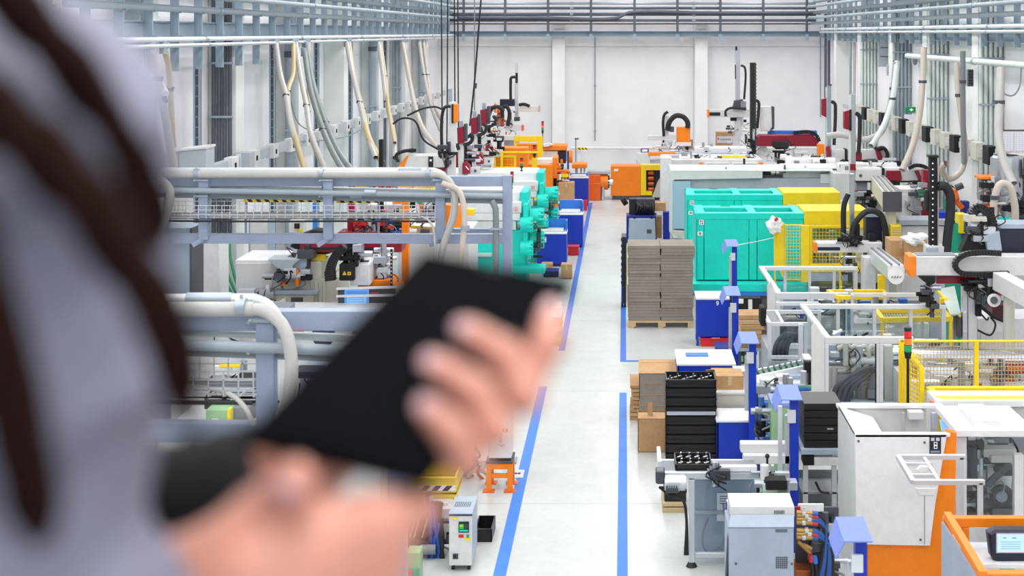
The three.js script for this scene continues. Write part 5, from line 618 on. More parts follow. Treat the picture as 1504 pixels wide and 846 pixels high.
// cartons beyond the arm and on the far benches
flatBox('brown carton behind the black perforated robot mast, upper', 1308, 1338, 354, 379, 23.4, .5, 'cartons behind the robot mast'); flatBox('brown carton with a paper label behind the robot arm, lower', 1308, 1338, 379, 402, 23.3, .5, 'cartons behind the robot mast'); { const c = T('cardboard_box', 'open carton stuffed with white film behind the orange arm end', 'box'); c.p('body', m.card, PB(1334, 1362, 352, 376, 23, .4)); const g = new THREE.IcosahedronGeometry(.16, 3), p = g.attributes.position; for (let i = 0; i < p.count; i++) { const v = V(p.getX(i), p.getY(i), p.getZ(i)).multiplyScalar(1 + .2 * Math.sin(p.getX(i) * 43 + p.getY(i) * 29)); p.setXYZ(i, v.x * 1.4, v.y * .7, v.z); } g.computeVertexNormals(); c.p('film', m.paper, g.translate(PX(1346, 23), PY(353, 23), -23.1)); c.end(); }
{ const s = T('carton_bench', 'grey bench carrying the brown cartons behind the robot mast', 'bench'); s.p('top', m.offwhite, PB(1300, 1366, 402, 406, 23.2, .8)); for (const x of [1302, 1360]) s.p('leg', m.alu, FB(x, x + 4, 406, 23.3, .06)); s.end(); const w = T('yellow_crate', 'yellow slatted crate on the far bench behind the cartons', 'crate'); w.p('body', m.yellow, PB(1309, 1324, 331, 351, 24.4, .3)); for (let i = 0; i < 5; i++) w.p('slot', m.hoseYellow, PB(1310, 1323, 334 + i * 3.4, 335.4 + i * 3.4, 24.39, .01, 0)); w.end(); const b2 = T('carton_bench', 'pale bench running behind the cartons under the far robots', 'bench'); b2.p('top', m.grey, PB(1320, 1400, 323, 331, 25, .6)); b2.p('front', m.white, FB(1325, 1400, 332, 25.1, .5)); b2.end(); }
{ // stacked brown cartons on the bench near the guard
  for (let i = 0; i < 7; i++) one('cardboard_sheet', i === 6 ? 'cardboard sheet topmost in the stack beside the clear guard' : 'cardboard sheet in the stack beside the clear guard', 'cardboard', i % 2 ? m.wood : m.card, BOX(PX(1085 + rr(0, 3), 21.8), PX(1121 + rr(-3, 2), 21.8), .45 + i * .075, .45 + i * .075 + .07, -22.3, -21.8 + rr(-.03, .03), .004), 'cardboard sheets beside the clear guard');
  const t = T('sheet_stand', 'grey stand under the cardboard sheets beside the clear guard', 'stand'); t.p('top', m.cabinet, BOX(PX(1083, 21.8), PX(1124, 21.8), .41, .449, -22.35, -21.75)); for (const x of [1085, 1118]) t.p('leg', m.darkGrey, BOX(PX(x, 21.8), PX(x + 4, 21.8), 0, .41, -21.9, -21.85)); t.end();
  const k = T('control_box', 'black control box with a white sign under the teal bed', 'box'); k.p('body', m.blackMatte, PB(1084, 1118, 438, 465, 23.2, .2)); k.p('sign', m.paper, PB(1085, 1092, 439, 446, 23.19, .01)); k.p('stripe', m.white, PB(1099, 1105, 440, 462, 23.19, .01)); k.p('stand', m.darkGrey, FB(1090, 1112, 465, 23.25, .1)); k.end(); }
// far right: orange robot, green tank, coloured machines by the wall
{ const d = 25.5, t = T('articulated_robot', 'small orange articulated robot with a blue base near the exit sign wall', 'robot'); t.p('base', m.blueDeep, FB(1414, 1424, 296, d, .2)); t.p('upper_arm', m.orangeDeep, BAR(W(1399, 278, d), W(1404, 295, d), .14, .14, .03)); t.p('forearm', m.orangeDeep, BAR(W(1402, 293, d), W(1414, 306, d), .1, .1, .02)); t.p('joint', m.orangeDeep, CYL(W(1400, 287, d - .1), W(1400, 287, d + .1), .1, .1, 16)); t.p('joint', m.darkGrey, CYL(W(1404, 276, d - .06), W(1414, 272, d - .06), .06)); t.p('column', m.offwhite, FB(1395, 1403, 300, d + .1, .2)); t.end();
  const g = T('material_tank', 'green tank with a yellow panel behind the black mast', 'tank'); g.p('body', m.green, FB(1395, 1412, 328, 23.2, .4)); g.p('panel', m.yellow, PB(1409, 1421, 315, 343, 23.1, .3)); g.p('tap', m.blackMatte, PB(1396, 1403, 324, 329, 23.15, .1)); g.end();
  const s = T('material_dryer', 'steel dryer hopper with an orange band near the exit sign wall', 'hopper'); s.p('hopper', m.steel, LATHE([[.05, 0], [.05, .1], [.26, .5], [.26, 1.1], [.2, 1.15]], 22).translate(PX(1478, 22.5), PY(330, 22.5), -22.5)); s.p('band', m.orangeDeep, PB(1440, 1460, 302, 312, 22.3, .3)); s.p('top_plate', m.orange, PB(1440, 1464, 260, 264, 22.4, .4)); s.p('pump', m.midGrey, PB(1441, 1463, 264, 296, 22.5, .3, .03)); s.p('stand', m.darkGrey, FB(1444, 1490, 325, 22.4, .5)); clutter(s, 1442, 1500, 262, 320, 22.2, 40, [m.midGrey, m.darkGrey, m.steel, m.blackMatte, m.offwhite, m.hoseRib], .3); s.p('lid', m.teal, PB(1474, 1488, 322, 328, 21.9, .3)); s.p('column', m.darkGrey, PRISM([[1480, 240], [1504, 232], [1520, 330], [1492, 325]], 23.4, .3)); s.end();
  const w = T('material_dryer', 'white material conveyor cabinet behind the perforated mast', 'cabinet'); w.p('body', m.offwhite, FB(1322, 1362, 278, 26.5, .7)); w.p('red_unit', m.maroon, PB(1356, 1367, 250, 320, 26.3, .2)); w.p('blue_box', m.blue, PB(1378, 1393, 312, 323, 25.2, .3)); w.p('door', m.white, PB(1325, 1345, 285, 330, 26.48, .03)); clutter(w, 1330, 1400, 270, 320, 26.2, 30, [m.offwhite, m.darkGrey, m.pump, m.steel, m.cableGreen], .2); w.end();
  const v = T('wall_cabinet', 'dark red ribbed box on the white cabinet beside the round column', 'box'); v.p('body', M('#5c2228', .5), PB(1458, 1477, 448, 468, 19.6, .3)); for (let i = 0; i < 4; i++) v.p('rib', M('#45181d', .5), PB(1458, 1477, 450 + i * 5, 452 + i * 5, 19.59, .01, 0)); v.end(); const wc = T('white_cabinet', 'long white cabinet standing behind the round column', 'cabinet'); wc.p('body', m.white, FB(1436, 1560, 468, 19.7, .7)); wc.p('door', m.offwhite, PB(1440, 1475, 488, 540, 19.68, .03)); wc.end(); }
// far pale clutter on the right to fill between robots and wall
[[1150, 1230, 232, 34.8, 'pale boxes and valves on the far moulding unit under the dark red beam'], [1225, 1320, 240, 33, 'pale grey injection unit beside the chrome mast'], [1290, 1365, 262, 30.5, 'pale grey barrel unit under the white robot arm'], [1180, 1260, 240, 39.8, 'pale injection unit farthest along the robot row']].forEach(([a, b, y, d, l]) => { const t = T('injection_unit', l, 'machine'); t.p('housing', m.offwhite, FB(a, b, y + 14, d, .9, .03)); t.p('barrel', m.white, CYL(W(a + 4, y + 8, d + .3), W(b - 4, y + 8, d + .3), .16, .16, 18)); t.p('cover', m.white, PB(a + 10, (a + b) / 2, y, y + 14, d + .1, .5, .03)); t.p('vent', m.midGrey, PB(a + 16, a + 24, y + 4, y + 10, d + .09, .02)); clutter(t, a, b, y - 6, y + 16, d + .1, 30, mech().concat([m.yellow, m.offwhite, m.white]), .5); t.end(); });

{ const d = 42.6, t = T('linear_robot', 'robot with an orange box head and arched black cables above the orange slide', 'robot'); t.p('head_box', m.orange, PB(994, 1014, 187, 209, d, .4, .02)); t.p('head_base', m.white, PB(992, 1015, 209, 215, d - .02, .45, .02)); t.p('arm', m.offwhite, PB(952, 994, 199, 206, d + .05, .25)); t.p('mast', m.alu, PB(977, 982, 170, 200, d + .1, .12)); t.p('stand', m.grey, FB(998, 1006, 215, d + .05, .3)); loopCable(t, 'cable', [[980, 192], [984, 178], [993, 170], [1004, 172], [1010, 180], [1010, 188]], d, .08); loopCable(t, 'cable', [[975, 200], [974, 178], [976, 168], [981, 164]], d + .05, .045); t.p('gripper', m.blackMatte, PB(973, 976, 206, 224, d + .1, .08)); t.p('joint', m.darkGrey, PB(984, 990, 186, 194, d, .15)); clutter(t, 974, 986, 206, 222, d, 10, mech(), .1); t.p('plate', m.card, PB(1006, 1018, 205, 220, d + .4, .1)); t.end(); }
// ---------- left of the aisle: pipe bridges ----------
function bridge(label, d, xl) {
  const t = T('pipe_bridge', label, 'pipe bridge'), z = -d, posts = [-5.37, -3.78, -2.35];
  t.p('top_beam', m.beam, BOX(xl, -1.44, 3.53, 3.66, z - .16, z - .04, .006));
  t.p('lower_beam', m.beam, BOX(xl, -1.55, 2.8, 2.92, z - .14, z - .02, .006)); t.p('lower_beam', m.beam, BOX(-2.3, -1.56, 2.8, 2.92, z - .62, z - .5, .006));
  t.p('end_post', m.beam, BOX(-1.56, -1.44, 0, 3.67, z - .14, z - .02, .006)); t.p('end_post_plate', m.beam, BOX(-1.62, -1.38, 0, .02, z - .2, z + .04));
  for (const x of posts) if (x > xl) { t.p('post', m.beam, BOX(x - .06, x + .06, 2.86, 3.6, z - .05, z + .05, .006)); for (const y of [3.62, 3.42]) { t.p('clamp', m.zinc, BOX(x - .1, x + .07, y - .012, y + .012, z + .05, z + .075, .004)); t.p('clamp_bolt', m.steel, CYL(V(x - .09, y, z + .05), V(x - .09, y, z + .12), .01, .01, 8)); } t.p('gusset', m.beam, BAR(V(x - .12, 2.8, z + .1), V(x + .04, 2.9, z - .02), .03, .06)); }
  if (xl < -6.2) t.p('wall_post', m.beam, BOX(xl, xl + .1, 0, 3.6, z - .14, z - .04)); else t.p('far_post', m.beam, BOX(xl, xl + .12, 0, 3.6, z - .14, z - .02));
  return t.end();
}
function bridgePipes(d, xl, tag) {
  const z = -d;
  { const t = T('pipe', 'thick pale suction pipe on top of the pipe bridge ' + tag, 'pipe'); t.p('pipe_length', m.hose, CYL(V(xl, 3.695, z + .06), V(-2.42, 3.695, z + .06), .048, .048, 18)); for (const x of [-5.45, -3.86, -2.5]) if (x > xl) { t.p('clamp', m.zinc, CYL(V(x - .03, 3.71, z + .06), V(x + .03, 3.71, z + .06), .06, .06, 18)); t.p('bolt', m.steel, CYL(V(x, 3.74, z + .06), V(x, 3.79, z + .06), .012, .012, 8)); } t.p('end_hose', m.hose, TUBE([V(-2.44, 3.695, z + .06), V(-2.34, 3.685, z + .08), V(-2.2, 3.6, z + .16), V(-2.14, 3.4, z + .2), V(-2.16, 3.15, z + .2), V(-2.28, 2.85, z + .16), V(-2.38, 2.3, z + .1)], .042, 50, 14)); t.end(); }
  { const t = T('pipe', 'thinner pale suction pipe beside the thick one on the pipe bridge ' + tag, 'pipe'); t.p('pipe_length', m.aluBright, CYL(V(xl, 3.735, z - .08), V(-2.45, 3.735, z - .08), .035, .035, 14)); t.p('end_hose', m.pipeLight, TUBE([V(-2.45, 3.735, z - .08), V(-2.34, 3.7, z - .02), V(-2.22, 3.55, z + .06), V(-2.17, 3.3, z + .08), V(-2.24, 3.0, z + .08), V(-2.34, 2.7, z + .05)], .034, 40, 12)); t.p('coupling', m.zinc, CYL(V(-2.9, 3.735, z - .08), V(-2.6, 3.735, z - .08), .042, .042, 14)); t.end(); }
  [[3.51, .036, m.pipeGrey, 'upper grey'], [3.455, .028, m.hoseDark, 'lower dark'], [3.42, .03, m.pipeGrey, 'lowest grey'], [3.53, .028, m.pipeLight, 'highest pale']].forEach(([y, r, mt, w], i) => { const t = T('pipe', w + ' middle pipe of the pipe bridge ' + tag, 'pipe'); t.p('pipe_length', mt, CYL(V(xl, y, z + .1 - i * .09), V(-1.55, y - .09, z + .08 - i * .09), r, r, 12)); t.p('coupling', m.zinc, CYL(V(-3.3 - i * .2, y - .04, z + .1 - i * .09), V(-3.15 - i * .2, y - .04, z + .1 - i * .09), r * 1.2, r * 1.2, 12)); t.end(); });
  { const t = T('wire_tray', 'welded wire cable tray in the pipe bridge ' + tag, 'tray'), x1 = -2.4; t.p('wire_mesh', m.alu, [GRID(V(xl, 3.14, z + .14), V(x1 - xl, 0, 0), V(0, .17, 0), Math.round((x1 - xl) / .1), 3, .008), GRID(V(xl, 3.14, z - .3), V(x1 - xl, 0, 0), V(0, .17, 0), Math.round((x1 - xl) / .1), 3, .008), GRID(V(xl, 3.14, z - .3), V(x1 - xl, 0, 0), V(0, 0, .44), Math.round((x1 - xl) / .1), 5, .008)]).userData.kind = 'stuff'; t.p('cable', m.rubber, TUBE([V(xl, 3.12, z + .16), V(-4.5, 3.11, z + .16), V(-3.4, 3.115, z + .16), V(x1, 3.11, z + .16)], .014, 30, 6)); t.p('cable', m.hose, TUBE([V(xl, 3.17, z), V(-4.2, 3.165, z + .05), V(x1 - .4, 3.17, z), V(x1 - .12, 3.15, z + .16), V(x1 - .03, 3.08, z + .2), V(x1 + .02, d > 10 ? 2.3 : 2.98, z + .2)], .016, 50, 8)); for (let i = 0; i < 3; i++) t.p('cable', [m.midGrey, m.hoseDark, m.hose][i], TUBE([V(xl, 3.16, z - .1 - i * .06), V(-3.9, 3.17, z - .08 - i * .06), V(x1, 3.16, z - .1 - i * .06)], .014, 20, 6)); t.end(); }
}
bridge('blue grey steel pipe bridge with four posts before the robots', 17.4, -6.35); bridgePipes(17.4, -6.3, 'before the robots');
bridge('blue grey steel pipe bridge close to the gallery', 8.95, -3.9); bridgePipes(8.95, -3.85, 'close to the gallery');
{ const t = T('pipe', 'vertical grey pipe strapped beside the end post of the far pipe bridge', 'pipe'); t.p('pipe_length', m.hoseDark, TUBE([V(-1.68, 3.36, -17.3), V(-1.64, 3.3, -17.28), V(-1.63, 3.1, -17.28), V(-1.63, .1, -17.28)], .04, 30, 10)); t.p('strap', m.zinc, BOX(-1.7, -1.56, 3.0, 3.03, -17.34, -17.23)); t.end(); }
{ const t = T('suction_hose', 'pale beige hose hanging from the far pipe bridge end', 'hose'); t.p('tube', m.hoseRib, TUBE([V(-2.3, 3.6, -17.2), V(-2.08, 3.5, -17.15), V(-2.01, 3.2, -17.1), V(-2.05, 2.7, -17.1), V(-2.12, 2.2, -17.1)], .038, 36, 12)); t.p('strap', m.zinc, CYL(V(-2.0, 3.02, -17.1), V(-2.0, 3.08, -17.1), .058, .058, 12)); t.end(); }
{ const t = T('suction_hose', 'grey hose turned back on the bridge end at the jacket side', 'hose'); t.p('tube', m.hose, TUBE([V(-6.2, 3.68, -17.1), V(-5.85, 3.69, -17), V(-5.66, 3.55, -16.95), V(-5.68, 3.3, -16.95), V(-5.8, 3.05, -17), V(-6.1, 2.85, -17.1)], .05, 40, 12)); t.p('strap', m.hoseYellow, CYL(V(-5.78, 3.1, -17), V(-5.74, 3.17, -17), .058, .058, 12)); t.end(); }
{ const t = T('hazard_bar', 'black and yellow striped bar behind the far pipe bridge', 'bar'), d = 17.6; t.p('bar', m.yellow, PB(358, 486, 292, 297, d, .05, 0)); for (let i = 0; i < 10; i++) t.p('stripe', m.black, SLAB([W(362 + i * 12.5, 292, d - .004), W(368 + i * 12.5, 292, d - .004), W(372 + i * 12.5, 297, d - .004), W(366 + i * 12.5, 297, d - .004)].reverse(), .003)); t.p('bar', m.yellow, PB(494, 556, 293, 298, d, .05, 0)); for (let i = 0; i < 5; i++) t.p('stripe', m.black, SLAB([W(497 + i * 12.5, 293, d - .004), W(503 + i * 12.5, 293, d - .004), W(507 + i * 12.5, 298, d - .004), W(501 + i * 12.5, 298, d - .004)].reverse(), .003)); for (const x of [359, 484, 554]) t.p('bracket', m.beam, PB(x, x + 3, 297, 352, d + .02, .04)); t.end(); }
// ---------- left machines ----------
{ const d = 19.6, t = T('moulding_machine', 'beige moulding machine with a grey hopper and big grey cover under the far pipe bridge', 'machine'); t.p('cover', m.offwhite, PB(346, 413, 386, 428, d, .9, .012)); t.p('cover_top', m.white, PB(345, 414, 382, 388, d + .01, .9, .01)); t.p('hopper', m.grey, PRISM([[393, 381], [440, 381], [430, 390], [427, 400], [413, 400]], d - .2, .4)); t.p('hopper', m.cabinet, PRISM([[424, 384], [450, 376], [450, 392], [440, 398]], d - .1, .3)); t.p('throat', m.orange, PB(421, 429, 399, 408, d - .1, .2)); t.p('barrel', m.steel, CYL(W(405, 407, d - .1), W(450, 404, d - .1), .07, .07, 16)); t.p('upper_box', m.beige, PB(448, 472, 384, 410, d, .5)); t.p('body', m.beige, FB(416, 478, 410, d, 1.0, .012)); t.p('body', m.beige, FB(478, 492, 413, d + .05, 1.0, .012)); t.p('mould_frame', m.cabinet, PB(360, 466, 427, 433, d - .15, .5)); t.p('mould_plate', m.beige, PB(380, 460, 433, 450, d - .1, .3)); t.p('window', m.darkGrey, PB(427, 445, 437, 446, d - .11, .02)); t.p('paper_roll', m.paper, PRISM([[397, 441], [406, 445], [417, 438], [419, 448], [400, 449]], d - .2, .1)); t.p('base', m.offwhite, FB(345, 500, 450, d - .05, 1.0)); for (let i = 0; i < 6; i++) t.p('tie_rod', i % 2 ? m.blackMatte : m.steel, CYL(W(353, 430 + i * 3.5, d - .2), W(395, 433 + i * 3, d - .2), .025)); t.p('yellow_plate', m.yellow, PB(457, 478, 373, 384, d + .1, .05)); clutter(t, 396, 450, 398, 412, d - .2, 24, [m.blackMatte, m.steel, m.orange, m.darkSteel, m.alu], .2); clutter(t, 352, 398, 428, 450, d - .25, 30, [m.blackMatte, m.steel, m.offwhite, m.alu], .2); clutter(t, 420, 455, 368, 384, d - .1, 16, [m.orangeDeep, m.steel, m.offwhite, m.darkSteel], .2); for (let i = 0; i < 4; i++) t.p('panel_seam', m.midGrey, PB(455 + i * 6, 455.6 + i * 6, 414, 448, d - .004, .01, 0)); t.end(); }
{ const d = 19, t = T('linear_robot', 'robot with dark red beam and a black motor bearing yellow warning marks', 'robot'); t.p('beam', m.maroon, PB(440, 590, 356, 371, d + .6, .4, .02)); t.p('beam_edge', m.black, PB(446, 575, 364, 367, d + .58, .02, 0)); t.p('cable_cover', m.blackMatte, PRISM([[425, 362], [440, 345], [460, 338], [484, 340], [486, 372], [465, 378], [440, 370]], d + .9, .3, .02)); chain(t, [[507, 362], [496, 372], [488, 386], [485, 400], [486, 412]], d - .02, .14, .12, 16); t.p('motor', m.blackMatte, PB(498, 520, 388, 412.5, d - .1, .35, .015)); const sg = printMat('yellowwarn', 96, 64, (c) => { c.fillStyle = '#0f1014'; c.fillRect(0, 0, 96, 64); c.fillStyle = '#f3cd1c'; c.beginPath(); c.moveTo(26, 12); c.lineTo(46, 50); c.lineTo(6, 50); c.fill(); c.fillRect(54, 20, 32, 32); c.fillStyle = '#b8720f'; c.fillRect(62, 28, 16, 16); c.fillStyle = '#0f1014'; c.fillRect(24, 24, 4, 14); c.fillRect(24, 42, 4, 4); }); plate(t, 'warning_sign', sg, 502, 517, 396, 406, d - .102); t.p('arm', m.aluBright, SLAB([W(520, 388, d - .05), W(544, 370, d + .9), W(560, 370, d + .9), W(560, 378, d + .9)], .05)); t.p('arm', m.white, BAR(W(528, 404, d), W(550, 378, d + 1), .28, .3, .01)); t.p('gripper', m.orange, PRISM([[520, 425], [534, 413], [572, 411], [586, 425]], d + .2, .5)); for (const x of [527, 536]) t.p('finger', m.orangeDeep, PB(x, x + 4, x === 527 ? 404 : 394, 418, d + .15, .06)); t.p('mast', m.blackMatte, PB(573, 576, 366, 420, d + .1, .05)); for (let i = 0; i < 9; i++) t.p('tooth', m.alu, PB(573.6, 575.4, 370 + i * 5.5, 372 + i * 5.5, d + .09, .02, 0)); t.p('upper_mast', m.blackMatte, PB(556, 562, 205, 345, d + 2.2, .12)); t.p('clamp', m.red, PB(555, 560, 270, 278, d + 2.15, .05)); clutter(t, 505, 530, 360, 388, d - .05, 22, [m.blackMatte, m.darkSteel, m.steel], .3); clutter(t, 555, 572, 366, 415, d + .3, 26, [m.cableBlue, m.steel, m.alu, m.chrome], .2); t.end(); }
{ const d = 18.9, t = T('operator_terminal', 'lit blue machine screen in a grey frame below the robot motor', 'screen'); t.p('frame', m.darkGrey, PB(496, 580, 424, 452, d + .02, .1)); const mt = new THREE.MeshStandardMaterial({ roughness: .3, color: '#a9d4f6', map: canvasTex(128, 96, (c) => { c.fillStyle = '#7fb6ee'; c.fillRect(0, 0, 128, 96); c.fillStyle = '#e9f5ff'; c.fillRect(14, 30, 100, 56); c.fillStyle = '#3f7fcb'; c.fillRect(10, 8, 108, 14); c.fillStyle = '#8fb7dc'; for (let i = 0; i < 5; i++) c.fillRect(22, 36 + i * 10, 80, 4); }), emissive: '#7db4ea', emissiveIntensity: .35 }); plate(t, 'screen', mt, 506, 542, 425, 455, d); t.p('rail', m.aluBright, BAR(W(494, 435, d - .1), W(600, 433, d - .1), .03)); t.p('rail', m.aluBright, BAR(W(494, 424, d - .1), W(600, 421, d - .1), .03)); t.p('tag', m.red, PB(544, 556, 430, 434, d, .02)); t.p('stand', m.darkGrey, FB(520, 535, 452, d + .05, .08)); t.end(); }
one('orange_post', 'plain upright orange post behind the far pipe bridge', 'post', m.orange, FB(590, 600, 288, 20.2, .12), undefined);
one('blue_board', 'narrow bright blue board behind the wire tray', 'board', m.skyBlue, FB(459, 466, 298, 21, .03));
{ const d = 21.3, t = T('moulding_machine', 'white machine block with yellow fittings behind the far pipe bridge', 'machine'); t.p('body', m.offwhite, FB(585, 690, 340, d, 1.2, .02)); t.p('cover', m.white, PB(540, 600, 300, 345, d + .5, .8, .02)); t.p('tank', m.orange, CYL(W(668, 345, d - .2), W(668, 300, d - .2), .16, .16, 18)); t.p('elbow', m.yellow, TUBE([W(612, 285, d - .1), W(622, 272, d - .1), W(636, 272, d - .1), W(640, 290, d - .1)], .1, 24, 12)); t.p('block', m.yellow, PB(618, 640, 270, 282, d, .3, .03)); t.p('cap', m.orange, PB(576, 590, 285, 300, d - .1, .2)); t.p('lamp', m.lampGreen, CYL(W(616, 299, d - .2), W(616, 291, d - .2), .04)); t.p('panel', m.wood, PB(612, 640, 334, 352, d - .05, .1)); for (const [x, y] of [[530, 330], [545, 322], [556, 338], [640, 310]]) t.p('fitting', m.blackMatte, CYL(W(x, y, d - .1), W(x, y - 14, d - .1), .05)); t.p('red_column', m.maroon, PB(510, 520, 300, 345, d, .15)); t.p('red_plate', m.maroon, PB(496, 560, 341, 346, d - .2, .4)); clutter(t, 530, 590, 318, 345, d - .2, 34, [m.blackMatte, m.cableBlue, m.darkSteel, m.steel, m.red], .2); clutter(t, 600, 690, 295, 345, d - .15, 34, [m.yellow, m.orange, m.steel, m.offwhite, m.darkGrey], .2); clutter(t, 520, 660, 268, 290, d + .1, 36, [m.blackMatte, m.steel, m.alu, m.yellow, m.red], .2); t.end(); }
{ const t = T('control_cabinet', 'tall pale control cabinet beside the green hoses', 'cabinet'); t.p('body', m.cabinet, FB(365, 395, 318, 22, .4)); t.p('door', m.offwhite, PB(367, 393, 322, 384, 21.98, .03)); t.p('plate', m.black, PB(432, 440, 328, 336, 21.6, .02)); t.p('box', m.offwhite, PB(424, 446, 324, 342, 21.65, .2)); t.p('tag', m.yellow, PB(437, 444, 336, 341, 21.63, .02)); t.end(); }
{ const t = T('control_cabinet', 'blue grey steel cabinet with a dark edge behind the jacket', 'cabinet'); t.p('body', m.cabinet, FB(228, 279, 335, 17.9, .5, .01)); t.p('edge', m.darkGrey, FB(279, 282, 335, 17.88, .5)); t.p('red_lamp', m.lampRed, PB(232, 256, 266, 275, 17.9, .1)); t.p('lamp_post', m.grey, PB(240, 248, 275, 336, 17.92, .1)); t.end(); }
// teal and white machines of the left row
function whiteTeal(label, d, x1, x0) {
  const t = T('moulding_machine', label, 'machine'), s = 28.6 / d, q = (px) => x1 + (px - 768) * s, r = (py) => VY + (py - VY) * s;
  t.p('top_cover', m.white, PB(x0, q(764), r(282), r(297), d + .25, 1.2, .02)); t.p('upper_panel', m.white, PB(x0, q(766), r(297), r(313), d, 1.3, .012)); t.p('upper_panel', m.white, PB(x0, q(764), r(313.6), r(324), d - .02, .3, .01)); t.p('lower_panel', m.offwhite, PB(x0, q(758), r(324.6), r(338), d, .3, .01));
  t.p('bed', m.teal, FB(x0, q(772), r(338), d + .04, 1.2, .02)); t.p('door', m.teal, PB(q(692), q(723), r(341), r(372), d - .03, .05)); t.p('door_rim', m.offwhite, PB(q(690), q(725), r(338), r(341), d - .06, .1)); t.p('column', m.teal, PB(q(764), q(775), r(282), r(392), d + .1, 1.0, .02)); t.p('step', m.offwhite, PB(q(690), q(722), r(372), r(377), d - .1, .2));
  const lg = printMat('redlogo', 64, 64, (c) => { c.fillStyle = '#eef0f2'; c.fillRect(0, 0, 64, 64); c.strokeStyle = '#d3202c'; c.lineWidth = 7; c.strokeRect(8, 8, 48, 48); c.beginPath(); c.moveTo(32, 12); c.lineTo(32, 52); c.stroke(); c.fillStyle = '#d3202c'; c.fillRect(16, 26, 10, 12); c.fillRect(40, 26, 10, 12); });
  plate(t, 'red_logo', lg, q(754), q(760.5), r(304), r(310.5), d - .024); plate(t, 'red_logo', lg, q(743), q(749), r(316), r(322), d - .044); plate(t, 'red_logo', lg, q(762), q(765), r(302), r(310), d + .09);
  // clamp side: plates, tie-bar nuts
  for (let i = 0; i < 2; i++) { const y = r(318 + i * 34), c = W(q(784), y, d + .35); const hub = t.p('clamp_nut', m.teal, CYL(c.clone().add(V(-.08, 0, 0)), c.clone().add(V(.16, 0, 0)), .17, .17, 20)); for (let k = 0; k < 10; k++) { const an = k * Math.PI / 5; t.p('bolt', m.teal, CYL(c.clone().add(V(.1, Math.cos(an) * .15, Math.sin(an) * .15)), c.clone().add(V(.22, Math.cos(an) * .15, Math.sin(an) * .15)), .035, .035, 8), hub); } t.p('tie_bar', m.chrome, CYL(c.clone().add(V(-.9, 0, 0)), c.clone().add(V(.27, 0, 0)), .06, .06, 14)); const e = c.clone().add(V(-.16, -.1, .5)); const h2 = t.p('clamp_nut', m.teal, CYL(e.clone().add(V(-.08, 0, 0)), e.clone().add(V(.14, 0, 0)), .15, .15, 20)); for (let k = 0; k < 10; k++) { const an = k * Math.PI / 5; t.p('bolt', m.teal, CYL(e.clone().add(V(.08, Math.cos(an) * .13, Math.sin(an) * .13)), e.clone().add(V(.18, Math.cos(an) * .13, Math.sin(an) * .13)), .03, .03, 8), h2); } }
  t.p('platen', m.teal, PB(q(768), q(775), r(300), r(372), d - .15, 1.1, .02)); t.p('core', m.black, PB(q(774), q(786), r(335), r(372), d + .6, .5)); t.p('yellow_bar', m.yellow, PB(q(700), q(745), r(277), r(282), d + .9, .1)); clutter(t, q(768), q(792), r(322), r(378), d + .05, 26, [m.teal, m.pump, m.blackMatte, m.darkSteel, m.steel], .3); t.p('foot_rail', m.teal, PB(q(752), q(800), r(393), r(402), d - .4, .5)); return t.end();
}
whiteTeal('white and teal moulding machine with red logos beside the bridge end post', 28.6, 768, 600); whiteTeal('white and teal moulding machine next behind, its nuts beside the second blue cart', 32.6, 792, 660);
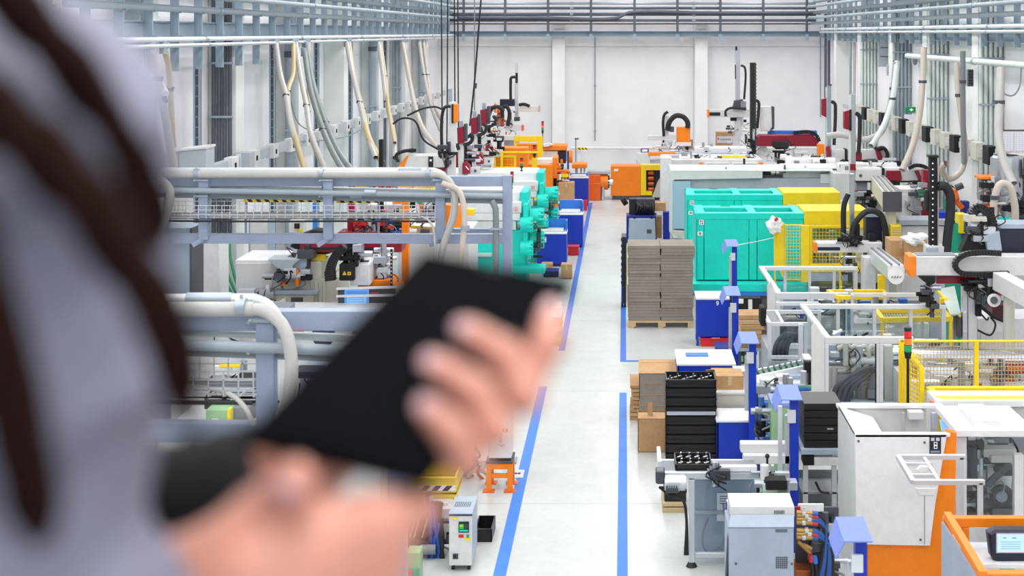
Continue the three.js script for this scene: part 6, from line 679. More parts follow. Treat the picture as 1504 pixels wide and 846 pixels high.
{ const cart = (label, x0, x1, yT, yB, d, dep, bk) => { const t = T('blue_cart', label, 'cart'), a = PX(x0, d), b = PX(x1, d), y = PY(yT, d), yb = Math.max(.06, PY(yB, d)); t.p('body', m.blue, BOX(a, b, yb, y, -d - dep, -d, .01)); t.p('top', m.white, BOX(a - .01, b + .01, y, y + .03, -d - dep, -d + .01, .006)); t.p('back_rail', m.skyBlue, BOX(a, b, y + .03, y + bk, -d - dep - .04, -d - dep, .006)); t.p('side_rail', m.skyBlue, BOX(b - .03, b, y + .03, y + bk, -d - dep, -d - dep + .35, .006)); for (const x of [a + .02, b - .08]) for (const z of [-d - .1, -d - dep + .04]) { t.p('wheel', m.rubber, CYL(V(x, .05, z), V(x + .04, .05, z), .05)); t.p('fork', m.darkSteel, BOX(x, x + .04, .05, yb + .02, z - .02, z + .02)); } t.p('tray', m.offwhite, BOX(a + .05, b - .08, y + .03, y + .08, -d - dep + .05, -d - .12, .01)); t.end(); };
  cart('blue cart with open top frame closest to the pipe bridge end', 789, 832, 344, 388, 32.0, .6, .28); cart('blue cart beside the red bin, second along the first row', 820, 856, 316, 362, 34.8, .7, .3); cart('blue cart before the orange machine at the aisle end', 836, 864, 262, 309, 42.6, .6, .1);
  const bin = (l, x0, x1, y0, d) => { const t = T('red_bin', l, 'bin'); t.p('body', m.red, FB(x0, x1, y0, d, .3, .02)); t.p('rim', m.red, PB(x0 - .5, x1 + .5, y0 - 1, y0 + 1, d - .01, .32, .006)); t.end(); }; bin('red bin on the floor beside the blue tape and second cart', 834, 850, 363, 33.6); bin('small red bin beside the farthest blue cart', 855, 862, 296, 42);
  flatBox('brown carton standing on the far blue cart', 820, 843, 269, 297, 38.6, .5); { const s = T('carton_stand', 'blue stand under the far brown carton', 'stand'); s.p('body', m.blue, FB(821, 853, 298, 38.5, .6)); s.p('top', m.white, PB(820, 854, 296.5, 299, 38.49, .62)); s.end(); }
  flatBox('small pale carton on the floor beside the first blue cart', 824, 840, 389, 409, 30.4, .3, undefined, m.card); flatBox('low brown carton behind the first blue cart foot', 795, 811, 388, 396, 31.4, .3);
  { const t = T('plastic_bin', 'navy blue louvred crate at the foot of the first blue cart', 'bin'); t.p('body', m.blueDeep, FB(798, 820, 398, 30.6, .4, .01)); for (let i = 0; i < 3; i++) t.p('slot', m.navy, PB(799, 819, 400 + i * 4, 402 + i * 4, 30.59, .01, 0)); t.end(); }
  { const d = 23.9; for (let i = 0; i < 8; i++) one('cardboard_sheet', 'cardboard sheet in the stack beside the aisle past the fingers', 'cardboard', i > 5 ? m.paper : i % 2 ? m.wood : m.card, BOX(PX(790, d), PX(825 - rr(0, 2), d), i * .085, i * .085 + .075, -d - .6, -d + rr(-.03, .02), .004), 'cardboard sheets beside the aisle'); } }
// orange machines far left
{ const d = 38.6, t = T('moulding_machine', 'orange moulding machine with stepped covers beside the yellow post', 'machine'); t.p('body', m.orange, PB(789, 812, 242, 276, d, 1.2, .02)); t.p('base', m.orangeDeep, FB(760, 812, 276, d + .05, 1.2)); t.p('cover', m.orange, PB(745, 781, 241, 262, d + .2, 1.2, .02)); t.p('step_cover', m.white, PRISM([[789, 246], [796, 246], [798, 242], [812, 240], [812, 234], [789, 234]], d + .2, .6)); t.p('column', m.orange, PB(811, 818, 232, 262, d + .2, 1, .02)); t.p('core', m.blackMatte, PB(812, 817, 262, 275, d + .3, .5)); t.p('yellow_post', m.yellow, FB(781, 789, 232, d - .3, .12)); clutter(t, 818, 832, 240, 275, d + .2, 24, [m.orange, m.orangeDeep, m.yellow, m.chrome, m.hood, m.blackMatte], .3); t.p('blue_rail', m.blueDeep, PB(833, 835.5, 222, 264, d + .3, .1)); t.end();
  const e = 42, u = T('moulding_machine', 'orange moulding machine with a dark core under a slab roof', 'machine'); u.p('roof', m.orange, PB(797, 832, 214, 221, e, 1.0, .02)); u.p('core', m.navy, PB(819, 831, 221, 240, e + .1, .8)); u.p('nut', m.orange, CYL(W(834, 230, e + .2), W(841, 230, e + .2), .2, .2, 18)); u.p('body', m.orange, FB(770, 819, 240, e + .1, 1.2, .02)); u.p('panel', m.offwhite, PB(797, 819, 222, 234, e + .05, .3)); u.p('chute', m.white, PRISM([[798, 212], [806, 210], [812, 212], [806, 215], [798, 216]], e - .1, .2)); u.end();
  const f = 44.6, w = T('moulding_machine', 'orange machine end with a round bolted flange at the aisle end', 'machine'); w.p('body', m.orangeDeep, FB(864, 882, 257, f, .9, .02)); w.p('seam', m.orange, PB(864, 882, 269, 270, f - .01, .02, 0)); const hb = w.p('flange', m.orange, CYL(W(882, 267, f + .3), W(893, 267, f + .3), .26, .26, 20)); for (let k = 0; k < 8; k++) { const a = k * Math.PI / 4; w.p('bolt', m.darkSteel, CYL(W(893, 267, f + .3).add(V(-.05, Math.cos(a) * .18, Math.sin(a) * .18)), W(893, 267, f + .3).add(V(.05, Math.cos(a) * .18, Math.sin(a) * .18)), .035, .035, 8), hb); } w.p('ram', m.chrome, CYL(W(893, 267, f + .3), W(900, 267, f + .3), .14, .14, 16)); w.p('leg', m.chrome, CYL(V(PX(885, f), 0, -f - .1), V(PX(885, f), PY(275, f), -f - .1), .06)); w.p('top_plate', m.orange, PB(840, 862, 241, 247.5, f - .3, .8, .03)); for (const x of [846, 852, 857]) w.p('strut', m.grey, FB(x, x + 2.5, 247, f - .1, .1)); w.p('top_rail', m.grey, PB(862, 896, 252, 256, f + .1, .5)); w.end();
  const s = T('sign_post', 'slim grey post with a striped black and yellow arm at the aisle end', 'post'); s.p('post', m.pipeGrey, FB(844.6, 846.6, 205, 45.5, .06)); s.p('cap', m.darkGrey, PB(844, 850, 203, 205, 45.48, .05, 0)); s.p('arm', m.yellow, PB(847, 863, 217, 220, 45.48, .05, 0)); for (let i = 0; i < 3; i++) s.p('stripe', m.black, SLAB([W(849 + i * 5, 217, 45.47), W(851 + i * 5, 217, 45.47), W(853 + i * 5, 220, 45.47), W(851 + i * 5, 220, 45.47)].reverse(), .004)); s.end(); }
{ // yellow cages
  const d = 40.5, t = T('mesh_guard', 'tall yellow mesh cage on the far orange machine', 'machine guard'); meshPanel(t, 755, 797, 200, 240, d, .12, .08); t.p('top_band', m.yellow, PB(755, 797, 200, 208, d - .02, .06)); t.p('side_post', m.yellow, PB(789, 797, 200, 258, d - .05, .1)); t.p('inner_box', m.orange, PB(758, 790, 212, 240, d + .2, .5)); t.p('leg', m.yellow, FB(757, 759, 240, d, .06)); t.end();
  const e = 36.4, u = T('mesh_guard', 'yellow post and rail guard before the orange covers', 'machine guard'); u.p('rail', m.yellow, PB(735, 790, 222.5, 225, e, .06)); u.p('post', m.yellow, PB(735, 738.5, 224, 258, e, .08)); u.p('rail', m.yellow, PB(708, 780, 246, 252, e + .3, .1)); u.p('rail', m.yellow, PB(700, 755, 250, 258, e - .8, .12)); meshPanel(u, 725, 758, 228, 248, e + .1, .12, .06); u.p('inner_box', m.orange, PB(725, 775, 217, 245, e + .5, .6, .02)); u.p('leg', m.yellow, FB(706, 709, 256, e - .7, .06)); u.end(); }
for (const [l, px, y0, y1, yb, d, w] of [['small signal tower on the farthest yellow cage', 797, 178, 192, 214, 41, 3.5], ['small green topped signal tower beside the yellow post', 785, 213, 226, 231, 38.36, 5], ['small signal tower at the white machine top', 766, 232, 244, 250, 33.1, 5], ['small dark signal tower beside the bridge end post', 752, 252, 265, 275, 29.5, 5]]) signalTower(l, px, y0, y1, yb, d, w);
// robots of the left row with dark red drives
[[30.5, 0, 0, 'next to the pipe bridge'], [33.5, 20, -14, 'in the middle of the dark red trio'], [36.5, 34, -26, 'last of the dark red trio']].forEach(([d, ox, oy, w], i) => {
  const t = T('linear_robot', 'white mast robot with dark red drive covers, ' + w, 'robot', 'dark red robots of the first row'), X = (x) => x + ox, Y = (y) => y + oy;
  t.p('mast', m.offwhite, PB(X(673), X(681), Y(212), Y(258), d, .16)); t.p('motor_cover', m.maroon, PRISM([[X(671), Y(188)], [X(680), Y(186)], [X(681), Y(211)], [X(672), Y(211)]], d - .05, .25, .015)); t.p('motor_cap', m.zinc, PB(X(674), X(679), Y(177), Y(187), d, .12)); t.p('rear_unit', m.darkGrey, PB(X(681), X(685.5), Y(182), Y(208), d + .05, .2)); t.p('drive_cover', m.maroon, PRISM([[X(679), Y(240)], [X(684), Y(237)], [X(689), Y(243)], [X(690), Y(255)], [X(679), Y(256)]], d - .25, .3, .015)); t.p('slash', m.paper, SLAB([W(X(683), Y(244), d - .26), W(X(685), Y(244), d - .26), W(X(689), Y(249), d - .26), W(X(688), Y(250), d - .26)].reverse(), .004)); t.p('drive_cover', m.maroon, PRISM([[X(666), Y(228)], [X(672), Y(225)], [X(673), Y(246)], [X(667), Y(246)]], d + .1, .3, .015)); t.p('arm', m.offwhite, PB(X(688), X(704), Y(246), Y(256), d - .05, .3)); t.p('pin', m.darkSteel, CYL(W(X(698), Y(251), d - .04), W(X(698), Y(251), d - .08), .03)); t.p('spine', m.blackMatte, PB(X(682), X(686), Y(210), Y(240), d + .1, .15)); loopCable(t, 'cable', [[X(681), Y(214)], [X(692), Y(208)], [X(694), Y(200)], [X(690), Y(196)]], d, .04); loopCable(t, 'cable', [[X(666), Y(216)], [X(671), Y(213)], [X(674), Y(220)]], d - .05, .04); t.p('stand', m.grey, FB(X(674), X(686), Y(256), d + .1, .25)); clutter(t, X(682), X(704), Y(210), Y(246), d + .05, 14, [m.blackMatte, m.steel, m.darkSteel, m.offwhite], .2); t.end();
});
{ const d = 27.6, t = T('linear_robot', 'robot with an orange box on its pale mast and an orange nosed arm', 'robot'); t.p('mast', m.offwhite, PB(659, 668, 150, 258, d, .2)); t.p('mast_top', m.pipeGrey, PB(658, 663, 130, 158, d + .1, .12)); t.p('drive_box', m.orange, PB(665, 672, 153, 180, d - .05, .2, .01)); t.p('drive_back', m.black, PB(663, 666, 153, 181, d - .06, .18)); t.p('arm', m.offwhite, PRISM([[597, 231], [600, 228], [656, 227], [656, 246], [594, 248], [590, 240]], d - .1, .4, .02)); t.p('nose', m.orange, PRISM([[585, 244], [597, 229], [600, 229], [592, 248], [588, 248]], d - .12, .4, .01)); t.p('clamp', m.black, PB(629, 636, 230, 250, d - .14, .5)); t.p('plate', m.paper, PB(631, 634, 234, 237, d - .15, .02, 0)); t.p('clamp', m.black, PB(653, 657, 234, 247, d - .14, .3)); loopCable(t, 'cable', [[662, 156], [654, 157], [650, 166], [649, 215], [651, 228]], d, .032); loopCable(t, 'cable', [[585, 238], [582, 228], [590, 223], [607, 220]], d - .1, .035); t.p('connector', m.blackMatte, PB(600, 610, 219, 224, d - .1, .15)); t.p('stand', m.maroon, PB(618, 655, 247, 251, d - .05, .3)); t.p('stand', m.grey, FB(640, 655, 251, d, .3)); loopCable(t, 'cable', [[577, 182], [590, 174], [605, 175], [612, 181], [622, 205], [648, 222]], d + .3, .02); loopCable(t, 'cable', [[598, 170], [620, 160], [640, 157], [652, 162]], d + .2, .02); clutter(t, 640, 664, 215, 240, d - .1, 14, [m.blackMatte, m.steel, m.darkSteel], .15); t.end(); }
{ const d = 43.2, t = T('linear_robot', 'far robot with a slim mast and two white arms before the end wall pilaster', 'robot'); t.p('mast', m.alu, PB(756.5, 760.5, 92, 166, d, .12)); t.p('mast_lower', m.offwhite, PB(756, 761, 122, 175, d + .05, .15)); t.p('mast_slot', m.black, PB(757, 760.5, 107, 122, d - .02, .05)); t.p('drive_box', m.navy, PB(734, 755, 146, 156, d - .05, .3)); t.p('arm', m.offwhite, PB(763, 792, 155.5, 164, d - .1, .3)); t.p('arm_cap', m.hoseRib, PB(790.5, 793, 155, 164.5, d - .11, .32)); t.p('arm', m.offwhite, PB(742, 768, 184, 192, d - .5, .3)); t.p('arm_cap', m.orangeDeep, PB(766, 768.5, 184, 192.5, d - .51, .32)); t.p('arm', m.offwhite, PB(728, 755, 199, 206, d - 1.2, .3)); loopCable(t, 'cable', [[757, 113], [751, 114], [750, 122], [750, 146]], d, .045); loopCable(t, 'cable', [[762, 154], [770, 153], [778, 156]], d - .1, .05); loopCable(t, 'cable', [[718, 170], [722, 160], [732, 157], [740, 164]], d - 1, .06); loopCable(t, 'cable', [[738, 172], [738, 160], [743, 156], [748, 164], [746, 185]], d - .6, .06); t.p('foot', m.darkGrey, PB(755, 763, 172, 178, d - .05, .25)); t.p('orange_block', m.orangeDeep, PB(730, 740, 160, 186, d - .3, .2)); t.p('stand', m.grey, FB(740, 762, 200, d, .4)); clutter(t, 722, 756, 156, 205, d - .6, 44, [m.blackMatte, m.steel, m.darkSteel, m.orange, m.orangeDeep, m.offwhite], .4); t.end(); }
// ---------- lower left, under the near bridge ----------
{ const d = 13.9, t = T('temperature_unit', 'slim pale temperature unit with a green display beside the wide blue tape', 'machine'); const a = PX(659.5, d), b = PX(693, d), y = PY(757, d); t.p('front', m.offwhite, BOX(a, b, .06, y, -d - .03, -d, .006)); t.p('body', m.grey, BOX(a, b, .06, y, -d - .52, -d - .03, .006)); t.p('top', m.cabinet, BOX(a - .004, b + .004, y, y + .02, -d - .52, -d, .006)); for (let i = 0; i < 9; i++) t.p('top_slot', m.darkGrey, BOX(a + .03 + i * .019, a + .038 + i * .019, y + .018, y + .023, -d - .34, -d - .2)); t.p('trim', m.darkGrey, PB(659, 693.5, 755.5, 758, d - .006, .02, 0)); plate(t, 'display', printMat('disp', 96, 96, (c) => { c.fillStyle = '#12181c'; c.fillRect(0, 0, 96, 96); c.fillStyle = '#2fbf4a'; c.fillRect(8, 20, 40, 44); c.fillStyle = '#e4e04a'; c.fillRect(14, 30, 8, 14); c.fillRect(28, 30, 8, 14); c.fillStyle = '#4ad0c0'; c.fillRect(8, 72, 80, 14); c.fillStyle = '#3a4448'; c.fillRect(56, 20, 30, 44); }), 673.5, 689, 766, 782, d - .004); plate(t, 'red_switch', m.red, 673.5, 681, 785, 789.5, d - .004); plate(t, 'green_switch', m.lampGreen, 685, 689, 785, 789.5, d - .004); plate(t, 'yellow_tag', m.yellow, 682, 691, 790, 793.5, d - .004); plate(t, 'yellow_tag', m.yellow, 664, 672, 760, 763, d - .004); plate(t, 'knob', m.darkGrey, 665, 673, 813, 821, d - .004); t.p('key', m.blackMatte, CYL(W(668.5, 817.5, d), W(668.5, 817.5, d - .02), .014)); for (const x of [a + .02, b - .05]) for (const z of [-d - .06, -d - .48]) t.p('wheel', m.rubber, CYL(V(x, .03, z), V(x + .03, .03, z), .03)); t.end(); }
{ const d = 14.6, t = T('yellow_guard_box', 'yellow perforated guard box with a black and white hazard band', 'machine guard'); const x0 = PX(607, d), x1 = PX(670, d), y0 = PY(733, d), y1 = PY(704, d), dep = .55; t.p('front', m.yellow, BOX(x0, x1, y0, y1, -d - .02, -d, .004)); t.p('side', m.yellow, BOX(x1 - .02, x1, y0, y1 + .02, -d - dep, -d - .02)); t.p('back', m.yellow, BOX(x0, x1, y0, y1 + .02, -d - dep - .02, -d - dep)); t.p('floor_plate', m.maroon, BOX(x0, x1, y0 + .05, y0 + .07, -d - dep, -d)); t.p('rim', m.yellow, BOX(x0 - .01, x1 + .01, y1, y1 + .02, -d - .03, -d + .01)); t.p('band', m.paper, PB(612, 669, 713.5, 721, d - .006, .01, 0)); for (let i = 0; i < 3; i++) t.p('stripe', m.black, SLAB([W(624 + i * 16, 713.5, d - .008), W(633 + i * 16, 713.5, d - .008), W(626 + i * 16, 721, d - .008), W(617 + i * 16, 721, d - .008)].reverse(), .003)); const hole = []; for (let i = 0; i < 18; i++) for (const y of [707, 710, 724, 727, 730]) hole.push(PB(613 + i * 3.1, 614.4 + i * 3.1, y, y + 1.3, d - .004, .006, 0)); t.p('perforation', m.hoseYellow, hole).userData.kind = 'stuff'; for (const x of [x0 + .02, x1 - .06]) t.p('leg', m.darkGrey, BOX(x, x + .04, 0, y0, -d - .3, -d - .26)); t.end(); }
{ const d = 14.3, t = T('hose_manifold', 'bundle frame of black and blue water hoses under the yellow guard box', 'manifold'); t.p('back_plate', m.darkGrey, FB(590, 652, 740, d + .2, .04)); for (let i = 0; i < 6; i++) t.p('hose', m.rubber, PT([[596 + i * 5, 870, d], [596 + i * 5, 815 - i * 3, d], [604 + i * 6, 792 + i * 2, d - .05], [616 + i * 5, 806, d]], .03)); for (let i = 0; i < 6; i++) t.p('hose', i % 2 ? m.cableBlue : m.blueDeep, PT([[628 + i * 3.5, 736, d + .1], [630 + i * 3, 770, d], [638 + i * 2 - (i % 3) * 6, 810, d - .04], [628 + i * 4, 870, d]], .02)); for (let i = 0; i < 4; i++) t.p('hose', m.rubber, PT([[640 + i * 3, 738, d], [650 - i * 2, 780, d], [648 + i, 820, d - .05], [636 + i * 4, 862, d]], .017)); t.p('manifold_bar', m.midGrey, CYL(W(618, 807, d - .08), W(640, 807, d - .08), .05)); for (const x of [606, 612, 624]) t.p('cable', m.hoseYellow, PT([[x, 778, d], [x + 4, 760, d - .05], [x - 4, 790, d - .05]], .008)); clutter(t, 622, 656, 740, 790, d + .1, 24, [m.blackMatte, m.cableBlue, m.darkSteel, m.alu, m.offwhite], .1); t.end();
  const g = T('green_box', 'pale green switch box with a red button at the foot of the bridge post', 'box'); g.p('body', m.paleGreen, FB(597, 617, 812, 13.6, .2)); g.p('face', m.green, PB(592, 616, 835, 862, 13.58, .03)); g.p('button', m.red, CYL(W(601, 841, 13.57), W(601, 841, 13.53), .03)); g.end(); }
{ const d = 16.3, t = T('machine_stool', 'orange steel stool frame carrying the white dryer unit', 'stand'), a = PX(714, d), b = PX(752.5, d), y = PY(681, d); for (const x of [a, b - .06]) for (const z of [-d - .06, -d - .36]) { t.p('leg', m.orange, BOX(x, x + .06, .012, y, z, z + .06, .004)); t.p('foot_plate', m.orangeDeep, BOX(x - .04, x + .1, 0, .012, z - .03, z + .09)); } t.p('top_rail', m.orange, BOX(a + .06, b - .06, y - .07, y, -d - .06, -d, .004)); t.p('mid_rail', m.orange, BOX(a + .06, b - .06, y * .48, y * .48 + .05, -d - .05, -d - .01, .004)); t.p('top_plate', m.darkGrey, BOX(a - .005, b + .005, y, y + .025, -d - .38, -d + .01, .004)); t.end();
  const u = T('dryer_unit', 'white upright dryer unit with a red mark on the orange stool', 'machine'), y0 = y + .026, x0 = PX(717, d), x1 = PX(751, d); u.p('body', m.white, BOX(x0, x1, y0 + .03, PY(600, d), -d - .34, -d - .02, .01)); u.p('foot', m.black, BOX(x0 + .01, x1 - .01, y0, y0 + .03, -d - .32, -d - .04)); const mt = printMat('dryer', 64, 128, (c) => { c.fillStyle = '#e9e9ee'; c.fillRect(0, 0, 64, 128); c.fillStyle = '#c9303c'; c.fillRect(36, 6, 22, 20); c.fillStyle = '#e9e9ee'; c.fillRect(42, 12, 10, 8); c.fillRect(46, 6, 3, 20); c.fillStyle = '#5a5f6c'; for (let i = 0; i < 12; i++) c.fillRect(24, 32 + i * 5, 12, 2); c.fillRect(18, 100, 30, 3); c.fillRect(30, 108, 12, 3); }); plate(u, 'printed_panel', mt, 724, 748, 628, 660, d + .018); u.end();
  const c = T('hose_bundle', 'tangle of black and silver hoses behind the orange stool', 'hoses'); for (let i = 0; i < 22; i++) { const x = rr(655, 712), y = rr(660, 705); c.p('hose', [m.rubber, m.darkSteel, m.hose, m.pump, m.copper][i % 5], PT([[x, y - 14, d + .6], [x + rr(-8, 8), y - 4, d + .5], [x + rr(-10, 10), y + 6, d + .5], [x + rr(-14, 14), y + 14, d + .6]], rr(.012, .03))); } c.p('base', m.midGrey, FB(640, 712, 700, d + .7, .5)); c.end();
  const s = T('floor_box', 'flat floor plate with small sockets beside the wide blue tape', 'plate'); s.p('plate', m.offwhite, BOX(PX(753, 16.8), PX(768, 16.8), 0, .012, -17.1, -16.8)); for (const x of [757, 762]) s.p('socket', m.darkGrey, CYL(V(PX(x, 16.9), .012, -16.95), V(PX(x, 16.9), .02, -16.95), .02)); s.end(); }
{ const d = 14.7, t = T('parts_crate', 'open black crate on wooden blocks behind the slim temperature unit', 'crate'), x0 = PX(697, d), x1 = PX(722.5, d), y0 = PY(797, d), y1 = PY(769, d) - .06; t.p('wall', m.crate, BOX(x0, x1, y0, y1, -d - .012, -d)); t.p('wall', m.crate, BOX(x0, x1, y0, y1, -d - .42, -d - .408)); t.p('wall', m.crate, BOX(x0, x0 + .012, y0, y1, -d - .42, -d)); t.p('wall', m.crate, BOX(x1 - .012, x1, y0, y1, -d - .42, -d)); t.p('bottom', m.crate, BOX(x0, x1, y0, y0 + .012, -d - .42, -d)); t.end();
  const n = 4; for (let i = 0; i < n; i++) one('wood_block', 'pale wooden board in the pile under the open black crate', 'wood', m.wood, BOX(PX(695, d) + i * .004, PX(722, d), i * y0 / n, (i + 1) * y0 / n - .004, -d - .45, -d + .01 * i, .004), 'wooden boards under the black crate'); }
{ const d = 15.6, t = T('pallet', 'small wooden pallet piece beside the conveyor motor', 'pallet'); for (let i = 0; i < 2; i++) t.p('deck_board', m.wood, PB(973, 1008, 739 + i * 7, 744.5 + i * 7, d, .5)); for (const x of [974, 990]) t.p('block', m.woodDark, FB(x, x + 12, 752, d + .02, .1)); t.p('bottom_board', m.wood, BOX(PX(973, d), PX(1008, d), 0, .02, -d - .5, -d)); t.end(); const b = T('parts_crate', 'black crate on the small pallet behind the motor', 'crate'); b.p('body', m.crate, PB(976, 1008, 722, 738.5, d + .05, .4)); b.p('rim', m.crate, PB(975, 1009, 721, 724, d + .04, .42, 0)); b.end(); }
// behind the near bridge: grey machine bed, boxes, number sign
{ const d = 14.4, t = T('moulding_machine', 'grey machine bed with black units under the near pipe bridge', 'machine'); t.p('bed', m.offwhite, FB(230, 560, 640, d + .2, 1.2, .02)); t.p('upper_block', m.cabinet, PB(440, 560, 548, 640, d + .5, .8, .02)); t.p('black_unit', m.blackMatte, PB(338, 375, 560, 592, d + .1, .4)); for (let i = 0; i < 5; i++) t.p('fin', m.steel, PB(338, 375, 562 + i * 6, 564 + i * 6, d + .09, .02, 0)); t.p('grey_unit', m.midGrey, PB(338, 366, 598, 624, d - .05, .4, .012)); t.p('white_panel', m.white, PRISM([[312, 538], [340, 536], [340, 550], [312, 552]], d + .3, .05)); t.p('yellow_strip', m.yellow, PB(322, 352, 535, 540, d + .25, .03)); t.p('wheel', m.navy, CYL(W(475, 492, 16.4), W(475, 492, 16.3), .14)); t.p('dark_bar', m.navy, PB(430, 470, 546, 556, d, .3)); clutter(t, 300, 520, 548, 600, d + .3, 60, [m.blackMatte, m.steel, m.alu, m.darkSteel, m.offwhite, m.cableBlue], .4); clutter(t, 300, 520, 600, 640, d + .1, 30, [m.beige, m.steel, m.alu, m.midGrey], .2); t.end();
  const g = T('green_box', 'pale green box with the red number 81 behind the near bridge', 'box'); g.p('body', m.paleGreen, PB(302, 337, 602, 632, d - .2, .3, .01)); g.p('edge', m.yellow, PB(334, 337.5, 602, 630, d - .21, .1, 0)); plate(g, 'number', printMat('eightyone', 96, 96, (c) => { c.fillStyle = '#f1efe8'; c.fillRect(0, 0, 96, 96); c.fillStyle = '#b8323c'; c.font = 'bold 72px sans-serif'; c.fillText('81', 6, 74); }), 311.5, 320.5, 614.5, 624, d - .203); g.end();
  const k = T('moulding_machine', 'wide pale machine plinth running under the far bridge', 'machine'); k.p('base', m.offwhite, FB(250, 620, 470, 17.8, 1.2, .02)); k.p('side_cover', m.white, FB(283, 322, 352, 20.4, .5, .01)); k.p('block', m.midGrey, PB(300, 420, 455, 470, 17.7, .5)); clutter(k, 300, 600, 462, 500, 17.6, 60, [m.cableBlue, m.steel, m.alu, m.midGrey, m.beige, m.orangeDeep], .3); k.end(); }
// ---------- the person in front, holding a phone ----------
function capsule(p, a, b, ra, rb) {
  const abx = b.x - a.x, aby = b.y - a.y, abz = b.z - a.z, l2 = abx * abx + aby * aby + abz * abz || 1e-9;
  let t = ((p.x - a.x) * abx + (p.y - a.y) * aby + (p.z - a.z) * abz) / l2; t = t < 0 ? 0 : t > 1 ? 1 : t;
  return Math.hypot(p.x - a.x - abx * t, p.y - a.y - aby * t, p.z - a.z - abz * t) - (ra + (rb - ra) * t);
}
function field(bones, k) { return (p) => { let d = 1e3; for (const [a, b, ra, rb] of bones) { const e = capsule(p, a, b, ra, rb ?? ra), h = Math.max(k - Math.abs(d - e), 0) / k; d = Math.min(d, e) - h * h * k * .25; } return d; }; }
function sdfMesh(f, lo, hi, cell) {
  const c = lo.clone().add(hi).multiplyScalar(.5), ext = Math.max(hi.x - lo.x, hi.y - lo.y, hi.z - lo.z) / 2 + cell * 3, n = Math.ceil(ext * 2 / cell);
  const mc = new MarchingCubes(n, undefined, false, false, 400000); mc.isolation = 0; const half = n / 2, p = V(0, 0, 0);
  for (let z = 0; z < n; z++) for (let y = 0; y < n; y++) for (let x = 0; x < n; x++) {
    p.set(c.x + (x - half) / half * ext, c.y + (y - half) / half * ext, c.z + (z - half) / half * ext);
    if (p.x < lo.x - cell * 2 || p.x > hi.x + cell * 2 || p.y < lo.y - cell * 2 || p.y > hi.y + cell * 2 || p.z < lo.z - cell * 2 || p.z > hi.z + cell * 2) { mc.field[x + y * n + z * n * n] = -1; continue; }
    mc.field[x + y * n + z * n * n] = -f(p);
  }
  mc.update();
  const pos = mc.positionArray.slice(0, mc.count * 3);
  for (let i = 0; i < pos.length; i += 3) { pos[i] = c.x + pos[i] * ext; pos[i + 1] = c.y + pos[i + 1] * ext; pos[i + 2] = c.z + pos[i + 2] * ext; }
  let g = new THREE.BufferGeometry(); g.setAttribute('position', new THREE.BufferAttribute(pos, 3));
  g = mergeVertices(g, cell * .02); g.computeVertexNormals(); g.setAttribute('uv', new THREE.BufferAttribute(new Float32Array(g.attributes.position.count * 2), 2)); return g.toNonIndexed();
}
const bounds = (bones, pad) => { const b = new THREE.Box3(); for (const [a, c, ra, rb] of bones) for (const [q, r] of [[a, ra], [c, rb ?? ra]]) { b.expandByPoint(q.clone().addScalar(r + pad)); b.expandByPoint(q.clone().addScalar(-r - pad)); } return b; };
const meshBones = (bones, k, cell, warp) => { const b = bounds(bones, cell * 2 + (warp ? .012 : 0)), f = field(bones, k); return sdfMesh(warp ? (p) => f(p) + warp(p) : f, b.min, b.max, cell); };
// phone plane
const pu = V(.3117, .3037, -.9003).normalize(), pv = V(.9498, -.1271, .286); pv.addScaledVector(pu, -pv.dot(pu)).normalize(); const pn = pv.clone().cross(pu).normalize(), pc = V(-.0932, 5.3508, -.6341);
function onPhone(px, py, off) { const o = V(0, EYE, 0), dir = V((px - VX) / F, -(py - VY) / F, -1), t = pc.clone().addScaledVector(pn, off).sub(o).dot(pn) / dir.dot(pn); return o.addScaledVector(dir, t); }
{
  const t = T('smartphone', 'black smartphone held in the hands of the person', 'phone'), mat = new THREE.Matrix4().makeBasis(pv, pu, pn).setPosition(pc);
  const g = (w, h, l, r, x, y, z) => prep(new RoundedBoxGeometry(w, h, l, 2, r)).translate(x, y, z).applyMatrix4(mat);
  t.p('case', new THREE.MeshPhysicalMaterial({ color: '#0b0c10', roughness: .9, specularIntensity: .15 }), g(.087, .173, .009, .004, 0, 0, -.001));
  t.p('screen', new THREE.MeshPhysicalMaterial({ color: '#0a0b0f', roughness: .9, specularIntensity: .08 }), g(.081, .166, .002, .0008, 0, 0, .0038));
  t.p('side_button', m.black, g(.002, .02, .004, .0008, .0438, .03, 0)); t.p('earpiece', m.darkGrey, g(.014, .0015, .001, .0003, 0, .078, .0045)); t.end();
}
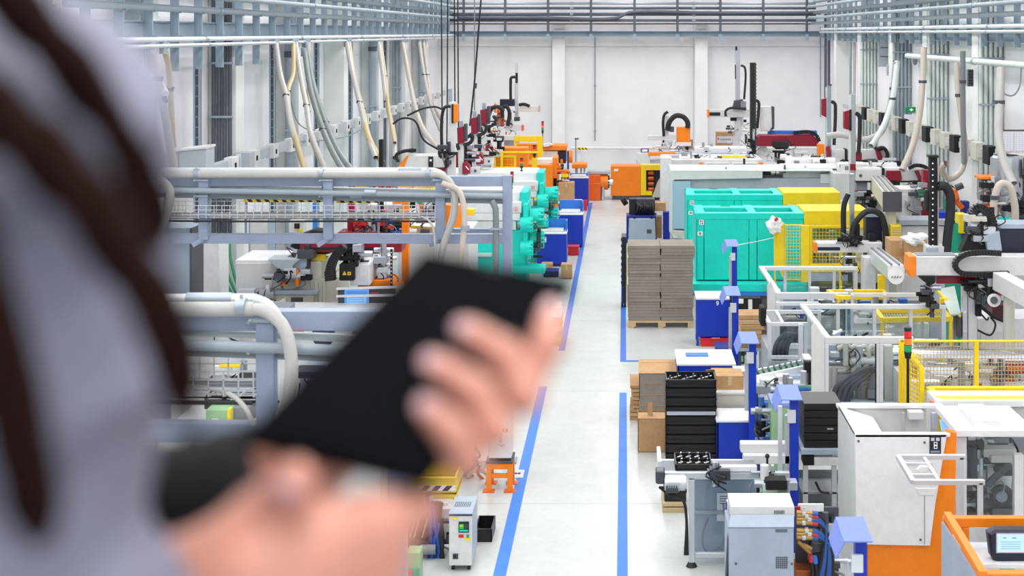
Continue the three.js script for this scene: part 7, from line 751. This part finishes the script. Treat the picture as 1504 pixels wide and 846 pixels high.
{
  const skin = new THREE.MeshPhysicalMaterial({ color: '#cf907b', roughness: .5, sheen: .15, sheenRoughness: .5, map: paintTex }), nailM = new THREE.MeshPhysicalMaterial({ color: '#e2b3b6', roughness: .25, clearcoat: .3 });
  const fabric = srgb(noiseTex(256, 0.9, 1.05, [[8, .5], [64, .6], [128, .8]], null, 53)); fabric.repeat.set(6, 6);
  const jacketM = new THREE.MeshPhysicalMaterial({ color: '#7f8092', roughness: .7, sheen: .25, sheenRoughness: .5, map: fabric }), blackSleeveM = M('#101116', .9), trousersM = M('#2b2f3b', .85), shoeM = M('#1a1715', .5), darkBrownM = new THREE.MeshPhysicalMaterial({ color: '#1c0b07', roughness: .85, specularIntensity: .2 }), eyeM = M('#f3efe9', .2), irisM = M('#3a2a1c', .2), lipM = M('#b7686a', .5);
  const t = T('person', 'person in a lilac grey jacket with dark brown strips over the shoulder, holding a smartphone', 'person');
  const sR = V(-.262, 5.43, -.52), eR = V(-.262, 5.10, -.43), wR = W(285, 885, .545), sL = V(-.58, 5.43, -.6), eL = V(-.41, 5.14, -.70), wL = W(400, 715, .66), neck = V(-.42, 5.5, -.53), head = V(-.425, 5.70, -.55), hip = V(-.42, 4.94, -.52);
  // right hand: wrist, back of the hand, thumb over the phone, index along its lower edge
  const rKn = [W(490, 785, .548), W(478, 822, .544), W(465, 862, .542), W(452, 900, .542)], hR = W(390, 850, .545), thumbR = [W(352, 830, .545), W(398, 758, .55), onPhone(434, 706, .010)];
  const right = [[wR, hR, .028, .026], [hR, rKn[0], .022, .011], [hR, rKn[1], .022, .0115], [hR, rKn[2], .022, .011], [hR, rKn[3], .02, .010], [W(345, 850, .545), thumbR[0], .022, .016], [thumbR[0], thumbR[1], .0155, .011], [thumbR[1], thumbR[2], .0105, .0082],
    [rKn[0], W(560, 764, .55), .0105, .0092], [W(560, 764, .55), W(625, 746, .558), .0092, .0074], [rKn[1], W(552, 806, .548), .0105, .009], [W(552, 806, .548), W(578, 808, .575), .009, .0078], [rKn[2], W(542, 852, .546), .010, .009], [W(542, 852, .546), W(568, 855, .575), .009, .0078], [rKn[3], W(520, 898, .545), .0095, .0082], [W(520, 898, .545), W(548, 900, .572), .0082, .007]];
  // left hand: palm behind the phone, four fingers round its far edge
  const palm = onPhone(520, 610, -.03), fin = [[[808, 466, .003], [803, 506, .001], [778, 552, -.010], [640, 530, -.024]], [[692, 490, .010], [742, 522, .011], [768, 582, -.003], [640, 570, -.022]], [[644, 540, .010], [698, 576, .011], [724, 632, -.003], [600, 605, -.022]], [[634, 606, .009], [668, 638, .009], [684, 676, -.003], [570, 640, -.022]]];
  const left = [[wL, palm, .026, .02]], nails = [];
  fin.forEach((f, i) => { const q = f.map((a) => onPhone(...a)), r = [.0074, .0079, .0077, .0069][i]; left.push([q[0], q[1], r * .88, r], [q[1], q[2], r, r * 1.08], [q[2], q[3], r * 1.05, r * 1.1], [q[3], palm, r * 1.1, .018]); nails.push([q[0], q[1], r]); });
  left.push([palm, onPhone(500, 560, -.026), .018, .014], [onPhone(500, 560, -.026), onPhone(520, 520, -.02), .012, .009]);
  nails.push([thumbR[2], thumbR[1], .0084]);
  // body: head to feet, one skin surface
  const body = [[V(head.x, 5.74, -.545), V(head.x, 5.74, -.545), .098, .098], [V(head.x, 5.66, -.575), V(head.x, 5.635, -.60), .062, .048], [V(head.x, 5.62, -.54), neck, .052, .058], [neck, sR, .06, .06], [neck, sL, .06, .06], [V(-.42, 5.4, -.55), hip, .13, .13], [V(-.36, 5.38, -.55), V(-.36, 4.95, -.52), .09, .09], [V(-.48, 5.38, -.55), V(-.48, 4.95, -.52), .09, .09], [sR, eR, .052, .04], [eR, wR, .038, .028], [sL, eL, .052, .04], [eL, wL, .038, .028], [V(-.33, 4.92, -.52), V(-.32, 4.5, -.54), .085, .058], [V(-.32, 4.5, -.54), V(-.32, 4.1, -.5), .05, .036], [V(-.51, 4.92, -.52), V(-.52, 4.5, -.54), .085, .058], [V(-.52, 4.5, -.54), V(-.52, 4.1, -.5), .05, .036]];
  const nose = [[V(head.x, 5.735, -.645), V(head.x, 5.695, -.668), .01, .015]], ears = [[V(head.x - .1, 5.735, -.54), V(head.x - .1, 5.69, -.55), .016, .012], [V(head.x + .1, 5.735, -.54), V(head.x + .1, 5.69, -.55), .016, .012]];
  const bd = t.p('body', skin, [meshBones(body, .05, .013), meshBones(right, .012, .0032), meshBones(left, .004, .0028), meshBones([...nose, ...ears, [V(head.x, 5.75, -.56), V(head.x, 5.7, -.58), .08, .06]], .02, .005)]);
  for (const s of [-1, 1]) { const e = t.p('eye', eyeM, new THREE.SphereGeometry(.013, 14, 10).translate(head.x + s * .034, 5.735, -.634), bd); t.p('iris', irisM, new THREE.SphereGeometry(.006, 10, 8).translate(head.x + s * .034, 5.735, -.6435), bd); }
  t.p('mouth', lipM, meshBones([[V(head.x - .02, 5.652, -.648), V(head.x + .02, 5.652, -.648), .006, .006]], .01, .003), bd);
  for (const [a, b, r] of nails) { const dir = a.clone().sub(b).normalize(), up = V(0, EYE, 0).sub(a).normalize(); up.addScaledVector(dir, -up.dot(dir)).normalize(); const sd = dir.clone().cross(up); const g = new THREE.SphereGeometry(1, 14, 10); g.applyMatrix4(new THREE.Matrix4().makeBasis(sd.multiplyScalar(r * .62), dir.clone().multiplyScalar(r * .8), up.clone().multiplyScalar(r * .3)).setPosition(a.clone().addScaledVector(up, r * .72).addScaledVector(dir, r * .1))); t.p('fingernail', nailM, g, bd); }
  // jacket with deep folds
  const fold = (p) => { const a = p.y * 62 + p.x * 30 + Math.sin(p.z * 24 + p.y * 9) * 1.3, b = p.y * 33 - p.x * 46 + p.z * 28; return .012 * Math.abs(Math.sin(a * .5)) + .009 * Math.abs(Math.sin(b * .5)) - .009 + .0015 * Math.sin(a * 2.3 + b); };
  const jacket = [[V(-.42, 5.44, -.53), V(-.42, 4.95, -.52), .15, .16], [V(-.33, 5.42, -.54), V(-.33, 4.92, -.52), .11, .12], [V(-.51, 5.42, -.54), V(-.51, 4.92, -.52), .11, .12], [V(-.36, 5.49, -.52), sR, .07, .086], [V(-.48, 5.49, -.54), sL, .07, .086], [sR, eR, .088, .078], [eR, W(205, 900, .52), .07, .03], [sL, eL, .084, .068], [V(-.42, 5.52, -.53), V(-.42, 5.56, -.52), .07, .075]];
  t.p('jacket', jacketM, meshBones(jacket, .04, .008, fold));
  t.p('dark_cuff', blackSleeveM, meshBones([[V(-.40, 5.19, -.72), W(360, 728, .658), .052, .034]], .02, .006, (p) => .0012 * Math.sin(p.x * 420)), undefined, 'black ribbed sleeve on one forearm');  // one forearm sleeve in plain black, apart from the grey jacket
  t.p('trousers', trousersM, meshBones([[V(-.42, 4.96, -.52), V(-.42, 4.9, -.52), .15, .15], [V(-.33, 4.9, -.52), V(-.32, 4.5, -.54), .1, .075], [V(-.32, 4.5, -.54), V(-.32, 4.1, -.5), .07, .06], [V(-.51, 4.9, -.52), V(-.52, 4.5, -.54), .1, .075], [V(-.52, 4.5, -.54), V(-.52, 4.1, -.5), .07, .06]], .03, .014));
  for (const x of [-.32, -.52]) t.p('shoe', shoeM, meshBones([[V(x, 4.05, -.46), V(x, 4.04, -.66), .045, .036], [V(x, 4.09, -.49), V(x, 4.12, -.5), .05, .052]], .03, .009));
  // head cap, and long dark brown strips lying over the shoulder
  const capStripGeo = [meshBones([[V(head.x, 5.765, -.525), V(head.x, 5.74, -.52), .108, .112], [V(head.x, 5.7, -.49), V(head.x, 5.55, -.45), .09, .07], [V(head.x - .09, 5.7, -.53), V(head.x - .09, 5.5, -.52), .035, .03], [V(head.x + .085, 5.7, -.53), V(head.x + .09, 5.55, -.5), .035, .035]], .04, .009)];
  const lock = (pts, r0, r1) => { const c = new THREE.CatmullRomCurve3(pts), n = 26, q = c.getSpacedPoints(n), bs = []; for (let i = 0; i < n; i++) { const f = i / n, g2 = (i + 1) / n; bs.push([q[i], q[i + 1], r0 + (r1 - r0) * f * f, r0 + (r1 - r0) * g2 * g2]); } return meshBones(bs, .01, .004, (p) => .0012 * Math.sin(p.x * 500 + p.y * 120)); };  // one tapering dark brown strip along a curve
  capStripGeo.push(lock([V(head.x + .09, 5.56, -.5), W(-120, -70, .45), W(10, -5, .452), W(100, 95, .455), W(172, 190, .46), W(225, 300, .465), W(245, 360, .47)], .0085, .003));
  capStripGeo.push(lock([V(head.x + .085, 5.56, -.48), W(-150, 60, .42), W(20, 185, .418), W(120, 285, .418), W(195, 390, .418), W(245, 490, .42), W(276, 610, .43)], .009, .005));
  capStripGeo.push(lock([V(head.x + .08, 5.55, -.46), W(-160, 200, .40), W(-40, 430, .405), W(15, 560, .405), W(40, 680, .405), W(60, 790, .41)], .013, .004));
  t.p('hair_cap_and_strips', darkBrownM, capStripGeo);
  t.end();
}
renderer.render(scene, camera);
